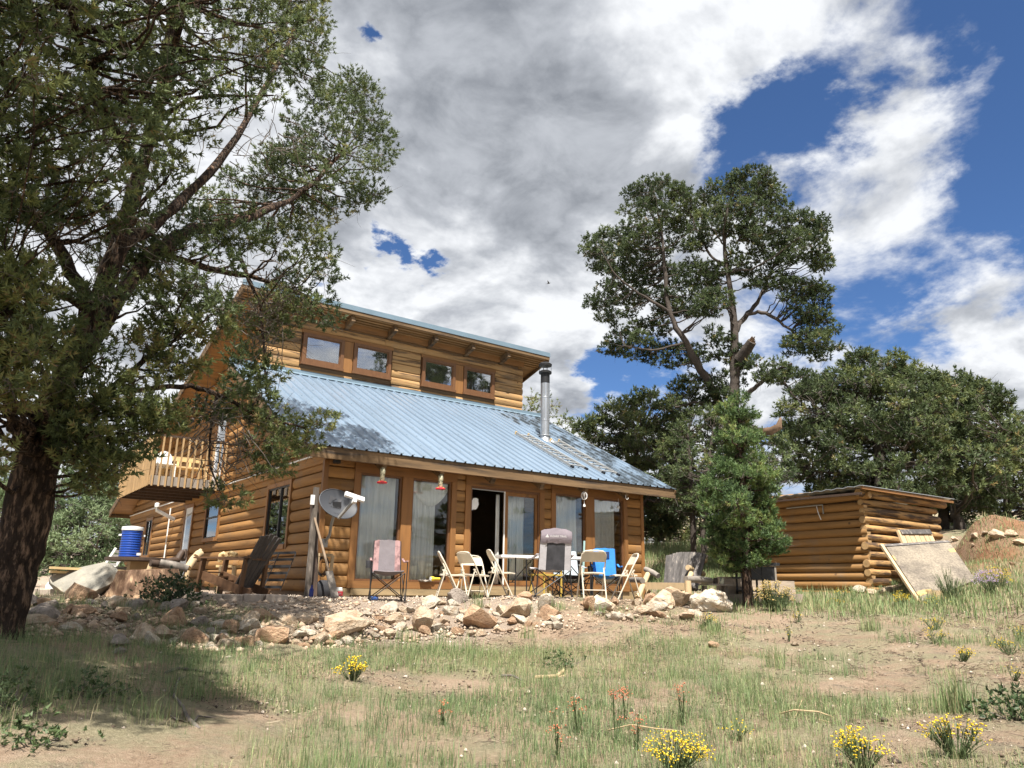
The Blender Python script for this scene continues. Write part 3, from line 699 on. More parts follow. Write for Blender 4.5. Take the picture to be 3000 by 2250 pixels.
# clerestory
cw = MB().box((.04, YC+.03, 5.0), (WX-.04, YC+.14, zr(YC)-.02)).build('clerestory_wall', M['inner'], house)
CW = [(1.1133, 2.0456), (2.4989, 3.4212), (4.5637, 5.4754), (5.9334, 6.8352)]; ct, cb = 6.2538, 5.6366
rows = [5.30+.205*k for k in range(8)]
for z in rows:
    if z+.1 > zr(YC)-.05: break
    cuts = []
    if z > cb-.16 and z < ct+.11: cuts = [(.98, 3.56), (4.43, 6.97)]
    for s, e in spans(.0, WX, cuts, 4.5): log((s, YC+.02, z), (e, YC+.02, z), (0, -1, 0), .205, M['log_old'], cw, .05)
MB().box((-.02, YC-.055, 6.68), (WX+.02, YC+.03, 6.86)).build('head_beam', M['trim_x'], house)
for a_, b_ in ((.98, 3.56), (4.43, 6.97)):
    MB().box((a_, YC-.06, ct+.075), (b_, YC+.03, ct+.16)).build('trim_board', M['trim_x'], cw)
for (a_, b_), (c_, d_) in ((CW[0], CW[1]), (CW[2], CW[3])):
    MB().box((b_+.10, YC-.045, cb-.15), (c_-.10, YC+.03, ct+.07)).build('trim_board', M['trim'], cw)
for a_, b_ in CW:
    f_ = MB(); t_ = .09
    f_.box((a_-t_, YC-.075, cb-t_), (a_, YC+.03, ct+t_*.8)).box((b_, YC-.075, cb-t_), (b_+t_, YC+.03, ct+t_*.8)).box((a_, YC-.075, ct), (b_, YC+.03, ct+t_*.8)).box((a_-t_-.02, YC-.10, cb-t_-.06), (b_+t_+.02, YC+.03, cb-t_+.001)).box((a_, YC-.075, cb-t_), (b_, YC+.03, cb))
    o = f_.build('upper_window', M['sash'], house)
    k = .03; g_ = MB().box((a_, YC-.05, cb), (a_+k, YC-.02, ct)).box((b_-k, YC-.05, cb), (b_, YC-.02, ct)).box((a_+k, YC-.05, cb), (b_-k, YC-.02, cb+k)).box((a_+k, YC-.05, ct-k), (b_-k, YC-.02, ct)).build('frame', M['sash'], o)
    MB().box((a_+k, YC-.035, cb+k), (b_-k, YC-.029, ct-k)).build('pane', M['glass_hi'], o)
    MB().box((a_, YC+.02, cb), (b_, YC+.029, ct)).build('dark_backing', M['interior'], o)  # dark sheet standing for the unlit space inside
# long rear roof that rises over the clerestory
XU = float(aty(*Z2(2117, 470), PK)[0])
sr = math.atan((UZ-RE)/(DEP+OV-PK)); RN = np.array([0, math.sin(sr), math.cos(sr)]); RA = np.array([0, math.cos(sr), -math.sin(sr)])
rl = math.hypot(UZ-RE, DEP+OV-PK)
p0 = np.array([X0+.02, PK+.03, UZ]); 
rr = MB().prism([p0+RN*.02, p0+RA*(rl-.05)+RN*.02, p0+RA*(rl-.05)+RN*.13, p0+RN*.13], (XU-X0-.04, 0, 0)).build('upper_roof', M['soffit'], house)
PWU = (XU-X0)/10
pm2 = panel_mesh(PWU, 4, rl, 'roof_panel')
for k in range(10):
    o = bpy.data.objects.new('roof_panel', pm2); COL.objects.link(o); o.parent = rr
    p = np.array([X0+k*PWU, PK, UZ])+RN*.14; o.location = tuple(p-ORG[house.name]); o.rotation_euler = (-sr, 0, 0); ORG[o.name] = ORG[house.name]
# soffit boards of the upper overhang
for k in range(6):
    y = PK+.05+k*.105
    for s, e in ((X0+.03, 3.4), (3.403, XU-.03)):
        MB().box((s, y, zr(y)-.012), (e, y+.101, zr(y+.05)+.01)).build('soffit_board', M['soffit'], rr)
MB().box((X0, PK-.02, UZ-.03), (XU, PK+.028, UZ+.075)).build('fascia', M['fascia'], house)
MB().box((X0-.012, PK-.036, UZ+.068), (XU+.012, PK+.02, UZ+.20)).build('roof_flashing', M['flash'], house)
for px, py in ((755, 215), (1045, 280), (1320, 340), (1570, 405), (1810, 460)):
    x = float(aty(*Z2(px, py), YC-.2)[0])
    MB().beam((x, PK+.05, zr(PK+.05)-.10), (x, YC+.05, zr(YC+.05)-.10), .10, .17, RN).build('rafter', M['fascia'], house)
x = float(aty(*Z2(480, 150), YC-.2)[0]); MB().beam((x, PK+.05, zr(PK+.05)-.10), (x, YC+.05, zr(YC+.05)-.10), .10, .17, RN).build('rafter', M['fascia'], house)
for x in (X0+.0225, XU-.0225):
    rake((x, PK+.03, UZ+.03), (x, DEP+OV, zr(DEP+OV)+.03), .22)
MB().box((X0, DEP+OV-.05, RE-.1), (XU, DEP+OV, RE+.12)).build('fascia', M['fascia'], house)
# stovepipe through the front roof
def on_roof(px, py, off=0.):
    r = ray(px, py); n = UPN; p = np.array([0, -OV, EZ])+n*off; return CAM+r*((p-CAM)@n)/(r@n)
sb = on_roof(*Z7(668, 810)); d_sb = math.hypot(sb[0]-CAM[0], sb[1]-CAM[1]); st = atd(*Z7(672, 75), d_sb); ph = st[2]-sb[2]
c0 = (sb[0], sb[1], sb[2]-.15)
pipe = MB().lathe(c0, [(.118, 0), (.118, ph*.33)], 20).build('stovepipe', M['steel'], house, smooth=40)
MB().lathe((sb[0], sb[1], sb[2]-.15+ph*.33), [(.124, -.02), (.124, 0), (.120, .002), (.120, ph*.30), (.126, ph*.30+.002), (.126, ph*.30+.02), (.120, ph*.30+.025), (.120, ph*.5)], 20).build('pipe_section', M['steel'], pipe, smooth=40)
MB().lathe((sb[0], sb[1], sb[2]-.15+ph*.83), [(.121, 0), (.121, ph*.13), (.17, ph*.135), (.175, ph*.16), (.13, ph*.175)], 20).build('pipe_collar', M['soot'], pipe, smooth=40)
cp = MB().lathe((sb[0], sb[1], sb[2]-.15+ph*1.07), [(.175, 0), (.18, .05), (.12, .09), (.02, .105)], 20)
for k in range(4):
    a_ = k*1.57+.6; cp.beam((sb[0]+.165*math.cos(a_), sb[1]+.165*math.sin(a_), sb[2]-.15+ph*.98), (sb[0]+.165*math.cos(a_), sb[1]+.165*math.sin(a_), sb[2]-.14+ph*1.08), .02, .006, (math.cos(a_), math.sin(a_), 0))
cp.build('pipe_cap', M['soot'], pipe, smooth=40)
MB().lathe((sb[0], sb[1], sb[2]-.02), [(.24, -.1), (.17, .0), (.14, .10), (.175, .105), (.175, .12), (.125, .14)], 20).build('storm_collar', M['steel'], pipe, smooth=40)
# balcony on the side wall
BY0, BY1, BX, BZ = 6.44, 10.43, -1.77, 2.56
bal = MB().box((BX, BY0, BZ-.05), (-.06, BY1, BZ)).build('balcony', M['bal'], house)
for k in range(6):
    y = BY0+.06+k*(BY1-BY0-.12)/5; MB().box((BX+.05, y-.03, BZ-.21), (-.06, y+.03, BZ-.052)).build('joist', M['darkwood'], bal)
MB().box((BX, BY0-.035, BZ-.2), (-.06, BY0-.002, BZ+.02)).build('rim_board', M['greywood'], bal); MB().box((BX-.035, BY0-.035, BZ-.2), (BX-.002, BY1, BZ+.02)).build('rim_board', M['bal'], bal)
MB().box((BX-.06, BY0-.06, BZ+.98), (-.06, BY0+.05, BZ+1.02)).build('top_rail', M['darkwood'], bal); MB().box((BX-.06, BY0+.052, BZ+.98), (BX+.05, BY1, BZ+1.02)).build('top_rail', M['darkwood'], bal)
bm_ = MB().box((-.019, -.016, -.23), (.019, .016, .975)); b0 = None
def baluster(x, y):
    global b0
    if b0 is None:
        b0 = bm_.build('baluster', M['bal'], bal, world=False); me = b0.data
        v = np.array(bm_.v); me.vertices.foreach_set('co', v.astype(np.float32).ravel()); me.update(); o = b0
    else:
        o = bpy.data.objects.new('baluster', b0.data); COL.objects.link(o); o.parent = bal; ORG[o.name] = ORG[house.name]
    o.location = tuple(np.array([x, y, BZ])-ORG[house.name])
for k in range(12): baluster(BX+.03+k*(1.62/11), BY0-.057)
for k in range(22): baluster(BX-.057, BY0+.03+k*(BY1-BY0-.06)/21)
for x, y in ((BX+.03, BY0+.0), (BX+.03, BY1-.05)): MB().box((x-.045, y+.002, BZ), (x+.045, y+.09, BZ+.98)).build('post', M['bal'], bal)
# vent elbow, conduit, floodlights fixed to the wall
ve = atx(*Z1(540, 950), -.02); v1 = atd(*Z1(405, 880), math.hypot(ve[0]-CAM[0]-.45, ve[1]-CAM[1]))
vp = MB().tube([ve, v1, v1+np.array([0, 0, .10])], .055, 10).build('vent_pipe', M['steel'], house, smooth=40)
MB().lathe(v1+np.array([0, 0, .10]), [(.07, 0), (.07, .10), (.03, .12)], 12).build('vent_cap', M['white'], vp, smooth=40)
cdp = atx(*Z1(500, 950), -.10); MB().tube([(cdp[0], cdp[1], .1), (cdp[0], cdp[1], 2.3)], .02, 6).build('conduit', M['white'], house)
fl = MB().box((.10, -.33, 2.36), (.28, -.17, 2.41)); fl.tube([(.19, -.12, 2.45), (.19, -.25, 2.38)], .03, 8); fl.build('floodlight', M['greywood'], house)
MB().box((.06, -.24, 2.28), (.16, -.12, 2.36)).build('floodlight_sensor', M['black'], house)
MB().box((8.07, .25, 2.18), (8.28, .4, 2.32)).build('floodlight', M['black'], house)
# ------------------------------------------------------------------ ladders on the roof
def ladder(tl, bl, tr_, br, n, label):
    a, b, c, d = (on_roof(*Z7(*q), .055) for q in (tl, bl, tr_, br))
    t = thing('ladder', label, 'ladder', (a+b)/2)
    for p, q in ((a, b), (c, d)):
        MB().beam(p, q, .024, .06, UPN).build('rail', M['alu'], t)
    for k in range(n):
        s = (k+.5)/n; p = a+(b-a)*s; q = c+(d-c)*s; MB().tube([p, q], .017, 6).build('rung', M['alu'], t)
    for p in (b, d): MB().beam(p-ALONG*.0, p-ALONG*.09, .05, .05, UPN).build('foot', M['black'], t)
    for p in (a, c): MB().beam(p, p+ALONG*.05, .036, .08, UPN).build('end_cap', M['lumber'], t)
ladder((385, 745), (930, 1072), (510, 765), (1070, 1092), 11, 'aluminium ladder lying on the blue roof, left one beside the stovepipe')
ladder((735, 818), (1240, 1132), (815, 822), (1388, 1152), 10, 'aluminium ladder lying on the blue roof, right one farther from the stovepipe foot')
# ------------------------------------------------------------------ feeders and ornaments under the eave
def hook(x, z0): return np.array([x, -.43, z0])
def feeder(px, label):
    b = aty(*px, -.43); t = thing('hummingbird_feeder', label, 'bird feeder', b, 'hummingbird feeders under the eave')
    MB().lathe(b+np.array([0, 0, .035]), [(.03, 0), (.045, .03), (.045, .13), (.05, .14), (.05, .22), (.035, .25), (.03, .255)], 14).build('bottle', M['feederglass'], t, smooth=40)
    MB().lathe(b, [(.09, .0), (.10, .012), (.085, .03), (.035, .045), (.035, .075)], 16).build('base', M['red'], t, smooth=40)
    for k in range(4):
        a = k*1.57+.4; MB().lathe(b+np.array([.07*math.cos(a), .07*math.sin(a), .02]), [(.016, 0), (.018, .012), (.005, .02)], 8).build('flower_port', M['yellow'], t)
    MB().tube([b+np.array([0, 0, .28]), b+np.array([0, 0, .37])], .004, 5).build('hanger', M['black'], t)
M['red'] = mat('red plastic', (.55, .03, .05), .35); M['yellow'] = mat('yellow plastic', (.75, .55, .06), .4)
M['feederglass'] = mat('printed feeder bottle', (.55, .52, .36), .25, spec=.6, col2=(.12, .13, .09), c2scale=22., c2lo=.48, c2hi=.58)
feeder(Z3(893, 385), 'red based hummingbird feeder hanging above the pink and grey camp chair')
feeder(Z3(1460, 445), 'red based hummingbird feeder hanging before the swag curtain')
b = aty(*Z4(1571, 348), -.43); t = thing('sun_catcher', 'round filigree sun catcher hanging before the right hand windows', 'ornament', b)
for k in range(4):
    a = k*math.pi/4; MB().tube([b+.07*np.array([math.cos(a)*math.cos(s), math.sin(a)*math.cos(s), 1.25*math.sin(s)]) for s in np.linspace(0, 2*math.pi, 14)[:-1]], .005, 4, closed=True).build('ring', M['white'], t)
MB().tube([b+np.array([0, 0, .09]), b+np.array([0, 0, .24])], .003, 4).build('cord', M['black'], t)
MB().tube([b-np.array([0, 0, .09]), b-np.array([0, 0, .2])], .003, 4).lathe(b-np.array([0, 0, .24]), [(.03, 0), (.022, .04), (.006, .06)], 8).build('bell', M['white'], t)
b = aty(*Z4(1912, 460), -.10); t = thing('wind_chime', 'small white bell hanging inside the right edge of the last window', 'ornament', b)
MB().lathe(b-np.array([0, 0, .03]), [(.035, 0), (.03, .04), (.008, .07)], 10).build('bell', M['white'], t); MB().tube([b, b+np.array([0, 0, .2])], .003, 4).build('cord', M['white'], t)
b = aty(*Z4(1985, 380), -.45); tag(MB().tube([b+np.array([0, 0, .17]), b+np.array([0, 0, .02]), b+np.array([.02, -.015, -.015]), b+np.array([.045, -.03, .0]), b+np.array([.05, -.033, .03])], .006, 5).build('plant_hook', M['white'], org=b), 'empty white hook hanging from the eave beam at its right end', 'hook')
# ------------------------------------------------------------------ satellite dish
dc = atd(*Z3(470, 582), 12.9); t = thing('satellite_dish', 'grey oval satellite dish with dark logo mounted at the house corner', 'satellite dish', (dc[0], dc[1], .2))
dn = nrm((.02, -.80, .42)); e1 = nrm(np.cross(dn, (0, 0, 1))); e1 = -e1 if e1@RT < 0 else e1; e2 = nrm(np.cross(e1, -dn)); e2 = -e2 if e2[2] < 0 else e2
roll = math.radians(-16); e1, e2 = e1*math.cos(roll)+e2*math.sin(roll), e2*math.cos(roll)-e1*math.sin(roll)
A_, B_ = .335, .275
def dpt(u, v, off=0.): return dc+e1*A_*u+e2*B_*v+dn*(.075*(u*u+v*v)-.075+off)
vs = []; fs = []; nR, nT = 7, 32
for s in (0, -.008):
    for i in range(nR+1):
        for k in range(nT):
            r = i/nR; a = 2*math.pi*k/nT; vs.append(dpt(r*math.cos(a), r*math.sin(a), s))
N1 = (nR+1)*nT
for i in range(nR):
    for k in range(nT):
        l = (k+1) % nT; fs.append((i*nT+k, (i+1)*nT+k, (i+1)*nT+l, i*nT+l)); fs.append((N1+i*nT+l, N1+(i+1)*nT+l, N1+(i+1)*nT+k, N1+i*nT+k))
for k in range(nT): l = (k+1) % nT; fs.append((nR*nT+k, N1+nR*nT+k, N1+nR*nT+l, nR*nT+l))
refl = MB().add(vs, fs).build('reflector', M['dishgrey'], t, smooth=50)
MB().tube([dpt(math.cos(a), math.sin(a), -.003) for a in np.linspace(0, 2*math.pi, 33)[:-1]], .009, 5, closed=True).build('rim', M['dishgrey'], t)
def dquad(us, off=.006): # flat print on the reflector
    return [dpt(u, v, off) for u, v in us]
lg = MB(); q = [(-.36, .42), (-.30, .06), (.06, .02), (.10, .36)]
lg.prism(dquad([(-.46, .52), (-.45, -.02), (-.34, -.02), (-.28, .22), (-.08, .46)]), dn*.002)
lg.prism(dquad([(.0, .51), (.18, .50), (.18, -.02), (.08, .08), (.0, .28)]), dn*.002)
lg.prism(dquad([(-.24, .0), (-.05, .13), (.06, .0), (-.1, -.04)]), dn*.002)
lg.build('logo', M['decal'], refl)
def text_mesh(name, s, size, mw, mt, parent):
    c = bpy.data.curves.new(name, 'FONT'); c.body = s; c.size = size; c.extrude = .0008; c.align_x = 'CENTER'; c.align_y = 'CENTER'; c.resolution_u = 2
    o = bpy.data.objects.new('tmp', c); COL.objects.link(o); bpy.context.view_layer.update()
    me = bpy.data.meshes.new_from_object(o.evaluated_get(bpy.context.evaluated_depsgraph_get())); bpy.data.objects.remove(o); bpy.data.curves.remove(c)
    mw = mw.copy(); mw.translation = mw.translation-Vector(ORG[parent.name]) if parent is not None else mw.translation
    me.transform(mw); me.name = name; me.materials.clear(); return finish(me, name, mt, parent)
def basis(x, y, n, p):
    m_ = Matrix.Identity(4)
    for i in range(3): m_[i][0], m_[i][1], m_[i][2], m_[i][3] = x[i], y[i], n[i], p[i]
    return m_
text_mesh('logo_text', 'DIRECTV', .06, basis(e1, e2, dn, dpt(-.14, -.17, .012)), M['decal'], refl)
text_mesh('maker_text', 'multi satellite', .022, basis(e1, e2, dn, dpt(.05, -.62, .012)), M['decal'], refl)
lb = atd(*Z3(625, 545), 12.45); foot = dpt(.12, -1.02, .0)
MB().beam(foot, lb, .035, .055, e2).build('arm', M['pole'], t)
r_ = e1; MB().beam(lb-r_*.17+e2*.055, lb+r_*.16+e2*.055, .05, .075, e2).beam(lb-e2*.06, lb+e2*.05, .07, .06, e1).build('receiver', M['whiteplastic'], t)
pb = dc-dn*.14-np.array([0, 0, .10]); w_ = atd(*Z3(400, 790), 13.05); k_ = atd(*Z3(335, 965), 13.25)
MB().tube([dc-dn*.09, pb, w_, w_*.5+k_*.5+np.array([.03, 0, -.02]), k_], .026, 8).build('mast', M['pole'], t, smooth=60)
MB().box(dc-dn*.10-np.array([.07, .05, .14]), dc-dn*.10+np.array([.07, .05, .08])).build('bracket', M['black'], t)
MB().beam(k_-np.array([0, 0, .07]), k_+np.array([0, 0, .07]), .09, .06, (0, 1, 0)).build('mount_plate', M['pole'], t)
# ------------------------------------------------------------------ boards, shovel and small things at the corner
def seg(name, px0, d0, px1, d1, w, h, mt, label, cat, upv=(0, -1, 0)):
    p = atd(*px0, d0); q = atd(*px1, d1); o = MB().beam(p, q, w, h, upv).build(name, M[mt], org=p); return tag(o, label, cat)
seg('fence_post', Z3(165, 1490), 12.75, Z3(256, 425), 13.0, .085, .05, 'postwood', 'tall grey weathered board leaning upright at the house corner', 'board')
seg('leaning_board', Z3(215, 1480), 12.95, Z3(238, 590), 13.25, .15, .03, 'darkwood', 'dark board standing behind the tall grey board at the house corner', 'board')
tag(MB().box(atd(*Z3(218, 545), 12.9)-np.array([.03, .02, .08]), atd(*Z3(218, 545), 12.9)+np.array([.03, .02, .08])).build('thermometer', M['white'], org=atd(*Z3(218, 545), 12.9)), 'small white gauge fixed on the tall grey board', 'gauge')
p = atd(*Z3(238, 722), 12.9); q = atd(*Z3(378, 1240), 12.55); e = atd(*Z3(435, 1490), 12.4)
t = thing('shovel', 'shovel with pale wooden handle leaning beside the satellite dish mast', 'shovel', e)
MB().tube([p, q], .019, 8).build('handle', M['handlewood'], t); MB().beam(q, e, .12, .02, (0, -1, .2)).build('blade', M['greywood'], t)
fr = [atd(*Z3(x, y), 13.3) for x, y in ((240, 1455), (272, 1078), (415, 1085), (372, 1452))]
t = thing('wooden_frame', 'small open wooden frame leaning on the wall under the dish', 'frame', fr[0])
for a, b_ in ((0, 1), (1, 2), (2, 3)): MB().beam(fr[a], fr[b_], .05, .03, (0, -1, 0)).build('side', M['palewood'], t)
hb = atd(*Z3(320, 1190), 13.34); 
for k in range(3): hb_ = MB().tube([hb+np.array([(.10-.015*k)*math.cos(a), .02*k, (.17-.02*k)*math.sin(a)]) for a in np.linspace(0, 6.28, 18)[:-1]], .009, 5, closed=True).build('cable_loop', M['black'], t)
b = onterr(atd(*Z3(320, 1400), 13.2)); tag(MB().lathe(b, [(.13, 0), (.16, .08), (.15, .2), (.06, .27)], 12).build('black_bundle', M['blackcloth'], org=b, smooth=60), 'black bundle lying inside the small wooden frame', 'bundle')
b = onterr(atd(*Z3(475, 1455), 12.7)); t = thing('jar', 'clear jar with red label and white lid beside the shovel blade', 'jar', b)
MB().lathe(b, [(.055, 0), (.06, .02), (.06, .12), (.05, .13)], 14).build('body', mat('jar body', (.45, .42, .38), .2), t, smooth=40); MB().lathe(b, [(.0615, .03), (.0615, .10)], 14).build('label', M['red'], t)
text_mesh('label_text', 'PURE', .035, basis(RT, np.array([0, 0, 1.]), nrm(CAM-b), b+nrm((CAM-b)*[1, 1, 0])*.064+np.array([0, 0, .065])), M['white'], t)
MB().lathe(b, [(.05, .13), (.05, .155), (.04, .16)], 14).build('lid', M['white'], t)
b = onterr(atd(*Z3(820, 1482), 12.4)); t = thing('crushed_can', 'blue and silver can lying under the pink and grey camp chair', 'can', b)
MB().tube([b+np.array([-.06, 0, .033]), b+np.array([.06, .02, .033])], .032, 10).build('body', mat('blue can', (.05, .12, .38), .35, metal=.4, col2=(.5, .5, .55), c2scale=12), t); MB().tube([b+np.array([.058, .02, .033]), b+np.array([.066, .021, .033])], .026, 10).build('lid', M['alu'], t)
b = onterr(atd(*Z3(205, 1462), 12.5)); t = thing('blue_bottle', 'small dark blue bottle at the foot of the tall grey board', 'bottle', b)
MB().lathe(b, [(.035, 0), (.035, .11), (.014, .15), (.014, .18)], 10).build('body', mat('blue glass', (.01, .02, .16), .2), t, smooth=40); MB().lathe(b, [(.016, .18), (.016, .20)], 8).build('cap', M['black'], t)
# ------------------------------------------------------------------ wire shelf by the side wall
A0, A1, B0, B1 = (atd(*Z1(*q), d) for q, d in (((1195, 1480), 13.9), ((1325, 1200), 14.1), ((1330, 1480), 13.9), ((1450, 1195), 14.1)))
t = thing('plant_stand', 'slanted black wire plant stand with six small shelves leaning on the side wall', 'plant stand', onterr((A0+B0)/2))
dy = np.array([-.05, .28, .0])
for p, q in ((A0, A1), (B0, B1)): MB().tube([p, q], .008, 5).build('upright', M['black'], t); 
for k in range(6):
    s = .05+k*.182; p = A0+(A1-A0)*s; q = B0+(B1-B0)*s; MB().hexa([p, q, q+dy, p+dy]+[v+np.array([0, 0, .045]) for v in (p, q, q+dy, p+dy)]).build('shelf', M['black'], t)
    MB().tube([p+dy, (A0+(A1-A0)*min(1, s+.18))], .005, 4).build('wire_brace', M['black'], t)
# ------------------------------------------------------------------ chairs
def arc_tube(pts, r, n=7): return MB().tube(pts, r, n)
def make_folding_chair(label):
    t = thing('folding_chair', label, 'folding chair', (0, 0, 0), 'tan metal folding chairs round the white table')
    w = .215; m_ = M['tan']
    def side(y): return [(.22, y, .0), (.0, y, .44), (-.10, y, .63)]
    L_ = side(-w)+[(-.165, -w*.96, .74), (-.19, -w*.72, .79), (-.195, -w*.3, .80), (-.195, w*.3, .80), (-.19, w*.72, .79), (-.165, w*.96, .74)]+side(w)[::-1]
    MB().tube(L_, .0135, 7).build('front_frame', m_, t, smooth=60)
    for s in (-1, 1): MB().tube([(-.22, s*(w-.022), 0), (-.07, s*(w-.022), .49), (-.055, s*(w-.022), .53)], .012, 6).build('rear_leg', m_, t, smooth=60)
    for s in (-1, 1):
        MB().box((.205, s*w-.018, 0), (.24, s*w+.018, .02)).build('foot_cap', M['black'], t); MB().box((-.238, s*(w-.022)-.016, 0), (-.203, s*(w-.022)+.016, .02)).build('foot_cap', M['black'], t)
        MB().beam((.03, s*(w-.012), .40), (-.1, s*(w-.012), .52), .006, .022).build('side_link', m_, t)
    g = [[(.245-.40*i/6, -w+.03+(2*w-.06)*j/6, .425+.012*math.cos((j/6-.5)*2.6)-.014*(1 if i == 0 else 0)-.008*math.sin(i/6*3.14)) for j in range(7)] for i in range(7)]
    MB().sheet(g, .02).build('seat', m_, t, smooth=40)
    g = [[(-.10-.087*i/6-.022*(1-((j/6-.5)*2)**2), -w+.012+(2*w-.024)*j/6, .615+.165*i/6) for j in range(7)] for i in range(7)]
    MB().sheet(g, .008).build('backrest', m_, t, smooth=40)
    MB().tube([(.145, -w, .15), (.145, w, .15)], .009, 6).build('crossbar', m_, t); MB().tube([(-.175, -w+.02, .15), (-.175, w-.02, .15)], .009, 6).build('crossbar', m_, t)
    return t
def put(o, px, py, d, rz, sink=.0):
    p = atd(px, py, d); o.location = (p[0], p[1], gz(p[0], p[1])-sink); o.rotation_euler = (0, 0, math.radians(rz))
fc = make_folding_chair('tan folding chair seen from the side, leftmost in the row before the door')
put(fc, *Z4(215, 1365), 12.9, -27)
for lab, q, d, rz in [('tan folding chair turned to show its back, second from the left before the door', (440, 1365), 13.2, 2), ('tan folding chair beside the left end of the white table', (715, 1365), 13.2, -24),
                      ('tan folding chair seen straight from behind, in front of the blue camp chair', (1650, 1380), 13.3, 62), ('tan folding chair facing left, beside the weathered bench', (1990, 1385), 13.7, 152), ('tan folding chair in the doorway of the house behind the others', (470, 1275), 14.7, -100)]:
    o = copy_tree(fc, label=lab); put(o, *Z4(*q), d, rz)
def make_camp_chair(label, seat_m, side_m, mid_m, head_m=None, logo=None, tall=.95):
    t = thing('camp_chair', label, 'camp chair', (0, 0, 0), 'folding camp chairs by the terrace'); k = M['black']
    hw = .27
    for s in (-1, 1):
        MB().tube([(s*.30, .24, 0), (s*.27, .27, .45), (s*.255, .36, tall)], .010, 6).build('back_post', k, t)
        MB().tube([(s*.32, -.26, 0), (s*.33, -.26, .60)], .010, 6).build('arm_post', k, t)
        MB().tube([(s*.31, -.26, .03), (s*.29, .26, .44)], .009, 6).build('side_brace', k, t); MB().tube([(s*.31, .24, .03), (s*.29, -.25, .43)], .009, 6).build('side_brace', k, t)
        for y in (-.26, .24): MB().lathe((s*.31, y, 0), [(.022, 0), (.022, .03), (.012, .035)], 8).build('foot', k, t)
        g = [[(s*(.33+.04*j/3-.02*i/5)-s*.03, -.30+.62*i/5, .615+.05*i/5-.035*math.sin(math.pi*i/5)) for j in range(4)] for i in range(6)]
        MB().sheet(g, .014).build('armrest', side_m, t, smooth=60)
    for y in (-.26, .25):
        MB().tube([(-.31, y, .03), (.29, y, .43)], .009, 6).build('cross_brace', k, t); MB().tube([(.31, y+.02, .03), (-.29, y+.02, .43)], .009, 6).build('cross_brace', k, t)
    g = [[(-hw+2*hw*j/8, -.27+.54*i/7, .445-.055*math.sin(math.pi*j/8)*math.sin(math.pi*(i+.6)/8)+(.02 if i == 0 else 0)) for j in range(9)] for i in range(8)]
    MB().sheet(g, .012).build('seat', seat_m, t, smooth=60)
    def bp(u, v):  # u across -1..1, v up 0..1
        y = .27+.10*v+.035*(1-u*u)*(1-.6*v); return (u*(hw-.012*v), y, .42+(tall-.42)*v+(.02*(1-u*u) if v > .95 else 0)+.006*math.sin(u*9+v*7))
    cuts = [(-1, -.58, side_m, 'side_panel'), (-.58, .58, mid_m, 'backrest'), (.58, 1, side_m, 'side_panel')]
    v1 = .70 if head_m else 1.
    for a, b_, m_, nm in cuts:
        MB().sheet([[bp(a+(b_-a)*j/5, v1*i/8) for j in range(6)] for i in range(9)], .012).build(nm, m_, t, smooth=60)
    if head_m:
        h = MB().sheet([[tuple(np.array(bp(-1+2*j/10, v1+(1-v1)*i/4))+np.array([0, .02*math.sin(math.pi*i/4), .028*(1-(2*j/10-1)**2)*i/4])) for j in range(11)] for i in range(5)], .035).build('headrest', head_m, t, smooth=60)
    if logo:
        xq = np.array([-1., 0, 0]); zq = nrm((0, .25, 1)); p = np.array(bp(0, .85))+np.array([.0, .052, .01])
        text_mesh('logo_text', logo, .045, basis(xq, zq, np.cross(xq, zq), p-xq*-.02), M['whiteplastic'], h)
        c_ = p-xq*.17; MB().prism([c_-xq*.03-zq*.02, c_+xq*.03-zq*.02, c_+zq*.035], np.cross(xq, zq)*.002).build('logo', M['whiteplastic'], h)
    cupx = -.37
    MB().lathe((cupx, -.2, .50), [(.045, 0), (.052, .11), (.05, .115)], 12).build('cup_holder', M['blackcloth'], t, smooth=60)
    return t
pinkm = mat('pink camo cloth', (.35, .215, .21), .9, col2=(.17, .10, .10), c2scale=9., c2lo=.46, c2hi=.6, bump=.006, bscale=14); greym = mat('mauve grey cloth', (.17, .15, .16), .9, var=.12, vscale=5, bump=.008, bscale=9)
lgrey = mat('light grey cloth', (.40, .385, .40), .9, var=.1, bump=.008, bscale=9); meshm = mat('black mesh cloth', (.035, .035, .04), .8, var=.5, vscale=5, bump=.006, bscale=10); headm = mat('mauve headrest cloth', (.22, .19, .215), .9, var=.25, vscale=4, bump=.008, bscale=9)
bluem = mat('blue cloth', (.03, .20, .55), .8, var=.12, vscale=6, bump=.008, bscale=9); navy = mat('navy cloth', (.015, .035, .10), .85); palec = mat('pale blue grey cloth', (.46, .52, .56), .9, var=.1, bump=.008, bscale=9)
c = make_camp_chair('pink and grey camp chair facing out before the first window', greym, pinkm, greym); put(c, *Z3(935, 1480), 12.5, -22); c.scale = (.86, 1, 1)
c = make_camp_chair('light grey camp chair with black mesh back, turned to face the white table', lgrey, lgrey, meshm, headm, 'OZARK TRAIL', tall=1.03); put(c, *Z4(1225, 1385), 12.75, 158)
c = make_camp_chair('bright blue camp chair at the right end of the white table', bluem, bluem, bluem); put(c, *Z4(1790, 1345), 14.6, -38); c.scale = (.84, 1, 1)
MB().box((-.12, .33, .78), (.12, .352, .90)).build('flap', navy, c); MB().box((-.09, .31, .86), (.0, .322, .89)).build('label', M['white'], c)
c = make_camp_chair('pale blue grey camp chair behind the white table', M['blackcloth'], palec, palec, tall=.92); put(c, *Z4(1440, 1335), 15.0, -20)
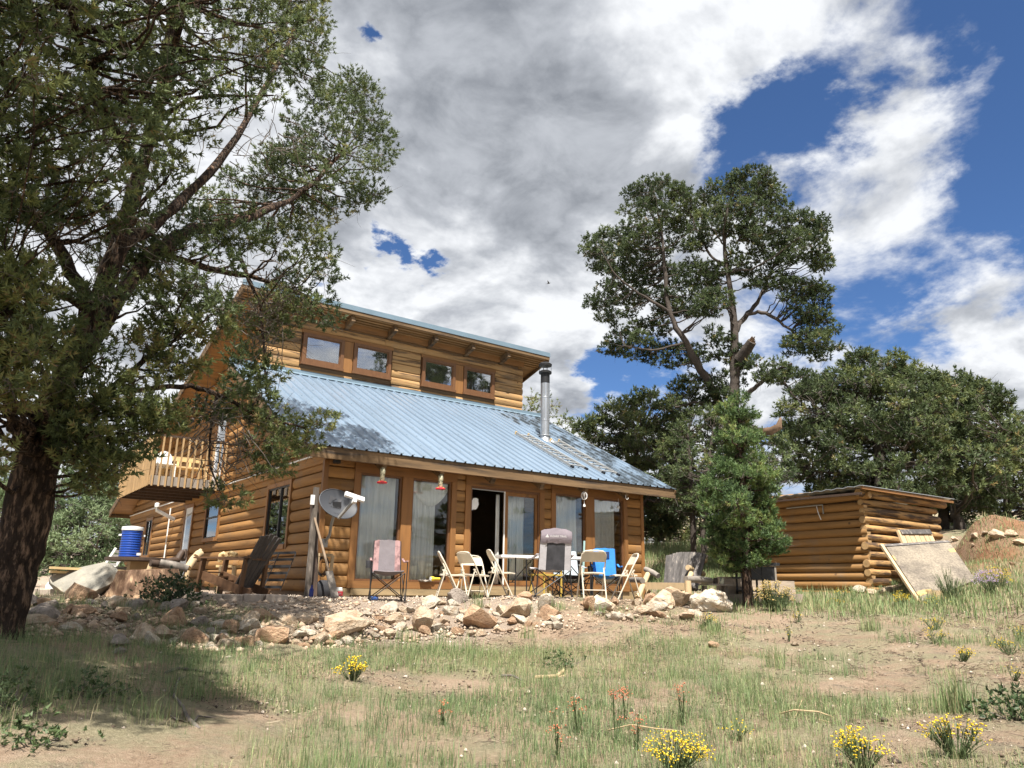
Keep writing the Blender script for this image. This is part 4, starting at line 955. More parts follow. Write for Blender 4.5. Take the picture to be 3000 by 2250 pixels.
# yellow chair half hidden behind the grey camp chair
b = onterr(atd(*Z4(1190, 1335), 14.1)); t = thing('yellow_chair', 'yellow wooden chair hidden behind the light grey camp chair', 'chair', b); ym = mat('yellow paint', (.46, .33, .07), .5, var=.15)
for x in (-.2, .2):
    for y in (-.19, .19): MB().box(b+np.array([x-.012, y-.012, 0]), b+np.array([x+.012, y+.012, .44 if y > 0 else .86])).build('leg', ym, t)
MB().box(b+np.array([-.23, -.22, .42]), b+np.array([.23, .22, .45])).build('seat', ym, t)
for z in (.56, .68, .80): MB().box(b+np.array([-.18, -.2, z]), b+np.array([.18, -.175, z+.06])).build('back_slat', ym, t)
# ------------------------------------------------------------------ white folding table
tl = atz(*Z4(740, 968), .70); tr_ = atz(*Z4(1790, 985), .70)
ax = nrm((tr_-tl)*[1, 1, 0]); ay = np.array([-ax[1], ax[0], 0]); Lt = np.linalg.norm(tr_-tl)
tl = atd(*Z4(745, 968), 13.75); tr_ = atd(*Z4(1790, 985), 14.3); tl[2] = tr_[2] = .695
ax = nrm(tr_-tl); ay = np.array([-ax[1], ax[0], 0]); Lt = np.linalg.norm(tr_-tl); tb = (tl+tr_)/2+ay*.30
t = thing('folding_table', 'long white plastic folding table with black legs among the chairs', 'table', onterr(tb))
def tp(u, v, z): p = tl+ax*u+ay*v; return np.array([p[0], p[1], z])
MB().hexa([tp(0, 0, .68), tp(Lt, 0, .68), tp(Lt, .72, .68), tp(0, .72, .68), tp(0, 0, .725), tp(Lt, 0, .725), tp(Lt, .72, .725), tp(0, .72, .725)]).build('tabletop', M['whiteplastic'], t)
for u in (.28, Lt-.28):
    g0 = gz(*tp(u, .3, 0)[:2])
    for v in (.08, .64): MB().tube([tp(u, v, .69), tp(u, v, g0)], .014, 6).build('leg', M['black'], t)
    MB().tube([tp(u, .08, .25), tp(u, .64, .25)], .01, 6).build('leg_brace', M['black'], t); MB().tube([tp(u, .36, .25), tp(u+(.4 if u < 1 else -.4), .36, .68)], .01, 6).build('leg_brace', M['black'], t)
# pole and flashlight by the windows
M['teal'] = mat('teal paint', (.28, .42, .40), .5); seg('broom_handle', Z4(1553, 1330), 15.4, Z4(1572, 800), 15.75, .028, .028, 'teal', 'pale teal pole leaning against the third window', 'pole')
b = aty(*Z3(1410, 1310), -.10); b[2] = .245; t = thing('flashlight', 'yellow and grey flashlight lying on the sill of the second window', 'flashlight', b)
MB().lathe(b+np.array([-.10, 0, .045]), [(.045, 0), (.045, .05), (.028, .09), (.026, .2)], 10, (1, 0, 0)).build('body', M['yellow'], t, smooth=40); MB().lathe(b+np.array([-.105, 0, .045]), [(.04, 0), (.04, .006)], 10, (1, 0, 0)).build('lens', M['whiteplastic'], t)
b = aty(*Z3(1310, 1322), -.10); b[2] = .23; tag(MB().sheet([[(b[0]-.12+.24*i/5, b[1]-.05+.1*j/3, b[2]+.02+.02*math.sin(i*1.9+j)) for j in range(4)] for i in range(6)], .012).build('folded_rag', M['greywood'], org=b), 'crumpled grey rag lying on the sill beside the flashlight', 'rag')
# ------------------------------------------------------------------ weathered plank bench
b = onterr(atd(*Z5(790, 1290), 14.2)); t = thing('garden_bench', 'wide weathered bench with fan of grey planks and log arms', 'bench', b)
def bq(x, y, d): return atd(*Z5(x, y), d)
s0, s1 = bq(515, 1135, 14.0), bq(940, 1128, 13.6); ub = nrm((s1-s0)*[1, 1, 0]); vb = np.array([-ub[1], ub[0], 0]); zb = s0[2]
wid = np.linalg.norm((s1-s0)[:2])
for k in range(6): MB().beam(s0+vb*(.06+.095*k)+np.array([0, 0, -.02*k]), s0+ub*wid+vb*(.06+.095*k)+np.array([0, 0, -.02*k]), .09, .025).build('seat_slat', M['oldplank'], t)
MB().beam(s0+np.array([0, 0, -.05]), s0+ub*wid+np.array([0, 0, -.05]), .035, .12).build('front_rail', M['palewood'], t)
nb = 12
for k in range(nb):
    f0 = (k+.5)/nb; p = s0+ub*wid*(.08+.84*f0)+vb*.52+np.array([0, 0, -.12]); top = bq(690+430*f0, 835-34*math.sin(f0*3.1)+random.uniform(-6, 6), 14.55)
    q = s0+ub*wid*(-.02+1.04*f0)+vb*.80; q[2] = top[2]; MB().beam(p+vb*(.012*(k % 2)), q+vb*(.012*(k % 2)), .072, .022, (-vb[0], -vb[1], .3)).build('back_plank', M['oldplank'], t)
def blog(a, b_, r, mt='palewood', nm='log'): return MB().tube([a, a*.5+b_*.5+np.array([0, 0, .008]), b_], [r, r*1.05, r*.95], 9).build(nm, M[mt], t, smooth=50)
g0 = b[2]
blog(bq(490, 1110, 13.95), bq(360, 1100, 14.6), .05, 'greywood', 'arm_log'); blog(bq(435, 1300, 13.7), bq(545, 1040, 14.3), .05, nm='leg_log')
blog(bq(955, 1095, 13.3), bq(1225, 1110, 13.9), .055, 'greywood', 'arm_log'); blog(bq(985, 1300, 13.3), bq(978, 1110, 13.3), .055, nm='leg_log'); blog(bq(925, 1290, 13.55), bq(1015, 1030, 14.0), .05, nm='leg_log')
blog(bq(975, 968, 14.2), bq(1150, 1040, 14.6), .05, nm='arm_log'); blog(bq(1120, 880, 14.6), bq(1175, 890, 14.65), .065, nm='back_log'); blog(bq(1060, 1180, 14.3), bq(1110, 915, 14.6), .05, nm='leg_log'); blog(bq(520, 985, 14.9), bq(660, 1060, 14.6), .05, 'greywood', 'arm_log')
blog(bq(560, 1210, 14.2), bq(520, 1290, 14.2), .04, nm='leg_log')
# low plank table with things on it
a = bq(1120, 1150, 13.9); c_ = bq(1440, 1160, 14.0); t = thing('plank_table', 'low plank table between the weathered bench and the timber steps', 'table', onterr((a+c_)/2)); c_[2] = a[2]; u_ = nrm((c_-a)*[1, 1, 0]); v_ = np.array([-u_[1], u_[0], 0])
for k in range(3): MB().beam(a+v_*.13*k, c_+v_*.13*k, .12, .03).build('top_plank', M['greywood'], t)
for p in (a+u_*.08, c_-u_*.08):
    for v in (.02, .24): q = p+v_*v; MB().beam(q-np.array([0, 0, .02]), (q[0], q[1], gz(q[0], q[1])), .04, .04, (1, 0, 0)).build('leg', M['greywood'], t)
p = bq(1180, 1130, 13.95); p[2] = a[2]+.018; tag(MB().box(p-np.array([.16, .06, 0]), p+np.array([.14, .06, .05])).build('pink_cloth', mat('faded pink', (.42, .25, .25), .9), org=p), 'faded pink folded cloth on the low plank table', 'cloth')
for px, lab, cc_ in ((1278, 'small dark tin on the low plank table', 'darkwood'), (1345, 'small clear glass jar on the low plank table', 'feederglass')):
    p = bq(px, 1140, 14.0); p[2] = a[2]+.016; o = MB().lathe(p, [(.04, 0), (.042, .08), (.03, .1)], 10).build('jar', M[cc_], org=p, smooth=40); tag(o, lab, 'jar')
# ------------------------------------------------------------------ grill behind the young pine
b = onterr(bq(1840, 1300, 14.6)); t = thing('charcoal_grill', 'black grill cart with flat lid and wheel behind the young pine', 'grill', b)
top = bq(1845, 915, 14.6)[2]; ux = RT*[1, 1, 0]; ux = nrm(ux); uy = np.array([-ux[1], ux[0], 0])
def gp(x, y, z): p = b+ux*x+uy*y; return np.array([p[0], p[1], z])
def gbox(nm, x0, x1, y0, y1, z0, z1, m_='black'): return MB().hexa([gp(x0, y0, z0), gp(x1, y0, z0), gp(x1, y1, z0), gp(x0, y1, z0), gp(x0, y0, z1), gp(x1, y0, z1), gp(x1, y1, z1), gp(x0, y1, z1)]).build(nm, M[m_], t)
h = top-b[2]; gbox('lid', -.34, .26, 0, .42, b[2]+h-.05, b[2]+h); gbox('firebox', -.30, .18, .03, .4, b[2]+h-.30, b[2]+h-.07)
for x in (-.42, -.05, .18):
    for y in (.02, .38): gbox('leg', x-.016, x+.016, y, y+.03, b[2]+.0, b[2]+h-.05, 'greywood' if x > .1 else 'black')
gbox('shelf', -.42, .2, .02, .38, b[2]+.24, b[2]+.27); gbox('side_shelf', -.62, -.36, 0, .4, b[2]+h*.62, b[2]+h*.62+.03)
for y in (-.03, .42): MB().tube([gp(.27, y, b[2]+.11), gp(.27, y+.045, b[2]+.11)], .11, 16).build('wheel', M['black'], t)
# timber steps
def timber(px, py, d, L_, lab, h_=.14, dep=.2, rz=0., mt='greytimber'):
    p = bq(px, py, d); p = np.array(p); a_ = nrm(ux*math.cos(rz)+uy*math.sin(rz)); c_ = np.array([-a_[1], a_[0], 0])
    q = [p-a_*L_/2-c_*dep/2, p+a_*L_/2-c_*dep/2, p+a_*L_/2+c_*dep/2, p-a_*L_/2+c_*dep/2]
    return MB().hexa([v-np.array([0, 0, h_]) for v in q]+q).build('timber', M[mt], lab)
M['greytimber'] = mat('grey timber', (.30, .245, .19), .85, var=.25, vscale=2., stretch=(3, 3, 5), bump=.005, bscale=8., rnd=.15)
b = onterr(bq(1480, 1290, 14.8)); t = thing('timber_steps', 'short flight of grey timber steps between the bench and the young pine', 'steps', b)
for px, py, d, L_ in ((1475, 1072, 15.6, .62), (1480, 1170, 15.0, .62), (1490, 1255, 14.7, .55)): timber(px, py, d, L_, t, .17)
b = onterr(bq(1850, 1310, 15.6)); t = thing('timber_edging', 'stacked grey timber edging behind the young pine and the grill', 'edging', b)
for px, py, d, L_ in ((1780, 1110, 16.1, 1.2), (1770, 1180, 15.9, 1.1), (1840, 1200, 15.8, 1.0), (1830, 1250, 15.6, 1.3), (1980, 1250, 15.5, .7), (1960, 1200, 15.7, .45)): timber(px, py, d, L_, t, .16)
# ------------------------------------------------------------------ shed
SX, SY = 10.5, -4.24; SZ = .12
sx1 = float(aty(*Z6(1500, 420), SY)[0]); sy1 = float(atx(*Z6(250, 420), SX)[1]); sy1 = min(max(sy1, SY+3.2), SY+6.0)
shed = thing('log_shed', 'low round log shed with flat metal roof beside the young pine', 'shed', (SX, SY, SZ))
ztop = float(aty(*Z6(880, 300), SY)[2]); nlog = 11; hl = (ztop-SZ)/nlog
swf = MB().box((SX+.06, SY+.06, SZ-.2), (sx1-.06, SY+.1, ztop)).build('front_wall', M['inner'], shed); sws = MB().box((SX+.06, SY+.1, SZ-.3), (SX+.1, sy1-.05, ztop)).build('side_wall', M['inner'], shed)
MB().box((sx1-.1, SY+.1, SZ-.2), (sx1-.06, sy1-.05, ztop+.1)).build('side_wall', M['shed_y_shaded'], shed); MB().box((SX+.1, sy1-.05, SZ-.2), (sx1-.1, sy1, ztop+.1)).build('rear_wall', M['shed_x'], shed)
def rlog(p, q, r, mt, par, sag=0.):
    p = np.array(p, float); q = np.array(q, float); d = nrm(q-p); r0 = r*random.uniform(.94, 1.06); r1 = r*random.uniform(.9, 1.05); pts = [p, p+d*.02, p*.67+q*.33+np.array([0, 0, random.uniform(-.008, .008)]), p*.33+q*.67, q-d*.02, q]
    o = MB().tube(pts, [r0*.8, r0*.93, r0*1.02, r1*1.02, r1*.95, r1*.82], 9).build('log', M[mt], par, smooth=50)
    o.data.materials.append(M['log_end'])
    for k in (-1, -2): o.data.polygons[k].material_index = 1
    return o
for k in range(nlog):
    z = SZ+hl*(k+.5); ext = random.uniform(.03, .12)
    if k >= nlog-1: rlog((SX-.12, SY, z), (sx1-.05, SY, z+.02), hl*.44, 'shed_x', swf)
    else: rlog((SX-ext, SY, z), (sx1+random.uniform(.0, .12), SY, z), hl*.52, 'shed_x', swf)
    zs = z-hl*.38; rlog((SX, SY-random.uniform(.02, .07), zs), (SX, sy1+random.uniform(0, .1), zs-.02), hl*.52, 'shed_y_shaded', sws)
rlog((SX-.28, SY-.06, ztop+hl*.55), (sx1+.3, SY-.06, ztop+hl*.55), hl*.55, 'shed_x', swf)
rlog((SX-.05, SY-.2, ztop+hl*.3), (SX-.05, sy1+.2, ztop-.02), hl*.5, 'shed_y_shaded', sws); rlog((SX-.03, SY+1.2, ztop+hl*.9), (SX-.03, sy1+.2, ztop+hl*.6), hl*.45, 'shed_y_shaded', sws)
zr0 = ztop+hl*1.15
tin = mat('shed roof tin', (.45, .48, .50), .35, metal=.6, var=.1)
vs = []; ny = 60
for i in range(ny+1):
    y = SY-.32+(sy1-SY+.7)*i/ny; z = zr0-.13*(i/ny)+.012*math.sin(i*1.6)
    vs += [(SX-.52, y, z), (sx1+.32, y, z+.03)]
rf = MB().add(vs+[(a, b_, c-.012) for a, b_, c in vs], [f for i in range(ny) for f in ((2*i, 2*i+1, 2*i+3, 2*i+2), (2*ny+2+2*i+2, 2*ny+2+2*i+3, 2*ny+2+2*i+1, 2*ny+2+2*i), (2*i, 2*i+2, 2*ny+4+2*i, 2*ny+2+2*i), (2*i+1, 2*ny+3+2*i, 2*ny+5+2*i, 2*i+3))]+[(0, 2*ny+2, 2*ny+3, 1)]).build('roof', tin, shed)
MB().box((SX-.50, SY-.30, zr0-.075), (sx1+.30, SY-.26, zr0-.022)).build('roof_board', M['trim_x'], shed); MB().box((SX-.50, SY-.26, zr0-.19), (SX-.46, sy1+.3, zr0-.14)).build('roof_board', M['darkwood'], shed)
p = atx(*Z6(440, 370), SX-.12); q = atx(*Z6(580, 357), SX-.12); cf = MB().tube([atx(*Z6(290, 385), SX-.12), p, q, q-np.array([0, 0, .2])], .018, 6).build('conduit', M['pole'], shed)
MB().tube([q+np.array([0, .15, -.02]), q+np.array([-.05, .1, -.15]), q+np.array([-.03, .05, -.33])], .01, 5).build('cable_end', M['white'], cf)
# boards leaning on the shed
def quadboard(name, tl, bl, br, tr_, th, mt, label, cat):
    n = nrm(np.cross(br-bl, tl-bl)); n = n if n@(CAM-bl) > 0 else -n
    return tag(MB().hexa([tl-n*th, bl-n*th, br-n*th, tr_-n*th, tl, bl, br, tr_]).build(name, mt, org=(bl+br)/2), label, cat)
osb = mat('weathered strand board', (.225, .19, .145), .9, col2=(.11, .092, .075), c2scale=2.2, c2lo=.42, c2hi=.7, var=.4, vscale=26., bump=.006, bscale=30.)
bl = atd(2688, 1752, 15.7); br = atd(2858, 1700, 17.3); tl = atd(2578, 1597, 17.25); tr_ = atd(2778, 1585, 18.9)
bl[2] = gz(bl[0], bl[1]); br = bl+nrm(br-bl)*np.linalg.norm(br-bl)
t = thing('strand_board_panel', 'large weathered strand board panel leaning against the shed', 'board', (bl+br)/2)
n_ = nrm(np.cross(br-bl, tl-bl)); n_ = n_ if n_@(CAM-bl) > 0 else -n_
def qb(u, v): return tl*(1-u)*(1-v)+tr_*u*(1-v)+bl*(1-u)*v+br*u*v
def patch(nm, u0, u1, v0, v1, o0, o1, mt): q = [qb(u0, v0), qb(u0, v1), qb(u1, v1), qb(u1, v0)]; return MB().hexa([p+n_*o0 for p in q]+[p+n_*o1 for p in q]).build(nm, mt, t)
patch('panel', .06, 1., .055, 1., -.012, .012, osb); band = mat('tan stained strand board', (.46, .30, .13), .9, var=.25, vscale=18.); patch('stain_band', .06, 1, .22, .31, .012, .0145, band); patch('stain_band', .06, .6, .86, .93, .012, .0145, band)
MB().beam(qb(.02, 0), qb(.02, 1.0), .06, .05, n_).build('edge_rail', M['palewood'], t); MB().beam(qb(0, .02), qb(1, .02), .07, .03, n_).build('edge_rail', M['oldplank'], t); MB().beam(qb(.98, .06)-n_*.03, qb(.98, 1)-n_*.03, .05, .04, n_).build('edge_rail', M['palewood'], t)
tl2, bl2, br2, tr2 = (atd(*Z6(*q), d) for q, d in (((1190, 565), 18.25), ((1240, 690), 18.05), ((1510, 680), 19.1), ((1455, 565), 19.2)))
t = thing('slatted_board', 'small slatted board standing behind the strand board panel', 'board', (bl2+br2)/2); n2 = nrm(np.cross(br2-bl2, tl2-bl2)); n2 = n2 if n2@(CAM-bl2) > 0 else -n2
for k in range(7):
    u0, u1 = k/7+.01, (k+1)/7-.01; P_ = lambda u, v: tl2*(1-u)*(1-v)+tr2*u*(1-v)+bl2*(1-u)*v+br2*u*v
    q = [P_(u0, 0), P_(u0, 1.6), P_(u1, 1.6), P_(u1, 0)]; MB().hexa([p-n2*.015 for p in q]+[p+n2*.004*(k % 2) for p in q]).build('slat', M['palewood'], t)
MB().beam(P_(.04, .12)+n2*.02, P_(.96, .12)+n2*.02, .11, .025, n2).build('top_rail', M['oldplank'], t); MB().beam(P_(0, 0), P_(0, 1.6), .05, .05, n2).build('edge_rail', M['palewood'], t)
p = atg(*Z6(1508, 1105)); tag(MB().box(p+np.array([-.22, -.09, -.03]), p+np.array([.22, .09, .12])).build('timber_block', M['palewood'], org=p), 'short pale timber block lying at the foot of the leaning strand board', 'block')
# ------------------------------------------------------------------ patio on the left
tc_ = atd(408, 1634, 14.6); t = thing('round_table', 'round dark table on a square wooden base beside the boulder', 'table', (tc_[0], tc_[1], gz(tc_[0], tc_[1])))
zt_ = tc_[2]; MB().lathe((tc_[0], tc_[1], zt_-.06), [(.50, 0), (.53, .01), (.53, .055), (.50, .06)], 28).build('tabletop', M['darkwood'], t, smooth=40); MB().box((tc_[0]-.15, tc_[1]-.15, gz(tc_[0], tc_[1])), (tc_[0]+.15, tc_[1]+.15, zt_-.065)).build('base', M['bal'], t)
wc = atd(*Z1(200, 1215), 14.45); wc[2] = zt_+.0; t = thing('water_cooler', 'blue ribbed drink cooler with white lid on the round dark table', 'cooler', wc); bl_ = mat('blue cooler plastic', (.012, .055, .30), .35)
prof = []
for k in range(11): prof += [(.155, .04*k), (.163, .04*k+.012), (.163, .04*k+.028), (.155, .04*k+.039)]
MB().lathe(wc, prof, 24).build('body', bl_, t, smooth=50); MB().lathe(wc, [(.17, .44), (.175, .46), (.17, .50), (.05, .515)], 24).build('lid', M['whiteplastic'], t, smooth=40)
for s in (-1, 1): MB().beam(wc+np.array([s*.165, 0, .36]), wc+np.array([s*.20, 0, .36]), .08, .03).build('handle', M['whiteplastic'], t)
MB().beam(wc+np.array([.10, -.14, .05]), wc+np.array([.13, -.21, .05]), .03, .04).build('tap', M['white'], t)
gb = atd(*Z1(182, 1300), 15.3); gb = onterr(gb); tag(MB().box(gb-np.array([.22, .2, 0]), gb+np.array([.22, .2, .42])).box(gb+np.array([-.24, -.22, .421]), gb+np.array([.24, .22, .45])).build('storage_box', mat('grey box', (.28, .27, .255), .8, var=.15), org=gb), 'grey storage box with lid standing left of the table base', 'box')
def lumber(px0, px1, d0, d1, off, lab):
    p = atd(*Z0(*px0), d0)+np.array([0, 0, off]); q = atd(*Z0(*px1), d1)+np.array([0, 0, off]); return tag(MB().beam(p, q, .14, .035).build('lumber_plank', M['lumber'], org=(p+q)/2), lab, 'plank', 'fresh planks laid on the boulder')
lumber((245, 1266), (620, 1284), 13.0, 13.3, .0, 'upper fresh yellow plank laid across the grey boulder'); lumber((248, 1275), (600, 1292), 13.08, 13.42, -.03, 'lower fresh yellow plank under the other on the boulder')
# white folding chair frame behind
b = onterr(atd(*Z0(545, 1300), 15.6)); t = thing('white_chair', 'white slatted folding chair standing beyond the planks', 'chair', b)
for s in (-1, 1): MB().beam(b+ux*(-.3)+uy*s*.2, b+ux*(.1)+uy*s*.2+np.array([0, 0, .78]), .03, .04).build('leg', M['white'], t); MB().beam(b+ux*(.28)+uy*s*.18, b+ux*(-.1)+uy*s*.18+np.array([0, 0, .45]), .03, .04).build('leg', M['white'], t)
for k in range(5): MB().beam(b+ux*(-.1+.08*k)-uy*.2+np.array([0, 0, .43]), b+ux*(-.1+.08*k)+uy*.2+np.array([0, 0, .43]), .06, .015).build('seat_slat', M['white'], t)
for k in range(4): z = .5+.075*k; MB().beam(b+ux*(-.3+.4*z/.78)-uy*.2+np.array([0, 0, z]), b+ux*(-.3+.4*z/.78)+uy*.2+np.array([0, 0, z]), .015, .05).build('back_slat', M['white'], t)
b = onterr(atd(*Z0(249, 1345), 14.5)); zt2 = atd(*Z0(249, 1312), 14.5)[2]; t = thing('white_jug', 'white pointed jug standing on the pale edging left of the boulder', 'jug', b); hh = zt2-b[2]
MB().lathe(b, [(.07, 0), (.075, hh*.6), (.03, hh*.85)], 12).build('body', M['whiteplastic'], t, smooth=40); MB().lathe(b, [(.03, hh*.85), (.025, hh)], 10).build('cap', M['white'], t)
# dark lounge chair facing left
def lounge(name, label, base, ang, mt, s=1., group=None, slats=5, pale=None):
    t = thing(name, label, 'chair', (0, 0, 0), group); m_ = M[mt]; pm_ = M[pale] if pale else m_
    for y in (-.3, .3):
        MB().beam((.42, y, 0), (.36, y, .58), .035, .11).build('front_leg', m_, t); MB().beam((.42, y*.9, .34), (-.52, y*.9, .04), .035, .13).build('side_rail', m_, t); MB().beam((-.34, y, .0), (-.40, y, .62), .035, .09).build('rear_leg', m_, t)
        MB().beam((.50, y*1.05, .59), (-.46, y*1.05, .60), .12, .025).build('armrest', m_, t)
    for k in range(6): x = .40-.105*k; MB().beam((x, -.29, .37-.033*k*1.9), (x, .29, .37-.033*k*1.9), .095, .022).build('seat_slat', m_, t)
    for k in range(slats):
        y = -.25+.5*k/(slats-1); MB().beam((-.20, y*.85, .14), (-.62, y*1.05, .98-.10*abs(y)*2), .095, .022, (1, 0, .4)).build('back_slat', pm_, t)
    MB().beam((-.42, -.28, .60), (-.42, .28, .60), .04, .07).build('back_rail', m_, t)
    t.location = tuple(base); t.rotation_euler = (0, 0, math.radians(ang)); t.scale = (s, s, s); return t
RTA = -35.7
M['adiron'] = mat('stained brown chair wood', (.10, .052, .026), .6, var=.3, vscale=3., stretch=(4, 4, 1)); M['adslat'] = mat('grey brown slats', (.075, .066, .062), .8, var=.4, vscale=3., rnd=.2)
lounge('adirondack_chair', 'dark slatted lounge chair nearest the side wall, facing left', onterr(atd(*Z1(965, 1490), 13.2)), 180+RTA-14, 'adiron', 1., pale='adslat')
# rustic log chair
b = onterr(atd(*Z1(560, 1480), 13.6)); t = thing('log_chair', 'rustic chair of rough peeled logs between the table and the lounge chair', 'chair', b)
def lq(x, y, d): return atd(*Z1(x, y), d)
for a, c_, da, db, r, mt in [((360, 1275), (470, 1300), 13.4, 13.5, .055, 'darkwood'), ((430, 1275), (640, 1320), 13.3, 13.3, .06, 'greywood'), ((350, 1330), (380, 1260), 13.6, 13.6, .045, 'palewood'), ((540, 1480), (545, 1320), 13.2, 13.2, .05, 'greywood'), ((500, 1360), (660, 1290), 13.25, 13.6, .05, 'greywood'), ((640, 1310), (720, 1200), 13.5, 13.75, .06, 'palewood'), ((655, 1290), (735, 1180), 13.55, 13.85, .035, 'palewood'), ((700, 1230), (740, 1205), 13.6, 13.7, .055, 'palewood'), ((560, 1255), (600, 1190), 13.9, 14., .05, 'darkwood'), ((600, 1250), (615, 1185), 14., 14.1, .05, 'darkwood'), ((400, 1480), (405, 1330), 13.7, 13.7, .05, 'greywood'), ((600, 1470), (640, 1330), 13.5, 13.5, .05, 'palewood'), ((440, 1330), (600, 1345), 13.5, 13.5, .05, 'greywood'), ((470, 1270), (560, 1255), 13.6, 13.8, .05, 'darkwood')]:
    p, q = lq(*a, da), lq(*c_, db); MB().tube([p, (p+q)/2+np.array([0, 0, .01]), q], [r, r*1.06, r*.92], 8).build('log', M[mt], t, smooth=50)
# pale bentwood chair behind
b = onterr(atd(*Z1(930, 1400), 15.2)); t = thing('pale_chair', 'pale wooden chair with curved back rails behind the dark lounge chair', 'chair', b)
for x0, x1, y0, y1 in ((870, 1005, 1205, 1255),):
    pts = [lq(930, 1275, 15.2), lq(935, 1200, 15.25), lq(965, 1197, 15.2), lq(1005, 1215, 15.1)]; MB().tube(pts, .035, 8).build('back_rail', M['lumber'], t, smooth=60); pts = [lq(945, 1245, 15.2), lq(965, 1215, 15.2), lq(1000, 1222, 15.1)]; MB().tube(pts, .025, 8).build('back_rail', M['lumber'], t, smooth=60)
MB().tube([lq(878, 1270, 15.4), lq(885, 1212, 15.4), lq(905, 1203, 15.4), lq(925, 1215, 15.4), lq(925, 1270, 15.4)], .04, 8).build('side_panel', M['lumber'], t, smooth=60)
MB().beam(lq(880, 1300, 15.3), lq(1000, 1300, 15.2), .42, .04).build('seat', M['lumber'], t)
for x, d in ((885, 15.5), (995, 15.4), (890, 15.), (985, 14.9)): p = lq(x, 1300, d); MB().beam(p, (p[0], p[1], gz(p[0], p[1])), .05, .05, (1, 0, 0)).build('leg', M['palewood'], t)
# balcony furniture
p = atd(*Z1(500, 505), 21.2); t = thing('balcony_bench', 'pale wooden bench standing on the balcony', 'bench', (p[0], p[1], BZ)); y_ = 7.9; x_ = -.75
MB().box((-1.35, y_, BZ+.62), (-.25, y_+.04, BZ+.74)).build('back_rail', M['lumber'], t); MB().box((-1.35, y_-.45, BZ+.40), (-.25, y_, BZ+.44)).build('seat', M['lumber'], t)
for x in (-1.3, -.9, -.6, -.32): MB().box((x-.03, y_+.001, BZ), (x+.03, y_+.04, BZ+.62)).build('slat', M['lumber'], t)
for x in (-1.32, -.28): MB().box((x-.03, y_-.44, BZ), (x+.03, y_-.38, BZ+.4)).build('leg', M['lumber'], t)
p = np.array([-1.35, 7.2, BZ]); t = thing('balcony_chair', 'white plastic chair with round back on the balcony', 'chair', p)
MB().prism([p+np.array([.20*math.cos(a), .18, .55+.22*math.sin(a)]) for a in np.linspace(0, 2*math.pi, 17)[:-1]], (0, .025, 0)).build('backrest', M['white'], t); MB().box(p+np.array([-.22, -.25, .38]), p+np.array([.22, .18, .41])).build('seat', M['white'], t)
for x in (-.2, .2):
    for y in (-.22, .16): MB().box(p+np.array([x-.02, y-.02, 0]), p+np.array([x+.02, y+.02, .38])).build('leg', M['white'], t)
# bird
p = atd(*H(1185, 612), 40.); t = thing('bird', 'small dark bird flying high over the roof', 'bird', p)
bm2 = MB(); f = nrm(RT+.3*UP); s_ = nrm(np.cross(f, (0, 0, 1.))); bm2.tube([p-f*.09, p-f*.04, p+f*.03, p+f*.08, p+f*.11], [.006, .03, .034, .022, .005], 8); bm2.build('body', M['black'], t, smooth=80)
for s in (-1, 1): MB().sheet([[p+s_*s*(.02+.19*i/4)+np.array([0, 0, .11*i/4-.01*(i > 3)])-f*(.05*(j-1)*(1-i/5))-f*.05*i/4 for j in range(3)] for i in range(5)], .004).build('wing', M['black'], t)
MB().prism([p-f*.08, p-f*.16+s_*.04, p-f*.14, p-f*.16-s_*.04], (0, 0, .004)).build('tail', M['black'], t)
# ------------------------------------------------------------------ trees
def unit(a): return a/(np.linalg.norm(a, axis=-1, keepdims=True)+1e-9)
def rvec(n): return unit(rng.normal(size=(n, 3)))
def inpoly(P, x, y):
    P = np.array(P, float); n = len(P); c = np.zeros(len(x), bool); j = n-1
    for i in range(n):
        xi, yi = P[i]; xj, yj = P[j]
        t = ((yi > y) != (yj > y)) & (x < (xj-xi)*(y-yi)/(yj-yi+1e-12)+xi); c ^= t; j = i
    return c
def edgedist(P, x, y):
    P = np.array(P, float); d = np.full(len(x), 1e9)
    for i in range(len(P)):
        a = P[i]; b = P[(i+1) % len(P)]; ab = b-a; t = np.clip(((x-a[0])*ab[0]+(y-a[1])*ab[1])/(ab@ab+1e-9), 0, 1)
        d = np.minimum(d, np.hypot(x-a[0]-ab[0]*t, y-a[1]-ab[1]*t))
    return d
def scatter(P, sp):
    """dart throwing in a polygon"""
    P = np.array(P, float); lo, hi = P.min(0), P.max(0); n = int((hi-lo).prod()/(sp*sp)*5)+30
    c = lo+rng.random((n, 2))*(hi-lo); c = c[inpoly(P, c[:, 0], c[:, 1])]; keep = []; cell = {}
    for p in c:
        k = (int(p[0]//sp), int(p[1]//sp)); ok = True
        for i in (-1, 0, 1):
            for j in (-1, 0, 1):
                for q in cell.get((k[0]+i, k[1]+j), ()):
                    if (p[0]-q[0])**2+(p[1]-q[1])**2 < sp*sp: ok = False
        if ok: cell.setdefault(k, []).append(p); keep.append(p)
    return np.array(keep).reshape(-1, 2)
def needles(P, A, S, k, w, t):
    n = len(P); P = np.repeat(P, k, 0); A = np.repeat(A, k, 0); S = np.repeat(S, k)[:, None]; m_ = n*k
    u = rng.random((m_, 1)); rad = unit(np.cross(A, rvec(m_)))
    base = P+A*S*(.0+.75*u); d = unit(A*(.25+.8*u*u)+rad*(1.0-.45*u)+rvec(m_)*.3)
    tip = base+d*S*(.42+.30*rng.random((m_, 1))); side = unit(np.cross(d, rvec(m_)))*w*S
    V = np.stack([base-side, base+side, tip], 1).reshape(-1, 3); F = np.arange(m_*3).reshape(-1, 3)
    tt = np.repeat(np.repeat(t, k), 3)
    return V, F, np.clip(tt+rng.normal(0, .05, len(tt)), 0, 1)
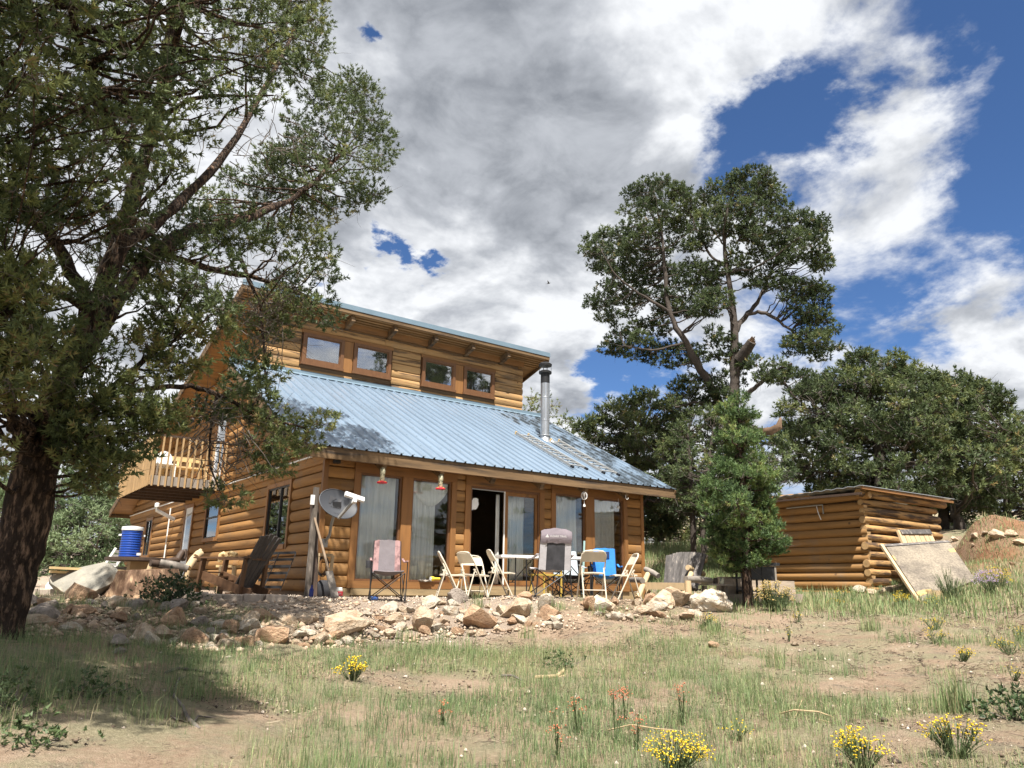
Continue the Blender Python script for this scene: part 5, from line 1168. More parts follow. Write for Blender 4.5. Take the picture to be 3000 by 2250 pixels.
def tubes(P, R, sides=4):
    """P (n,m,3) R (n,m) -> many little tubes in one mesh"""
    n, m_ = P.shape[:2]; D = np.gradient(P, axis=1); D = unit(D); ref = np.tile(np.array([.31, .17, .93]), (n, m_, 1)); a = unit(np.cross(D, ref)); b = np.cross(D, a)
    th = np.arange(sides)*2*np.pi/sides
    V = P[:, :, None, :]+R[:, :, None, None]*(a[:, :, None, :]*np.cos(th)[None, None, :, None]+b[:, :, None, :]*np.sin(th)[None, None, :, None])
    I = np.arange(n*m_*sides).reshape(n, m_, sides); J = np.roll(I, -1, 2)
    F = np.stack([I[:, :-1], J[:, :-1], J[:, 1:], I[:, 1:]], -1).reshape(-1, 4)
    return V.reshape(-1, 3), F
TRI = 0
def tree(name, label, cat, limbs, polys, d, thick, sp, rpx, tuft, kn, mats_, need='needle', bark='bark', dens=1., twigs=6, sides=12, group=None, nw=.035, deptf=None, squash=.8, extra=None, up=.45, tint0=.5, twigmat='twig', fill=1., world=None, limbk=1.):
    """limbs: lists of (px,py,dist,radius px) in 2212-px photo coordinates; polys: outlines of the foliage masses, with own depth shift"""
    global TRI
    sk = []; skr = []; base = np.array(atd(*H(*limbs[0][0][:2]), limbs[0][0][2])); base[2] = gz(base[0], base[1])-.05
    t = thing(name, label, cat, base, group); tm = MB()
    for li, lb in enumerate(limbs):
        pts = [np.array(atd(*H(x, y), dd)) for x, y, dd, r in lb]; rr_ = [r*1.356/FPX*dd*(limbk if li or y < 830 else 1) for x, y, dd, r in lb]
        if li == 0:
            pts[0] = base+np.array([0, 0, -.05]); f0 = pts[0]*.75+pts[1]*.25; pts.insert(1, f0); rr_.insert(1, rr_[0]*.92); rr_[0] *= 1.15
        # smooth the polyline
        P = np.array(pts); s_ = np.linspace(0, 1, len(P)); q = np.linspace(0, 1, max(6, int(len(P)*4)))
        C_ = np.stack([np.interp(q, s_, P[:, k]) for k in range(3)], 1); R_ = np.interp(q, s_, rr_)
        for _ in range(2): C_[1:-1] = (C_[:-2]+2*C_[1:-1]+C_[2:])/4
        if li: C_[1:-1] += rng.normal(0, .25, (len(C_)-2, 3))*R_[1:-1, None]
        tm.tube(C_, list(R_*(1+rng.normal(0, .05, len(R_)))), sides if li == 0 else max(6, sides-4))
        sk += list(C_); skr += list(R_)
    # rough bark: push the vertices about
    nv = len(tm.v); tv = np.array(tm.v)
    nn = np.array([mnoise.noise(Vector(v)*3.1) for v in tv])*.10+np.array([mnoise.noise(Vector((v[0]*9, v[1]*9, v[2]*2.2))) for v in tv])*.10
    ctr = np.array(sk); 
    dist = None
    for i0 in range(0, nv, 4000):
        s = tv[i0:i0+4000]; dd = ((s[:, None]-ctr[None])**2).sum(2); k = dd.argmin(1); off = s-ctr[k]; tv[i0:i0+4000] = s+off*nn[i0:i0+4000, None]*1.3
    tm.v = [tuple(v) for v in tv]
    tr_o = tm.build('trunk', M[bark], t, smooth=70)
    SK = np.array(sk); SKR = np.array(skr)
    B = []; BR = []; BT_ = []
    for spec in polys:
        poly, dd, th, dn = spec['p'], spec.get('d', d), spec.get('th', thick), spec.get('dens', 1.)
        c = scatter(poly, sp/math.sqrt(dn))
        if len(c) == 0: continue
        ed = edgedist(poly, c[:, 0], c[:, 1]); inner = np.clip(ed/(rpx*2.2), .12, 1)
        for layer in range(spec.get('layers', 1)):
            off = rng.normal(0, 1, len(c))*th*inner
            for (x, y), o_ in zip(c+(rng.normal(0, sp*.3, c.shape) if layer else 0), off):
                di = dd+o_ if not deptf else deptf(x, y, dd)+o_
                B.append(atd(*H(x, y), di)); BT_.append(spec.get('tint', tint0)); BR.append(rpx*1.356/FPX*di*random.uniform(.72, 1.2))
    if world:
        for c_, r_ in world: B.append(np.array(c_)); BR.append(r_); BT_.append(tint0)
    B = np.array(B); BR = np.array(BR)
    # limbs to the clumps
    path = []; rad = []
    for p, r in zip(B, BR):
        dv = p-SK; dist = np.linalg.norm(dv, axis=1)+np.where(dv[:, 2] < 0, -dv[:, 2]*.9, 0)-SKR*2; k = dist.argmin(); a = SK[k]; L_ = np.linalg.norm(p-a)
        mid = (a+p)/2+np.array([0, 0, -.10*L_+random.uniform(-.05, .1)*L_])+rng.normal(0, .06, 3)*L_
        u = np.linspace(0, 1, 7)[:, None]; q = (1-u)**2*a+2*u*(1-u)*mid+u*u*p; q[1:-1] += rng.normal(0, .018, (5, 3))*L_; path.append(q)
        r0 = min(SKR[k]*.55, .010+.016*L_+.0); rad.append(np.linspace(r0, max(.25*r0, tuft*.05), 7))
    V1, F1 = tubes(np.array(path), np.array(rad), 5); br_o = array_mesh('branches', V1, F1, M[bark if bark != 'bark' else 'bark'], t, smooth=True); tag(br_o, kind='stuff')
    # tufts in every clump
    nt = np.maximum(8, (fill*dens*36.*(BR/tuft/2.2)**2*rng.uniform(.6, 1.35, len(B))).astype(int)); idx = np.repeat(np.arange(len(B)), nt); n = len(idx)
    o = rvec(n); o[:, 2] = np.where(o[:, 2] < -.3, o[:, 2]*.5, o[:, 2]); rr_ = (.35+.65*rng.random(n)**.6)
    P = B[idx]+o*BR[idx, None]*rr_[:, None]*np.array([1, 1, squash]); A = unit(o*.75+np.array([0, 0, up])+rvec(n)*.45)
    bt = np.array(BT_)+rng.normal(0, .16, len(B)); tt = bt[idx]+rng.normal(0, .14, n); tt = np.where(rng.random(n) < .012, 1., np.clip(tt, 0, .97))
    S = tuft*rng.uniform(.75, 1.3, n)
    V2, F2, T2 = needles(P, A, S, kn, nw, tt); array_mesh('crown', V2, F2, M[need], t, T2)
    TRI += len(F2)+2*len(F1)
    # twigs that carry the tufts, and bare ones
    sel = rng.random(n) < .16; a = B[idx][sel]; b = P[sel]; u = np.linspace(0, 1, 4)[None, :, None]; sag = np.array([0, 0, -1.])*(.12*BR[idx][sel])[:, None, None]*(4*u*(1-u)); q = a[:, None]*(1-u)+b[:, None]*u+sag+rng.normal(0, .02, (len(a), 4, 3))*np.array([0, 1, 1, 0])[None, :, None]
    R = np.linspace(1, .45, 4)[None]*np.full((len(a), 1), tuft*.05); V3, F3 = tubes(q, R, 3)
    if twigs:
        ib = np.repeat(np.arange(len(B)), twigs); m_ = len(ib); st = B[ib]+rvec(m_)*BR[ib, None]*.4; dr = unit(rvec(m_)+np.array([0, 0, -.35])); ln = BR[ib]*rng.uniform(.7, 1.7, m_); u = np.linspace(0, 1, 5)[None, :, None]
        cur = rvec(m_)*.45; q2 = st[:, None]+(dr[:, None]*u+cur[:, None]*u*u)*ln[:, None, None]+rng.normal(0, .03, (m_, 5, 3))*ln[:, None, None]*.6; R2 = np.linspace(1, .3, 5)[None]*np.full((m_, 1), tuft*.045); V4, F4 = tubes(q2, R2, 3)
        F3 = np.concatenate([F3, F4+len(V3)]); V3 = np.concatenate([V3, V4])
    if extra is not None:
        for poly, dd, cnt, ln in extra:
            c = scatter(poly, 9); c = c[rng.permutation(len(c))[:cnt]]; m_ = len(c); st = np.array([atd(*H(x, y), dd+rng.normal(0, .35)) for x, y in c]); u = np.linspace(0, 1, 7)[None, :, None]
            dr = unit(rvec(m_)*[1, 1, .8]+np.array([.25, -.1, -.30])); cur = rvec(m_)*.8; l_ = ln*rng.uniform(.5, 1.3, m_); q2 = st[:, None]+(dr[:, None]*u+cur[:, None]*u*u)*l_[:, None, None]+rng.normal(0, .02, (m_, 7, 3))*l_[:, None, None]
            R2 = np.linspace(1, .3, 7)[None]*rng.uniform(.003, .011, (m_, 1)); V4, F4 = tubes(q2, R2, 3); F3 = np.concatenate([F3, F4+len(V3)]); V3 = np.concatenate([V3, V4])
    tw = array_mesh('twigs', V3, F3, M[twigmat], t); tag(tw, kind='stuff'); TRI += 2*len(F3)
    return t
# the big pinyon on the left
BT = [  # raised tint on the lower left sprays puts sunlight into their colour
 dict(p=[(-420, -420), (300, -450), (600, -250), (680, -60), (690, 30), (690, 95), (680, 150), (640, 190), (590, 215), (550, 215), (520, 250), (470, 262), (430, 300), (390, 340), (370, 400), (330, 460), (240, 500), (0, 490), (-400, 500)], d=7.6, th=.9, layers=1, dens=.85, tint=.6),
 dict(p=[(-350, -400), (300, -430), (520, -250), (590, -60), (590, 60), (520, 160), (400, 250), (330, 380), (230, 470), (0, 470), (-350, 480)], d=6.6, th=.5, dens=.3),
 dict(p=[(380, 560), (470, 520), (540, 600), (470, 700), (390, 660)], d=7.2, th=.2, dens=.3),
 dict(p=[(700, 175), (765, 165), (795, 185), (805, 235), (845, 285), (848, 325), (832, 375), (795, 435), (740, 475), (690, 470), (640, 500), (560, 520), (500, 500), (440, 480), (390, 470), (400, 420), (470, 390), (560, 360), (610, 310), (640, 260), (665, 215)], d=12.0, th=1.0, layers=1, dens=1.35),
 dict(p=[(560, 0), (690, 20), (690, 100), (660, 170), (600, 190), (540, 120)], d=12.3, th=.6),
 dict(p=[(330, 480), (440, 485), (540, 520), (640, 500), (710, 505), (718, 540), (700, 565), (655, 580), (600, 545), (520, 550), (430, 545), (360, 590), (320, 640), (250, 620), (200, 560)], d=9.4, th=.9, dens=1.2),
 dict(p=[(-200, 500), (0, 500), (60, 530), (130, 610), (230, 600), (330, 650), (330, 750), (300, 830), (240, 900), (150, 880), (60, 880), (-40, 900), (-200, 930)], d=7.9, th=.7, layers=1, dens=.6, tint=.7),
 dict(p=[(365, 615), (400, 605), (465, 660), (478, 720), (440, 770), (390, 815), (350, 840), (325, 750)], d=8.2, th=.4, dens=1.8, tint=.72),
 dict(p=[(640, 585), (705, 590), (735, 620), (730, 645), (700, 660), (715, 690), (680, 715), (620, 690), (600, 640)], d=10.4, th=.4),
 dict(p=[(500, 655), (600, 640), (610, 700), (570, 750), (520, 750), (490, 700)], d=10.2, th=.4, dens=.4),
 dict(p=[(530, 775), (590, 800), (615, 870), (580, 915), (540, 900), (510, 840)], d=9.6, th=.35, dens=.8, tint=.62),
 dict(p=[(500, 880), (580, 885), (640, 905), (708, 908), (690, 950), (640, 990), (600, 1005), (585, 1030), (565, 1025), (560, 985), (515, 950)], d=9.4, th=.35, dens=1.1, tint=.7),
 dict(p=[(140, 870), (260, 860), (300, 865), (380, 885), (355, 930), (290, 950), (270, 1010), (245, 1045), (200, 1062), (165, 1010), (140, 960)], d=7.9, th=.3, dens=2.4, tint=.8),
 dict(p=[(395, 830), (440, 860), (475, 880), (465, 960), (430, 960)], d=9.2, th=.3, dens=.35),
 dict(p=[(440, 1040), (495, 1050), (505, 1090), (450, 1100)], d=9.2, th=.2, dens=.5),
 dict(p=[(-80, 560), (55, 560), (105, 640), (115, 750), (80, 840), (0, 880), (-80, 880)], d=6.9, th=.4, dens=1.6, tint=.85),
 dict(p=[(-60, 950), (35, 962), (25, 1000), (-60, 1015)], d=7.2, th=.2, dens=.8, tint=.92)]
BL = [[(2, 1385, 8.4, 35), (28, 1240, 8.4, 38), (58, 1108, 8.4, 40), (92, 940, 8.4, 36), (140, 820, 8.5, 36), (200, 680, 8.6, 30), (255, 540, 8.6, 25), (300, 380, 8.6, 20), (350, 200, 8.6, 16), (380, 0, 8.5, 17), (380, -250, 8.4, 10)],
 [(170, 780, 8.5, 26), (255, 640, 8.8, 23), (330, 545, 9.3, 22), (400, 500, 9.9, 19), (520, 480, 10.4, 13), (640, 430, 11.4, 9), (740, 330, 11.9, 6)],
 [(255, 540, 8.6, 20), (400, 430, 9.3, 15), (500, 320, 10., 11), (590, 160, 10.9, 8), (640, 60, 12., 5)],
 [(330, 545, 9.3, 12), (450, 580, 9.9, 10), (560, 600, 10.2, 7), (660, 640, 10.4, 4)],
 [(205, 680, 8.6, 20), (120, 520, 8.2, 16), (20, 420, 7.8, 12), (-120, 300, 7.4, 8)],
 [(150, 820, 8.5, 14), (60, 700, 7.8, 10), (-10, 640, 7.2, 6)],
 [(108, 960, 8.4, 14), (230, 850, 8.4, 10), (330, 760, 8.5, 7), (420, 690, 8.6, 5)],
 [(240, 850, 8.5, 9), (390, 830, 9.0, 8), (470, 850, 9.2, 7), (560, 900, 9.4, 5), (660, 925, 9.5, 3)],
 [(470, 850, 9.2, 6), (455, 930, 9.2, 4), (450, 1000, 9.2, 3), (475, 1060, 9.2, 2)],
 [(520, 560, 10.2, 7), (560, 650, 10.2, 5), (570, 760, 9.9, 4), (575, 850, 9.6, 3)],
 [(300, 380, 8.6, 16), (180, 150, 7.2, 12), (120, -150, 6.4, 9), (60, -500, 5.8, 7), (0, -900, 5.0, 4)],
 [(350, 200, 8.6, 12), (420, -50, 7.2, 9), (400, -450, 5.8, 7), (380, -800, 5.0, 4)],
 [(205, 680, 8.6, 12), (90, 610, 8.5, 9), (-60, 560, 8.4, 6)]]
OVER = [((random.uniform(-8.6, -5.15), random.uniform(-9.6, -7.5), random.uniform(4.9, 6.6)), random.uniform(.28, .42)) for _ in range(120)]  # unseen crown clumps above the view, added to shade the lawn
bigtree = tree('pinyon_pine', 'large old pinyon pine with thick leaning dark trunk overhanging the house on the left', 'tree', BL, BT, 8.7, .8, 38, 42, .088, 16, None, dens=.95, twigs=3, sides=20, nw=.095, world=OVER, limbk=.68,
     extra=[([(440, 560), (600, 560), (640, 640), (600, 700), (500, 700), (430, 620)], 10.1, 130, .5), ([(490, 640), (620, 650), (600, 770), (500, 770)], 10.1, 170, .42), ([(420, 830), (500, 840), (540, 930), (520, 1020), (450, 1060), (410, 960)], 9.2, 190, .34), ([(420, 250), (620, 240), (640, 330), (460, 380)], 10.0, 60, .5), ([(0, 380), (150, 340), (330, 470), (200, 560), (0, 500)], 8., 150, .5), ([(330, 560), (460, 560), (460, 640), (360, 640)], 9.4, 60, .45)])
# tall pine behind the house
def z6t(L_): return [(1216.6+x*.3777, 331.8+y*.3777) for x, y in L_]
DT = 23.
TP = [dict(p=z6t([(500, 140), (560, 150), (620, 180), (720, 210), (780, 250), (830, 200), (900, 150), (960, 120), (1050, 85), (1170, 95), (1180, 160), (1250, 240), (1300, 340), (1400, 370), (1490, 370), (1500, 450), (1490, 540), (1520, 620), (1480, 670), (1400, 640), (1300, 600), (1200, 545), (1100, 510), (1000, 500), (900, 460), (820, 510), (750, 560), (640, 560), (560, 600), (480, 660), (400, 720), (300, 760), (220, 760), (160, 660), (135, 560), (145, 470), (210, 430), (300, 450), (350, 420), (340, 340), (370, 230)]), th=1.1),
 dict(p=z6t([(150, 860), (200, 800), (300, 760), (450, 680), (600, 640), (760, 620), (870, 660), (900, 740), (860, 800), (780, 860), (760, 920), (640, 920), (540, 900), (440, 850), (410, 930), (340, 950), (280, 1000), (235, 950), (170, 890)]), th=.8, dens=.9),
 dict(p=z6t([(205, 1080), (340, 1020), (440, 960), (560, 960), (640, 1010), (560, 1060), (600, 1110), (720, 1090), (800, 1150), (830, 1220), (700, 1240), (600, 1240), (500, 1200), (420, 1190), (330, 1180), (240, 1140)]), th=.6, dens=.75),
 dict(p=z6t([(760, 840), (880, 790), (980, 810), (960, 880), (860, 930), (780, 920)]), d=DT-1.5, th=.4),
 dict(p=z6t([(1050, 680), (1180, 660), (1300, 700), (1400, 730), (1520, 735), (1535, 765), (1480, 830), (1520, 900), (1515, 950), (1570, 985), (1560, 1040), (1590, 1090), (1610, 1130), (1520, 1185), (1400, 1185), (1280, 1130), (1290, 1050), (1380, 1010), (1370, 960), (1300, 920), (1330, 860), (1240, 820), (1150, 800), (1080, 760)]), th=.6, dens=.75),
 dict(p=z6t([(880, 600), (1000, 560), (1250, 560), (1330, 660), (1150, 640), (1000, 700), (900, 700)]), th=.5, dens=.6),
 dict(p=z6t([(620, 1330), (700, 1280), (830, 1290), (950, 1220), (1050, 1200), (1040, 1320), (960, 1400), (800, 1480), (660, 1480)]), th=.8, dens=.8),
 dict(p=z6t([(860, 1000), (1000, 1080), (1040, 1210), (880, 1200), (840, 1080)]), th=.6, dens=.5),
 dict(p=z6t([(1090, 1210), (1200, 1165), (1280, 1230), (1230, 1320), (1130, 1300)]), d=DT-1., th=.3, dens=.6), dict(p=z6t([(1240, 1270), (1400, 1250), (1400, 1350), (1300, 1380)]), d=DT-1., th=.3, dens=.5)]
def zl(L_, dd=0): return [(1216.6+x*.3777, 331.8+y*.3777, DT+o, r*.3777*.78) for x, y, o, r in L_]
TL = [[(1585, 1230, DT, 19)]+zl([(960, 1500, 0, 46), (985, 1300, 0, 42), (980, 1000, 0, 34), (960, 800, 0, 25), (920, 560, 0, 18), (930, 350, 0, 12), (980, 200, 0, 7)]),
 zl([(900, 1450, 0, 40), (800, 1250, -.4, 34), (690, 1080, -.8, 28), (600, 900, -.9, 22), (580, 650, -.8, 16), (560, 420, -.6, 10), (520, 220, -.5, 5)]),
 zl([(985, 1020, 0, 24), (1050, 920, .5, 20), (1130, 820, 1., 15), (1200, 640, 1.2, 10), (1300, 450, 1.3, 6)]), zl([(1040, 930, .3, 16), (1130, 900, .3, 14), (1230, 950, .3, 13), (1330, 1040, .2, 9), (1450, 1100, .1, 5)]),
 zl([(920, 640, 0, 14), (840, 590, 0, 12), (760, 420, .2, 8), (700, 280, .2, 5)]), zl([(1000, 500, 0, 10), (1080, 350, .3, 8), (1110, 180, .3, 5)]), zl([(690, 1080, -.8, 12), (520, 1130, -1, 9), (350, 1100, -1, 5)]),
 zl([(600, 900, -.9, 14), (430, 800, -1.2, 10), (300, 700, -1.3, 7), (220, 560, -1.3, 4)]), zl([(1040, 1390, -.2, 22), (1130, 1310, -.6, 18), (1210, 1240, -1., 13), (1310, 1200, -1.1, 8)]), zl([(1240, 1270, -1., 10), (1310, 1380, -1, 8), (1360, 1420, -1, 4)]), zl([(960, 1500, 0, 22), (1060, 1560, -.7, 20), (1150, 1590, -1.3, 19)]), zl([(860, 1430, 0, 20), (760, 1420, -.3, 14), (640, 1450, -.5, 8)])]
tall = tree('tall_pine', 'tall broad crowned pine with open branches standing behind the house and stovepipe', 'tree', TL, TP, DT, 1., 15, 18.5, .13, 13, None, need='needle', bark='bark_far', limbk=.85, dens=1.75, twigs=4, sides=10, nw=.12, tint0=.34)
st = MB(); a, b = atd(*H(*z6t([(1010, 1180)])[0]), DT-.15), atd(*H(*z6t([(1080, 1075)])[0]), DT-.5); st.tube([a, (a+b)/2, b], [.19, .165, .14], 10); stub = st.build('broken_stub', M['bark_far'], tall, smooth=60)
sp = MB(); dd_ = nrm(b-a)
for k in range(9):
    o_ = rvec(1)[0]*.085; o_ -= dd_*(o_@dd_); sp.tube([b+o_-dd_*.10, b+o_+dd_*random.uniform(.02, .16)], [.045, .012], 5)
tag(sp.build('torn_wood', M['breakwood'], stub), kind='stuff')
a, b = atd(*H(*z6t([(1140, 1590)])[0]), DT-1.3), atd(*H(*z6t([(1235, 1560)])[0]), DT-1.6); MB().tube([a, (a+b)/2-np.array([0, 0, .06]), b, b+np.array([.1, 0, .25])], [.10, .12, .10, .03], 8).build('torn_limb', M['breakwood'], tall, smooth=60)
# the young pine in front of the shed
YD = 13.9
YP = [(1592, 852), (1607, 885), (1618, 918), (1634, 960), (1648, 1005), (1672, 1045), (1660, 1110), (1698, 1162), (1682, 1182), (1650, 1198), (1632, 1224), (1600, 1230), (1568, 1236), (1552, 1218), (1536, 1182), (1546, 1148), (1518, 1108), (1518, 1062), (1544, 1012), (1560, 958), (1562, 912), (1578, 876)]
young = tree('young_pine', 'bushy bright green young pine with slim trunk in front of the log shed', 'tree', [[(1615, 1312, YD, 9.5), (1613, 1240, YD, 8.5), (1610, 1130, YD, 7), (1604, 1000, YD, 5), (1596, 900, YD, 3), (1592, 855, YD, 1.5)]],
   [dict(p=YP, th=.8, layers=2)], YD, .75, 18, 21, .09, 17, None, need='needle_y', dens=1.3, twigs=3, sides=10, nw=.095, up=.7, tint0=.60)
# wide trees on the right
def z8(L_): return [(1585.2+x*.2833, 700.4+y*.2833) for x, y in L_]
def z8l(L_, d): return [(1585.2+x*.2833, 700.4+y*.2833, d+o, r*.2833) for x, y, o, r in L_]
D8 = 27.
tree('spreading_pine', 'wide spreading dark pine behind the log shed roof', 'tree', [[(1890, 1130, D8, 12)]+z8l([(1110, 1180, 0, 40), (1110, 1000, 0, 36), (1090, 800, 0, 26), (1050, 600, 0, 16), (1050, 400, 0, 8)], D8), z8l([(1120, 1120, 0, 26), (1230, 1080, -.6, 22), (1280, 980, -1, 16), (1400, 850, -1.2, 9)], D8), z8l([(1100, 900, 0, 18), (900, 800, -.8, 12), (700, 680, -1, 7)], D8), z8l([(1230, 1090, -.5, 14), (1400, 1050, -1., 12), (1560, 1060, -1., 7)], D8), z8l([(1100, 1100, 0, 16), (800, 1150, -.7, 10), (560, 1100, -1, 6)], D8)],
 [dict(p=z8([(380, 640), (480, 560), (560, 440), (640, 385), (730, 340), (880, 305), (930, 250), (1080, 255), (1260, 265), (1280, 350), (1380, 345), (1450, 385), (1570, 400), (1600, 480), (1650, 700), (1640, 900), (1600, 1300), (1450, 1400), (1100, 1400), (800, 1380), (640, 1340), (540, 1260), (440, 1180), (380, 1060), (365, 900), (340, 780)]), th=1.6, layers=2)], D8, 1.5, 19, 18, .19, 13, None, bark='bark_far', dens=1.5, twigs=4, sides=8, nw=.11, tint0=.5)
D9 = 30.
tree('spreading_pine', 'second wide pine right of the shed with forked dark trunks', 'tree', [[(2040, 1160, D9, 11)]+z8l([(1600, 1431, 0, 34), (1650, 1200, 0, 28), (1700, 1000, 0, 20), (1750, 750, 0, 12), (1780, 550, 0, 6)], D9), z8l([(1660, 1500, 0, 26), (1800, 1250, -.6, 18), (1930, 1000, -1, 12), (2050, 800, -1.2, 6)], D9), [(2078, 1170, D9-1, 9), (2066, 1110, D9-1, 8), (2052, 1060, D9-.6, 7), (2045, 1000, D9-.2, 5)]],
 [dict(p=z8([(1500, 480), (1600, 450), (1760, 430), (1870, 440), (1960, 460), (2045, 510), (2085, 620), (2110, 700), (2150, 900), (2120, 1080), (2060, 1300), (1950, 1420), (1750, 1440), (1560, 1420), (1500, 1200), (1520, 1000), (1480, 700)]), th=1.6, layers=2)], D9, 1.5, 19, 18, .21, 13, None, bark='bark_far', dens=1.5, twigs=4, sides=8, nw=.11, tint0=.46)
D10 = 33.
tree('far_pine', 'paler pine at the right edge beyond the bank', 'tree', [[(2175, 1140, D10, 7), (2175, 1050, D10, 6), (2185, 960, D10, 4), (2190, 910, D10, 2)]], [dict(p=[(2130, 1000), (2160, 930), (2190, 890), (2240, 900), (2300, 950), (2300, 1130), (2200, 1140), (2110, 1150), (2060, 1160), (2080, 1080)], th=1.5, layers=2)], D10, 1.3, 19, 17, .24, 10, None, bark='bark_far', dens=.8, twigs=3, sides=8, nw=.11, tint0=.68)
# behind the house, right
tree('far_pine', 'dark pine just right of the blue roof edge behind the house', 'tree', [[(1365, 1190, 27, 7), (1362, 1100, 27, 6), (1370, 1000, 27, 5), (1385, 930, 27, 3)], [(1364, 1120, 27, 4), (1410, 1060, 26.5, 3), (1450, 1000, 26.2, 2)]], [dict(p=[(1262, 925), (1300, 885), (1340, 872), (1400, 852), (1450, 862), (1480, 900), (1490, 960), (1480, 1060), (1470, 1130), (1420, 1165), (1392, 1150), (1385, 1080), (1360, 1030), (1300, 985)], th=1.3, layers=2)], 27, 1.3, 18, 18, .19, 13, None, bark='bark_far', dens=1.5, twigs=4, sides=8, nw=.11, tint0=.55)
tree('far_pine', 'pine with two slim dark trunks behind the weathered bench', 'tree', [[(1497, 1190, 22, 6), (1496, 1100, 22, 6), (1490, 1000, 22, 4), (1485, 930, 22, 2)], [(1522, 1203, 21.5, 7), (1522, 1100, 21.5, 6), (1530, 1000, 21.5, 4), (1540, 930, 21.5, 2)]], [dict(p=[(1440, 960), (1480, 900), (1530, 885), (1600, 900), (1640, 930), (1690, 960), (1700, 1040), (1640, 1080), (1560, 1070), (1545, 1110), (1490, 1100), (1440, 1110), (1425, 1050)], th=1.0, layers=2)], 22, 1.0, 18, 18, .17, 12, None, bark='bark_far', dens=.95, twigs=4, sides=8, nw=.11, tint0=.5)
tree('far_pine', 'low dark pine behind the right front corner of the house', 'tree', [[(1420, 1185, 31, 6), (1420, 1120, 31, 5), (1430, 1060, 31, 3)]], [dict(p=[(1375, 1060), (1430, 1040), (1500, 1050), (1540, 1080), (1545, 1150), (1500, 1172), (1440, 1168), (1380, 1160)], th=1.3, layers=2)], 31, 1.2, 17, 17, .22, 10, None, bark='bark_far', dens=.9, twigs=4, sides=8, nw=.11, tint0=.6)
tree('far_pine', 'treetop showing over the blue roof beside the stovepipe', 'tree', [[(1172, 1190, 33, 7), (1172, 1000, 33, 5), (1172, 865, 33, 2)]], [dict(p=[(1132, 885), (1152, 855), (1168, 850), (1190, 860), (1207, 872), (1195, 892), (1205, 960), (1180, 1060), (1150, 1060), (1128, 960)], th=.9)], 33, .9, 17, 15, .22, 10, None, bark='bark_far', dens=.9, twigs=3, sides=8, nw=.11, tint0=.75)
tree('far_pine', 'smaller treetops along the blue roof edge right of the stovepipe', 'tree', [[(1235, 1190, 32, 7), (1235, 1050, 32, 5), (1238, 920, 32, 2)]], [dict(p=[(1196, 915), (1220, 905), (1242, 908), (1262, 928), (1290, 960), (1300, 1060), (1240, 1080), (1205, 1040)], th=.9)], 32, .9, 17, 15, .22, 10, None, bark='bark_far', dens=.9, twigs=3, sides=8, nw=.11, tint0=.75)
# beyond the patio, left
tree('juniper', 'pale green rounded juniper beyond the patio left of the house', 'tree', [[(180, 1300, 42, 8), (185, 1200, 42, 6), (190, 1120, 42, 3)]], [dict(p=[(70, 1260), (85, 1180), (110, 1140), (150, 1115), (200, 1085), (240, 1065), (275, 1085), (290, 1180), (285, 1280), (200, 1310), (80, 1310)], th=1.5, layers=2)], 42, 1.6, 17, 18, .30, 11, None, need='juniper', bark='bark_far', dens=.85, twigs=3, sides=8, nw=.11, up=.8, tint0=.6)
tree('juniper', 'darker juniper behind the thick trunk on the left', 'tree', [[(120, 1300, 46, 8), (122, 1180, 46, 6), (130, 1050, 46, 3)]], [dict(p=[(70, 1150), (95, 1075), (135, 1015), (170, 985), (195, 1020), (205, 1090), (160, 1130), (110, 1180), (80, 1250)], th=1.5, layers=2)], 46, 1.6, 17, 18, .32, 10, None, need='juniper', bark='bark_far', dens=.85, twigs=3, sides=8, nw=.11, up=.8, tint0=.25)
tree('juniper', 'juniper at the far left edge behind the thick trunk', 'tree', [[(10, 1300, 29, 8), (10, 1180, 29, 6), (10, 1080, 29, 3)]], [dict(p=[(-80, 1080), (-20, 1030), (30, 1035), (50, 1080), (60, 1200), (60, 1300), (-80, 1300)], th=1.5, layers=2)], 29, 1.4, 19, 18, .24, 10, None, need='juniper', bark='bark_far', dens=.85, twigs=3, sides=8, nw=.11, up=.8, tint0=.55)
tree('far_pine', 'dark conifer between the juniper and the side wall of the house', 'tree', [[(265, 1280, 48, 7), (265, 1150, 48, 6), (265, 1060, 48, 3)]], [dict(p=[(215, 1090), (230, 1030), (255, 1010), (280, 1040), (300, 1100), (300, 1200), (230, 1180)], th=1.2, layers=2)], 48, 1.4, 17, 17, .34, 10, None, bark='bark_far', dens=.85, twigs=3, sides=8, nw=.11, tint0=.35)
# two pines behind the photographer: they show as dark shapes in the upper windows
for x, y, s, rz in ((15.0, -16.5, 1.0, .4), (20.0, -19.5, 1.1, 2.1)):
    c = copy_tree(tall, loc=(x, y, gz(x, y)-.1), rz=rz, label='pine outside the view whose dark shape is mirrored in the upper windows', group='pines mirrored in the upper windows'); c.scale = (s, s, s)
print('TREE TRIS', TRI)
# ------------------------------------------------------------------ rocks
import bmesh
ROCKM = []
for i in range(14):
    bm = bmesh.new(); bmesh.ops.create_icosphere(bm, subdivisions=3 if i < 4 else 2, radius=1.)
    off = Vector((i*7.3, i*3.1, i*1.7)); cuts = [(rvec(1)[0], random.uniform(.42, .74)) for _ in range(11)]
    for v in bm.verts:
        p = np.array(v.co); p = p*(1+.35*mnoise.noise(Vector(p)*1.1+off)+.10*mnoise.noise(Vector(p)*3.3+off))
        for n_, c_ in cuts:
            h = p@n_-c_
            if h > 0: p = p-n_*h*.96
        p = p*(1+.035*mnoise.noise(Vector(p)*6+off)); v.co = Vector(p)
    me = bpy.data.meshes.new('rock'); bm.to_mesh(me); bm.free(); me.update(); me.polygons.foreach_set('use_smooth', [True]*len(me.polygons)); me.set_sharp_from_angle(angle=math.radians(20)); ROCKM.append(me)
RM = {}
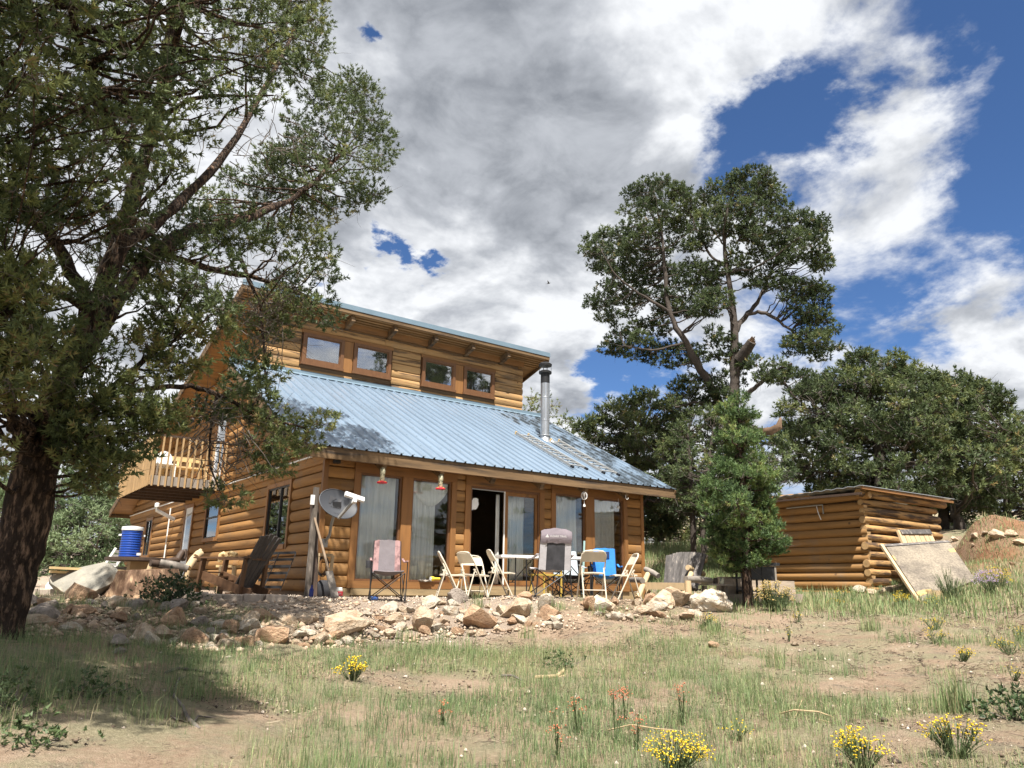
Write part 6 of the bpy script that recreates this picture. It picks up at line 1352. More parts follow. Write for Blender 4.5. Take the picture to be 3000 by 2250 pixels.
for nm, c1, c2 in (('cream', (0.540, 0.432, 0.315), (0.396, 0.270, 0.171)), ('orange', (.44, .295, .19), (.36, .22, .135)), ('grey', (0.360, 0.306, 0.261), (0.234, 0.194, 0.162)), ('white', (.54, .48, .39), (.42, .32, .22))):
    RM[nm] = mat(nm+' rock', c1, .92, spec=.2, var=.22, vscale=3., col2=c2, c2scale=1.6, c2lo=.45, c2hi=.65, bump=.06, bscale=5., rnd=.16)
ROCKV = {}
def rock(p, s, tone, label, group=None, cat='rock', rz=None, name='rock', k=None, sq=(1, .8, .62), sink=.28):
    k = random.randrange(len(ROCKM)) if k is None else k; key = (k, tone)
    if key not in ROCKV:
        me = ROCKM[k].copy(); me.materials.append(RM[tone]); ROCKV[key] = me
    o = bpy.data.objects.new(name, ROCKV[key]); COL.objects.link(o); ORG[o.name] = np.zeros(3)
    h = s*sq[2]; o.location = (p[0], p[1], p[2]+h*(.5-sink)*1.2); o.scale = (s*.62*sq[0], s*.62*sq[1], s*.62*sq[2]); o.rotation_euler = (random.uniform(-.35, .35), random.uniform(-.35, .35), random.uniform(0, 6.28) if rz is None else rz)
    return tag(o, label, cat, group)
def pxsize(p, w): return w/FPX*math.hypot(p[0]-CAM[0], p[1]-CAM[1])*1.05
GR = {'left': 'rocks on the shaded bank below the patio', 'front': 'rocks heaped along the front terrace edge'}
LAND = {'left': [(150, 'beside the thick trunk'), (330, 'below the grey boulder'), (520, 'below the split stump'), (700, 'below the dark lounge chair'), (900, 'under the wire plant stand')],
        'front': [(720, 'at its left end'), (900, 'below the satellite dish'), (1060, 'below the shovel'), (1200, 'below the pink and grey chair'), (1330, 'below the second window'), (1440, 'below the leftmost folding chair'), (1560, 'below the open doorway'), (1680, 'below the white table'), (1800, 'below the blue chair'), (1920, 'below the bench left arm'), (2100, 'below the weathered bench')]}
def field(poly, sp, wl, tones, zone, text):
    ys = np.array(poly, float)
    for x, y in scatter(poly, sp):
        p = atg(x, y)
        if p is None: continue
        tone = random.choice(tones); w = random.uniform(*wl)*random.choice([.7, .95, 1.2, 1.25, 1.6])
        yy = np.linspace(1700, 1930, 93); ins = inpoly(poly, np.full(93, x), yy); lo, hi = (yy[ins].min(), yy[ins].max()) if ins.any() else (y, y+1); f = (y-lo)/(hi-lo+1e-6)
        row = 'upper' if f < .34 else ('middle' if f < .67 else 'lower'); size = 'small' if w < wl[0]*1.1 else ('big' if w > wl[1]*1.15 else 'medium')
        where = next(t for l_, t in LAND[zone] if x <= l_ or l_ == LAND[zone][-1][0])
        rock(p, pxsize(p, w), tone, text % (size, {'orange': 'rusty'}.get(tone, tone), row, where), GR[zone], sq=(1, random.uniform(.65, .95), random.uniform(.42, .75)), sink=.34)
TXL, TXF = '%s %s rock, %s shaded bank, %s', '%s %s rock, %s sunlit heap, %s'
field([(85, 1770), (200, 1745), (400, 1770), (560, 1790), (700, 1800), (850, 1835), (820, 1870), (640, 1900), (470, 1880), (300, 1850), (85, 1850)], 27, (26, 50), ['grey', 'orange', 'cream', 'cream', 'white'], 'left', TXL)
field([(560, 1860), (760, 1830), (960, 1815), (1180, 1785), (1300, 1770), (1420, 1765), (1640, 1765), (1640, 1845), (1480, 1855), (1290, 1870), (1120, 1880), (900, 1905), (720, 1905), (600, 1905)], 21, (22, 47), ['cream', 'cream', 'white', 'white', 'orange'], 'front', TXF)
field([(1700, 1770), (1800, 1765), (1900, 1770), (2060, 1800), (2000, 1815), (1880, 1810), (1720, 1830)], 26, (24, 46), ['cream', 'cream', 'white', 'orange'], 'front', TXF)
for zx, zy, w, tone, lab, sq in [(640, 1390, 46, 'orange', 'dark orange squared rock before the two cream boulders', (1, .9, .8)), (640, 1500, 48, 'orange', 'flat orange slab below the dark orange squared rock', (1, .7, .4)), (440, 1385, 40, 'cream', 'split tan rock left of the cream boulders under the bench', (1, .8, .7)), (440, 1430, 40, 'cream', 'flat tan rock under the split tan rock', (1, .7, .35)),
      (1090, 1400, 38, 'orange', 'rust toned rock at the left foot of the rough white boulder', (1, .9, .7)), (970, 1415, 30, 'grey', 'pale grey flat rock between cream boulders and rough white boulder', (1, .7, .4)), (1060, 1470, 30, 'white', 'small white rock in front of the rust toned rock', (1, .8, .5)), (850, 1530, 28, 'cream', 'small cream rock lying apart on the bare sand', (1, .8, .5)), (1230, 1490, 20, 'white', 'small white stone in the grass below the rough white boulder', (1, .8, .5))]:
    p = atg(*Z5(zx, zy)); rock(p, pxsize(p, w), tone, lab, sq=sq)
p = atg(*Z5(680, 1385)); rock(p, .52, 'cream', 'left of two big smooth cream boulders in front of the bench', cat='boulder', name='boulder', k=0, sq=(1, .8, .62), rz=.3)
p = atg(*Z5(840, 1380)); rock(p, .52, 'cream', 'right of two big smooth cream boulders in front of the bench', cat='boulder', name='boulder', k=1, sq=(1, .8, .62), rz=2.)
# rough white boulder
bm = bmesh.new(); bmesh.ops.create_icosphere(bm, subdivisions=4, radius=1.)
for v in bm.verts:
    p = np.array(v.co); c_ = Vector(p); p = p*(1+.30*mnoise.noise(c_*1.5)+.16*abs(mnoise.noise(c_*3.5))+.08*mnoise.noise(c_*8)); p[2] = max(p[2], -.55); v.co = Vector(p)
me = bpy.data.meshes.new('boulder'); bm.to_mesh(me); bm.free(); me.materials.append(RM['white']); me.set_sharp_from_angle(angle=math.radians(35)); o = bpy.data.objects.new('boulder', me); COL.objects.link(o); p = onterr(atd(*Z5(1235, 1400), 12.9)); o.location = (p[0], p[1], p[2]+.12); o.scale = (.33, .28, .21); ORG[o.name] = np.zeros(3)
tag(o, 'rough pitted white boulder left of the young pine trunk', 'boulder')
p = onterr(atd(*Z4(300, 1400), 12.0)); p = atg(*Z4(300, 1420)); rock(p, .40, 'grey', 'grey white split rock below the leftmost folding chairs', cat='rock', k=2, sq=(1, .8, .65))
p = atg(*Z4(970, 1395)); rock(p, pxsize(p, 46), 'orange', 'tan round rock below the left table legs', k=3, sq=(1, .9, .8)); p = atg(*Z4(1640, 1490)); rock(p, pxsize(p, 46), 'orange', 'salmon block of rock in the heap below the folding chair seen from behind', k=4, sq=(1, .9, .9))
p = atg(*Z4(1740, 1480)); rock(p, pxsize(p, 66), 'white', 'large white rock right of the salmon block', k=5, sq=(1, .9, .75)); p = atg(1010, 1860); rock(p, pxsize(p, 130), 'cream', 'long low cream slab at the left end of the sunlit heap', k=6, sq=(1, .6, .5), rz=-.5); p = atg(800, 1880); rock(p, pxsize(p, 110), 'orange', 'broad tan rock at the lower left end of the sunlit heap', k=7, sq=(1, .8, .6))
p = atg(1230, 1845); rock(p, pxsize(p, 90), 'cream', 'large cream rock in the middle of the sunlit heap', k=8, sq=(1, .8, .7)); p = atg(1400, 1830); rock(p, pxsize(p, 110), 'orange', 'largest pinkish rock at the foot of the sunlit heap', k=9, sq=(1, .8, .6)); p = atg(1505, 1808); rock(p, pxsize(p, 80), 'cream', 'mossy rounded cream rock right of the middle of the heap', k=10, sq=(1, .9, .8))
p = atg(345, 1918); rock(p, pxsize(p, 40), 'grey', 'single grey stone lying in the shaded grass', k=11); p = atg(505, 1830); rock(p, pxsize(p, 66), 'orange', 'sunlit round orange rock on the shaded bank', k=12, sq=(1, .9, .85)); p = atg(350, 1895); rock(p, pxsize(p, 78), 'grey', 'long tilted grey slab at the lower edge of the shaded bank', k=13, sq=(1, .6, .5), rz=.6)
p = atg(440, 1895); rock(p, pxsize(p, 52), 'white', 'white speckled rock at the lower edge of the shaded bank', k=2, sq=(1, .9, .8)); p = atg(565, 1780); rock(p, pxsize(p, 28), 'white', 'pale bluish stone at the foot of the dark shrub', k=4)
# shed foot and bank
for k, (zx, zy, w) in enumerate([(480, 1040, 42), (590, 1040, 28), (660, 1050, 24), (840, 1035, 26), (900, 1060, 40), (1000, 1085, 34), (1080, 1080, 34)]):
    p = atg(*Z6(zx, zy)); rock(p, pxsize(p, w), 'white' if k < 5 else 'cream', 'pale rock lying in the row along the shed foot', 'rocks along the shed foot')
BK = ['widest cream rock on top of the red bank', 'cream rock on the bank top right of the widest one', 'cream rock at the left shoulder of the red bank', 'cream rock at the right frame edge on the red bank', 'small rock at the left foot of the bank behind the shed corner', 'small cream rock on the bank top left of the widest one', 'rusty stone halfway down the red bank', 'tiny cream stone in the red earth below the bank shoulder', 'cream rock just behind the widest one on the bank']
for k, (zx, zy, w) in enumerate([(2010, 620, 36), (2110, 610, 26), (1820, 615, 22), (2190, 680, 30), (1650, 650, 20), (1900, 590, 16), (2110, 850, 16), (1800, 690, 12), (1980, 600, 24)]):
    p = atg(*Z6(zx, zy)); rock(p if p is not None else atd(*Z6(zx, zy), 22), pxsize(p if p is not None else atd(*Z6(zx, zy), 22), w), 'cream' if k != 6 else 'orange', BK[k], 'rocks on the red bank')
for zx, zy, w, tone, lab in [(720, 540, 32, 'cream', 'pale mossy stone in the grass below the young pine'), (190, 540, 40, 'orange', 'flat orange stone in the grass left of the young pine shadow'), (1865, 1100, 20, 'white', 'white stone on the bare earth at the right edge'), (235, 1055, 20, 'white', 'small white stone in the tall grass near the right hand flowers')]:
    p = atg(2000+zx/2.212, 1650+zy/2.212); rock(p, pxsize(p, w), tone, lab, sq=(1, .7, .4))
p = atg(700, 2225); rock(p, pxsize(p, 42), 'cream', 'cream flat stone half sunk at the bottom of the lawn', sq=(1, .6, .3))
# the boulder and the stump on the patio edge
p = onterr(atd(*Z0(450, 1372), 12.95)); RM['lichen'] = mat('lichen grey rock', (.24, .225, .19), .92, spec=.2, var=.2, vscale=3., col2=(.34, .285, .215), c2scale=1.8, c2lo=.48, c2hi=.62, bump=.02, bscale=8.)
rock(p, 1.25, 'lichen', 'large flat grey boulder carrying the yellow planks', cat='boulder', name='boulder', k=2, sq=(1, .7, .34), rz=.4, sink=.16)
bm = bmesh.new(); bmesh.ops.create_cone(bm, cap_ends=True, segments=40, radius1=.55, radius2=.42, depth=.42)
bmesh.ops.subdivide_edges(bm, edges=[e for e in bm.edges if abs(e.verts[0].co.z-e.verts[1].co.z) > .1], cuts=6)
for v in bm.verts:
    a = math.atan2(v.co.y, v.co.x); r = 1+.07*math.sin(a*5+.4)+.05*math.sin(a*11)+.10*mnoise.noise(Vector((math.cos(a)*2, math.sin(a)*2, v.co.z*1.5))); fl = 1+.22*max(0, -v.co.z/.21)**2*max(0, math.sin(a*3)); v.co.x *= r*fl; v.co.y *= r*fl*.8; v.co.z += .04*math.cos(a+2.)*(v.co.z > 0)
me = bpy.data.meshes.new('stump'); bm.to_mesh(me); bm.free(); stm = mat('split stump wood', (.25, .15, .095), .9, var=.35, vscale=3., stretch=(5, 5, 1.2), col2=(.42, .29, .18), c2scale=3., c2lo=.5, c2hi=.66, bump=.03, bscale=5.); me.materials.append(stm); o = bpy.data.objects.new('tree_stump', me); COL.objects.link(o); p = onterr(atd(*Z1(320, 1480), 12.75)); o.location = (p[0], p[1], p[2]+.19); o.rotation_euler = (.06, -.08, .5); ORG[o.name] = np.zeros(3)
tag(o, 'broad brown split stump in front of the round table', 'stump')
# edging blocks
EP = [(60, 1724, 13.6), (160, 1728, 13.3), (262, 1733, 13.0), (380, 1736, 12.8), (497, 1737, 12.6), (600, 1741, 12.2), (723, 1745, 11.9), (810, 1748, 11.7), (880, 1752, 11.7)]
EPW = np.array([atd(*q) for q in EP]); seg_l = np.linalg.norm(np.diff(EPW[:, :2], axis=0), axis=1); cum = np.concatenate([[0], np.cumsum(seg_l)]); eb = None
for s in np.arange(.16, cum[-1]-.1, .315):
    q = np.array([np.interp(s, cum, EPW[:, k]) for k in range(3)]); q1 = np.array([np.interp(s+.1, cum, EPW[:, k]) for k in range(3)]); a_ = math.atan2(q1[1]-q[1], q1[0]-q[0])
    if eb is None:
        eb = MB().box((-.15, -.09, -.10), (.15, .09, .02)).build('edging_block', M['concrete']); bmm = bmesh.new(); bmm.from_mesh(eb.data); bmesh.ops.bevel(bmm, geom=bmm.edges[:], offset=.012, segments=1, affect='EDGES'); bmm.to_mesh(eb.data); bmm.free(); o = eb; tag(o, 'concrete block in the low curved edging of the gravel patio', 'block', 'edging blocks of the patio')
    else: o = copy_tree(eb)
    o.location = (q[0], q[1], q[2]+random.uniform(-.01, .01)); o.rotation_euler = (random.uniform(-.04, .04), random.uniform(-.05, .05), a_+random.uniform(-.06, .06))
wl = MB(); a, b = atd(85, 1740, 13.9), atd(210, 1742, 13.6); tag(MB().beam((a[0], a[1], a[2]-.1), (b[0], b[1], b[2]-.1), .2, .24).build('low_wall', M['concrete'], org=a), 'pale low block wall behind the thick trunk at the left', 'wall')
M['rubble'] = mat('rubble stone', (.5, .4, .3), .92, tint=[(0, (.20, .14, .10)), (.5, (.38, .275, .19)), (1, (.54, .44, .33))], bump=.02, bscale=12.)
# ------------------------------------------------------------------ grass, litter, gravel
def blades(P, h, w, lean, tint, k=3):
    n = len(P); az = rng.random(n)*2*np.pi; ld = np.stack([np.cos(az), np.sin(az), np.zeros(n)], 1); sd = np.stack([-np.sin(az+rng.normal(0, .6, n)), np.cos(az), np.zeros(n)], 1); sd = unit(sd); up_ = np.array([0, 0, 1.])
    b0 = P; m1 = P+up_*(h*.55)[:, None]+ld*(lean*h*.25)[:, None]; tp_ = P+up_*(h*(1-.35*lean))[:, None]+ld*(lean*h*.9)[:, None]; s = sd*w[:, None]
    V = np.stack([b0-s, b0+s, m1-s*.7, m1+s*.7, tp_], 1).reshape(-1, 3); o = (np.arange(n)*5)[:, None]
    F = np.concatenate([o+np.array([[0, 1, 3]]), o+np.array([[0, 3, 2]]), o+np.array([[2, 3, 4]])], 0); T = np.repeat(tint, 5)
    return V, F, T
def fan(n, d0, d1, a0=-1.0, a1=74.):
    az = np.radians(rng.uniform(a0, a1, n)); d = np.sqrt(rng.uniform(d0*d0, d1*d1, n)); return CAM[0]+d*np.sin(az), CAM[1]+d*np.cos(az), d
ROCKPOLY = [[(60, 1720), (400, 1740), (900, 1740), (1200, 1740), (1640, 1730), (2080, 1740), (2080, 1800), (1880, 1820), (1650, 1850), (1480, 1862), (1290, 1878), (1120, 1890), (900, 1912), (720, 1912), (600, 1910), (450, 1895), (300, 1868), (60, 1868)]]
def bare(x, y):
    m_ = np.zeros(len(x)); u_, v_ = projpx(x, y, ground(x, y)); m_[inpoly(ROCKPOLY[0], u_, v_)] = .45
    for px, py, s in ((2450, 1840, 1.3), (2380, 1880, 1.0), (1480, 1880, .7), (1750, 1850, .8), (2650, 2010, .8), (2850, 2150, .7), (2900, 1800, 1.), (700, 2110, .6), (1150, 2000, .5), (2740, 1930, .9), (300, 2200, .5), (1380, 2190, .35), (2550, 1960, .6), (1000, 2110, .4), (1350, 2010, .5), (1960, 1850, .6), (2960, 2020, .8), (2250, 1960, .4)):
        p = atg(px, py); m_ = np.maximum(m_, np.exp(-((x-p[0])**2+(y-p[1])**2)/(s*s)))
    return m_
Vs, Fs, Ts = [], [], []; off = 0
def addg(V, F, T):
    global off
    Vs.append(V); Fs.append(F+off); Ts.append(T); off += len(V)
for n, d0, d1, nb, hs, ws in ((13000, 4.3, 11.5, 9, (.04, .17), (.001, .002)), (1100, 4.3, 11.5, 22, (.14, .26), (.001, .002)), (7000, 10.5, 19., 8, (.06, .2), (.0022, .004))):
    x, y, d = fan(n, d0, d1); den = fbm(x, y, .75, 31)*.6+fbm(x, y, 3.4, 37)*.65; keep = (den-.6*bare(x, y)-1.2*terrace_mask(x, y) > .36+.16*rng.random(n)) & ~((x > -.2) & (x < 8.3) & (y > -1.6)) & ~((x > SX-.1) & (y > SY-.1) & (x < sx1) & (y < sy1))
    x, y, d, den = x[keep], y[keep], d[keep], den[keep]; z = ground(x, y); dry = fbm(x, y, .5, 51); m_ = len(x); cnt = (nb*rng.uniform(.4, 1.5, m_)).astype(int)+2; ii = np.repeat(np.arange(m_), cnt); q = len(ii)
    sp_ = .035+.07*rng.random(m_); px_ = x[ii]+rng.normal(0, 1, q)*sp_[ii]; py_ = y[ii]+rng.normal(0, 1, q)*sp_[ii]; P = np.stack([px_, py_, z[ii]-.01], 1)
    hh = rng.uniform(*hs, m_)*(1+.9*np.clip(den-.75, 0, .5)); h = hh[ii]*rng.uniform(.5, 1.2, q); tint = np.clip(.31+.7*(dry[ii]-.45)+rng.normal(0, .13, m_)[ii]+rng.normal(0, .17, q), 0, 1)
    addg(*blades(P, h, rng.uniform(*ws, q), np.clip(rng.normal(.35, .25, q), .02, .95), tint))
# short dry stubble everywhere
x, y, d = fan(95000, 4.3, 16.); keep = (terrace_mask(x, y) < .4) & ~((x > SX) & (y > SY)) & ~((x > -.2) & (x < 8.3) & (y > -1.6)) & (fbm(x, y, 1.6, 71)-.5*bare(x, y) > .38); x, y, d = x[keep], y[keep], d[keep]; z = ground(x, y); q = len(x); addg(*blades(np.stack([x, y, z-.005], 1), rng.uniform(.015, .085, q), rng.uniform(.001, .0022, q)*(d/7), rng.uniform(.2, 1.0, q), np.clip(rng.normal(.68, .22, q), 0, 1)))
# meadow behind the house and on the bank
for poly, cnt, hs in (([(1880, 1600), (2120, 1590), (2140, 1720), (1900, 1740), (1880, 1700)], 9000, (.2, .45)), ([(2800, 1590), (3010, 1530), (3010, 1740), (2870, 1760), (2760, 1720)], 3200, (.07, .19)), ([(2180, 1735), (2560, 1735), (2620, 1760), (2950, 1720), (2950, 1800), (2200, 1800)], 3500, (.12, .3))):
    lo, hi = np.array(poly).min(0), np.array(poly).max(0); c = lo+rng.random((1500, 2))*(hi-lo); c = c[inpoly(poly, c[:, 0], c[:, 1])]; pts = [atg(*q_) for q_ in c[:260]]; pts = np.array([p for p in pts if p is not None])
    if len(pts) < 5: continue
    ii = rng.integers(0, len(pts), cnt); P = pts[ii]+rng.normal(0, 1, (cnt, 3))*[.45, .45, 0]; P[:, 2] = ground(P[:, 0], P[:, 1])-.02
    ok = ~((P[:, 0] > SX-.05) & (P[:, 1] > SY-.05) & (P[:, 0] < sx1) & (P[:, 1] < sy1)) & ~((P[:, 0] < 8.1) & (P[:, 1] > -.1)); P = P[ok]; q = len(P); addg(*blades(P, rng.uniform(*hs, q), rng.uniform(.004, .008, q), np.clip(rng.normal(.35, .25, q), 0, .9), np.clip(rng.normal(.42, .2, q), 0, 1)))
g_o = array_mesh('grass', np.concatenate(Vs), np.concatenate(Fs), M['grass'], None, np.concatenate(Ts)); tag(g_o, kind='stuff'); print('GRASS TRIS', len(g_o.data.polygons))
# dry litter: twigs and needles lying on the soil
x, y, d = fan(26000, 4.3, 17.); keep = (terrace_mask(x, y) < .5) & (fbm(x, y, 1.4, 91) > .40); x, y, d = x[keep], y[keep], d[keep]; z = ground(x, y); n = len(x); az = rng.random(n)*6.28; L_ = rng.uniform(.008, .05, n)*(1+2.5*(rng.random(n) < .03)); dr = np.stack([np.cos(az), np.sin(az), rng.normal(0, .18, n)], 1)*L_[:, None]; P = np.stack([x, y, z+.012], 1)
V, F = tubes(np.stack([P-dr, P+rng.normal(0, .006, (n, 3)), P+dr], 1), np.tile(np.array([1, 1, .5]), (n, 1))*rng.uniform(.0012, .0035, (n, 1))*(d/7)[:, None], 3); tag(array_mesh('litter', V, F, M['litter'], None, np.repeat(np.clip(rng.normal(.5, .25, n), 0, 1), 9)), kind='stuff')
# loose stones in the gravel
def octa(P, S, T):
    n = len(P); o6 = np.array([[1, 0, 0], [0, 1, 0], [-1, 0, 0], [0, -1, 0], [0, 0, .7], [0, 0, -.7]]); V = P[:, None]+o6[None]*S[:, None, None]*rng.uniform(.6, 1.3, (n, 6, 1)); ang = rng.random(n)*6.28; f8 = np.array([[0, 1, 4], [1, 2, 4], [2, 3, 4], [3, 0, 4], [1, 0, 5], [2, 1, 5], [3, 2, 5], [0, 3, 5]]); F = (np.arange(n)*6)[:, None, None]+f8[None]; return V.reshape(-1, 3), F.reshape(-1, 3), np.repeat(T, 6)
x = rng.uniform(-3.4, 9.6, 19000); y = rng.uniform(-5.5, 1.0, 19000); tm_ = terrace_mask(x, y); keep = (rng.random(len(x)) < np.clip(tm_*1.2, 0, 1)) & ~((x > -.05) & (x < 8.05) & (y > -.1)); x, y = x[keep], y[keep]; z = ground(x, y); n = len(x)
V, F, T = octa(np.stack([x, y, z+.004], 1), rng.lognormal(-4.55, .45, n), np.clip(rng.normal(.5, .25, n), 0, 1)); tag(array_mesh('gravel', V, F, M['gravelbit'], None, T), kind='stuff')
# earth clods and leaf crumbs
x, y, d = fan(26000, 4.3, 15.); keep = (terrace_mask(x, y) < .5) & (fbm(x, y, 2.1, 95) > .47); x, y = x[keep], y[keep]; z = ground(x, y); n = len(x); V, F, T = octa(np.stack([x, y, z+.002], 1), rng.lognormal(-4.75, .5, n), np.clip(rng.normal(.33, .22, n), 0, 1)); tag(array_mesh('earth_clods', V, F, M['litter'], None, T), kind='stuff')
# rubble between the bigger rocks
lo, hi = np.array(ROCKPOLY[0]).min(0), np.array(ROCKPOLY[0]).max(0); c = lo+rng.random((9000, 2))*(hi-lo); c = c[inpoly(ROCKPOLY[0], c[:, 0], c[:, 1])][:2600]; P = np.array([atg(*q_) for q_ in c]); P[:, 2] += .01; n = len(P)
V, F, T = octa(P, rng.lognormal(-3.75, .45, n), np.clip(rng.normal(.5, .25, n), 0, 1)); tag(array_mesh('rubble', V, F, M['rubble'], None, T), kind='stuff')
# scattered pebbles on the lawn
x, y, d = fan(2500, 4.3, 16.); z = ground(x, y); n = len(x); V, F, T = octa(np.stack([x, y, z+.004], 1), rng.lognormal(-4.5, .5, n), np.clip(rng.normal(.55, .25, n), 0, 1)); tag(array_mesh('pebbles', V, F, M['gravelbit'], None, T), kind='stuff')
# ------------------------------------------------------------------ flowers and small plants
M['flower'] = mat('yellow petals', (.72, .50, .02), .6, tint=[(0, (.50, .34, .02)), (.5, (.78, .56, .02)), (1, (.85, .68, .08))], trans=.2); M['stem'] = mat('plant stems', (.1, .14, .06), .6, tint=[(0, (.05, .085, .035)), (.6, (.11, .15, .06)), (1, (.25, .24, .12))], trans=.2)
M['petal_p'] = mat('lilac petals', (.42, .30, .48), .6, tint=[(0, (.30, .2, .36)), (1, (.55, .42, .6))]); M['petal_o'] = mat('orange petals', (.60, .16, .06), .6, tint=[(0, (.38, .10, .05)), (1, (.60, .22, .11))]); M['flower_dry'] = mat('faded straw flowers', (.5, .38, .12), .7, tint=[(0, (.36, .25, .09)), (1, (.6, .46, .17))])
def plant(name, label, cat, p, h, spread, nst, fl, group, dense=1., petal='flower', leafy=.6, fs=.011):
    t = thing(name, label, cat, p, group); n = nst; az = rng.choice(rng.random(6)*6.28, n)+rng.normal(0, .38, n); r = spread*np.sqrt(rng.random(n)); tip = np.stack([p[0]+r*np.cos(az), p[1]+r*np.sin(az), p[2]+h*(1-.35*(r/spread)**2)*rng.uniform(.55, 1.08, n)], 1); b0 = np.stack([p[0]+.15*r*np.cos(az), p[1]+.15*r*np.sin(az), np.full(n, p[2]-.02)], 1)
    u = np.linspace(0, 1, 4)[None, :, None]; P = b0[:, None]*(1-u)+tip[:, None]*u; P[:, :, 2] += .06*h*np.sin(np.pi*u[:, :, 0]); V, F = tubes(P, np.tile(np.linspace(.0035, .0018, 4), (n, 1)), 3)
    m_ = int(n*16*leafy); k = rng.integers(0, n, m_); f = rng.random(m_)[:, None]*.9; lp = b0[k]*(1-f)+tip[k]*f; V2, F2, T2 = blades(lp, rng.uniform(.03, .07, m_), rng.uniform(.002, .004, m_), rng.uniform(.3, .9, m_), np.clip(rng.normal(.5, .2, m_), 0, 1))
    F = np.concatenate([F[:, [0, 1, 2]], F[:, [0, 2, 3]], F2+len(V)]); array_mesh('stems', np.concatenate([V, V2]), F, M['stem'], t, np.concatenate([np.full(len(V), .45), T2]))
    if fl:
        q = int(n*fl); k = rng.integers(0, n, q); c = tip[k]+rng.normal(0, 1, (q, 3))*[.026, .026, .012]; V, F, T = octa(c, rng.uniform(.5, 1.2, q)*fs, np.clip(rng.normal(.5, .25, q), 0, 1)); tag(array_mesh('flowers', V, F, M[petal], t, T), kind='stuff')
    return t
YG = 'yellow flowering plants in the grass'
def z5p(x, y): return (2000+x/2.212, 1650+y/2.212)
for q, h, s, n, f, lab in [((1978, 2262), .30, .26, 70, 9, 'yellow flower clump at the bottom edge left of centre right'), (z5p(1180, 1330), .28, .20, 60, 7, 'yellow flower clump at the bottom edge in the right half'), (z5p(1780, 1260), .30, .22, 60, 5, 'yellow flower clump with much green near the lower right corner'), (z5p(1430, 285), .34, .16, 45, 7, 'yellow flower clump before the foot of the strand board'), (z5p(2060, 180), .55, .34, 70, 8, 'large yellow flower clump under the red bank at the right'), (z5p(1040, 225), .30, .24, 30, 4, 'yellow flowers in the grass before the shed corner'), (z5p(1000, 285), .2, .2, 24, 3, 'low yellow flowers in front of the shed side'), (z5p(1660, 300), .3, .25, 26, 3, 'sparse yellow flowers below the pale timber block'), (z5p(1640, 440), .25, .28, 30, 3, 'sparse yellow flowers on the bare ground right of centre'), (z5p(1640, 520), .25, .2, 26, 4, 'yellow flowers just below the sparse ones on bare ground'), (z5p(1815, 640), .22, .17, 30, 5, 'flat topped yellow flowers in the grass toward the right edge'), (z5p(350, 1150), .18, .16, 14, 3, 'few yellow flowers left of the bottom clump'), (z5p(2120, 590), .22, .2, 24, 3, 'yellow flowers near the right edge above the bare earth'), (z5p(2150, 760), .2, .1, 10, 3, 'single small yellow flower plant at the right edge'), (z5p(110, 415), .3, .3, 34, 3, 'yellow flowers in the grass below the rough white boulder'), (z5p(690, 500), .25, .1, 10, 2, 'tiny yellow flower plant above the mossy stone'), (z5p(2180, 500), .25, .2, 20, 3, 'yellow flowers by the right edge under the red bank'), (z5p(740, 385), .25, .14, 14, 3, 'small yellow flowers between young pine and bare ground')]:
    p = atg(*q, d0=3.5); plant('yellow_flowers', lab, 'flowers', p, h*.75, s*.8, max(8, int(n*.8)), f*.85, YG, fs=.008)
p = atg(1030, 1995); plant('yellow_flowers', 'yellow green flower plant in the left middle of the lawn', 'flowers', p, .22, .16, 40, 4, YG)
p = atg(*z5p(605, 320)); plant('rabbitbrush', 'straw yellow dry bush below the young pine', 'bush', p, .50, .30, 150, 5, None, petal='flower_dry', leafy=.7, fs=.012)
p = atg(*z5p(2010, 205)); plant('purple_aster', 'lilac aster plant beside the large yellow clump', 'flowers', p, .42, .30, 60, 6, None, petal='petal_p')
OL = ['short orange flowered stalk left of the lawn centre', 'orange flowered stalk farthest left of the four behind the yellow clump', 'tall orange flowered stalk just above the yellow clump', 'orange flowered stalk highest in the lawn above the yellow clump', 'orange flowered stalk to the right, above the bare twig', 'orange flowered stalk left of the yellow clump at the bottom', 'orange flower touching the top left of the yellow clump']
for k, (x, y, w) in enumerate([(740, 790, .2), (1465, 830, .3), (1665, 870, .34), (1720, 760, .3), (2030, 780, .32), (1350, 970, .3), (1780, 920, .25)]):
    p = atg(900+x/1.843, 1700+y/1.843); plant('globemallow', OL[k], 'flowers', p, w, .05, 5, 8, 'orange flowered stalks in the lawn', petal='petal_o', leafy=.9, fs=.008)
# leafy plants
def leafy(name, label, p, h, s, n, mt='shrub', lf=.045, cat='plant', tint0=.75, kn=7):
    t = thing(name, label, cat, p); P = p+rng.normal(0, 1, (n, 3))*[s*.5, s*.5, 0]; P[:, 2] = p[2]+rng.random(n)*h*(1-.5*np.clip(np.hypot(P[:, 0]-p[0], P[:, 1]-p[1])/s, 0, 1)); A = unit(rvec(n)+np.array([0, 0, .5])); V, F, T = needles(P, A, np.full(n, lf)*rng.uniform(.7, 1.3, n), kn, .16, np.clip(rng.normal(tint0, .2, n), 0, 1)); array_mesh('leaves', V, F, M[mt], t, T)
    u = np.linspace(0, 1, 4)[None, :, None]; k = rng.permutation(n)[:max(6, n//6)]; b0 = np.tile(p-np.array([0, 0, .02]), (len(k), 1)); V, F = tubes(b0[:, None]*(1-u)+P[k][:, None]*u, np.tile(np.linspace(.006, .002, 4), (len(k), 1)), 3); array_mesh('stems', V, F, M['twig'], t); return t
leafy('dark_shrub', 'dark green shrub before the stump and the log chair', onterr(atd(*Z1(500, 1600), 11.6)), .50, .46, 330, lf=.075, cat='shrub', tint0=.42)
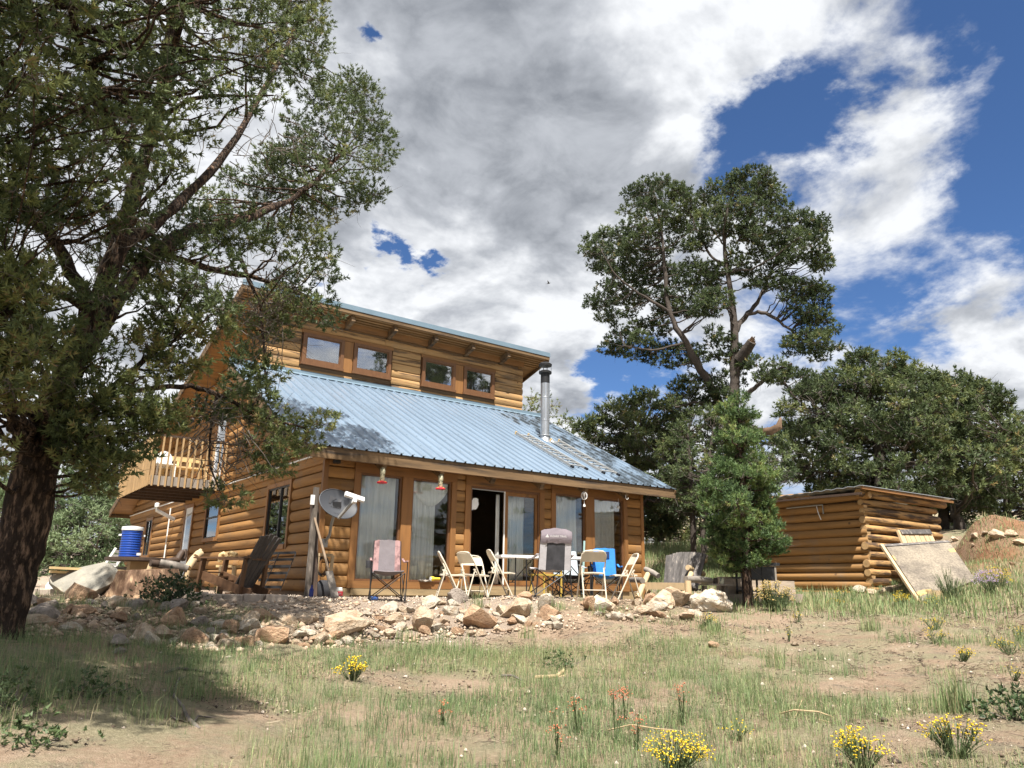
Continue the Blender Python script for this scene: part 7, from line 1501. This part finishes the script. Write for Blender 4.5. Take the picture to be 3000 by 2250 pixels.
leafy('green_weed', 'bright green leafy weed at the left edge of the lawn', atg(40, 2080), .26, .26, 90, lf=.05, tint0=.95); leafy('green_weed', 'bright leafy weed near the lower left corner', atg(90, 2190), .2, .2, 70, lf=.05, tint0=.95)
leafy('green_weed', 'low leafy weed in the edge of the tree shade', atg(265, 2040), .2, .22, 70, lf=.05, tint0=.85); leafy('green_weed', 'dark broad leaved weed at the right edge of the lawn', atg(2975, 2110), .25, .26, 110, lf=.06, tint0=.5); leafy('green_weed', 'leafy weed beside the bleached stick in the lawn', atg(1640, 1960), .2, .22, 60, lf=.05, tint0=.8)
p = atg(2790, 1765); plant('sagebrush', 'wispy grey green bush growing against the strand board', 'bush', p, .62, .40, 80, 0, None, leafy=1.5)
for px, py, h, n, lab in ((1400, 1790, .45, 60, 'tallest grass tuft with seed heads between rocks before the doorway'), (1545, 1795, .2, 50, 'short grass tuft in the heap below the white table'), (1640, 1790, .25, 60, 'grass tuft in the heap below the light grey camp chair'), (1760, 1800, .2, 50, 'grass tuft in the sandy gap below the blue chair'), (1545, 1870, .2, 60, 'grass tuft on the pink sand under the middle of the heap'), (1190, 1880, .22, 60, 'grass tuft at the foot of the heap below the second window'), (2090, 1850, .22, 90, 'wide grass tuft on the sand before the rough white boulder'), (2270, 1960, .35, 80, 'tall yellow green grass tuft beside the mossy stone'), (2160, 1700, .3, 60, 'grass standing behind the young pine trunk'), (2210, 1745, .4, 120, 'dense grass before the left end of the shed'), (2550, 1850, .3, 120, 'grass tuft alone on the bare earth below the strand board'), (2800, 2090, .4, 160, 'tall dark grass tuft above the lower right flowers'), (1290, 1900, .3, 60, 'thin grass tuft at the upper edge of the lawn, left'), (1370, 1915, .3, 60, 'thin grass tuft at the upper edge of the lawn, right')):
    p = atg(px, py); t = thing('grass_tuft', lab, 'grass', p, 'tall grass tufts'); P = p+rng.normal(0, 1, (n, 3))*[.07, .07, 0]; V, F, T = blades(P, rng.uniform(.5, 1.1, n)*h, rng.uniform(.002, .004, n), np.clip(rng.normal(.3, .2, n), 0, .9), np.clip(rng.normal(.38, .18, n), 0, 1)); tag(array_mesh('blades', V, F, M['grass'], t, T), kind='stuff')
# sticks lying on the lawn
def stick(label, pts, r, mt='twig', lift=.03):
    P = [atg(*q) for q in pts[0]]; t = thing('fallen_branch', label, 'branch', P[0]); nm = 'main_stem'
    for k, line in enumerate(pts):
        Q = [atg(*q)+np.array([0, 0, lift*(1 if 0 < i < len(line)-1 else .3)]) for i, q in enumerate(line)]; MB().tube(Q, [r*(1-.5*i/len(Q))*(1 if k == 0 else .55) for i in range(len(Q))], 6).build(nm, M[mt], t, smooth=60); nm = 'side_twig'
def zl3(L_): return [(x/2.212, 1650+y/2.212) for x, y in L_]
stick('crooked grey fallen branch on the lawn at the left', [zl3([(1290, 1090), (1210, 1030), (1185, 965), (1125, 890), (1140, 820), (1160, 750)]), zl3([(1215, 1040), (1150, 1050), (1080, 985)]), zl3([(1240, 1060), (1280, 1020), (1400, 1010)]), zl3([(1160, 760), (1210, 740)])], .016)
stick('thin dead stick lying across the tree shade edge', [zl3([(1070, 720), (1150, 705), (1280, 715), (1390, 725)])], .014)
stick('bleached antler shaped stick in the middle of the lawn', [[(1570, 1988), (1600, 1992), (1630, 1990), (1650, 1975), (1652, 1965)], [(1630, 1990), (1655, 1982)]], .024, 'palewood')
stick('dark stick left of the bleached stick', [[(1470, 1982), (1500, 1988), (1530, 1996)]], .014); stick('thin bare twig in the grass above the yellow clump', [[(1780, 2150), (1850, 2158), (1920, 2170), (2000, 2152)], [(1850, 2158), (1870, 2150)], [(1920, 2170), (1970, 2180)]], .006, 'palewood', .08); stick('pale bare twig in the tall grass right of centre', [[(2285, 2100), (2330, 2112), (2400, 2118), (2440, 2110)], [(2330, 2112), (2350, 2060)], [(2400, 2118), (2430, 2125)]], .008, 'palewood', .08)
# railing far right
t = thing('far_railing', 'pale rail fence on top of the bank at the right edge', 'fence', onterr(atd(2990, 1540, 26))); a, b = atd(2958, 1528, 26.), atd(3060, 1526, 25.)
for z in (0, -.25): MB().beam(a+np.array([0, 0, z]), b+np.array([0, 0, z]), .05, .07).build('rail', M['white'], t)
for f in (0, .3, .6, .9): p = a*(1-f)+b*f; MB().box(p-np.array([.04, .04, .9]), p+np.array([.04, .04, .03])).build('post', M['white'], t)
p = atd(*Z5(545, 735), 33.); t = thing('white_tank', 'white rounded tank half hidden by grass behind the house corner', 'tank', onterr(p)); MB().lathe(p-np.array([0, 0, .8]), [(.7, 0), (.72, .9), (.6, 1.05), (.2, 1.12)], 20).build('body', M['white'], t, smooth=40)
MB().lathe(p+np.array([0, 0, .32]), [(.2, 0), (.2, .06)], 12).build('lid', M['white'], t)
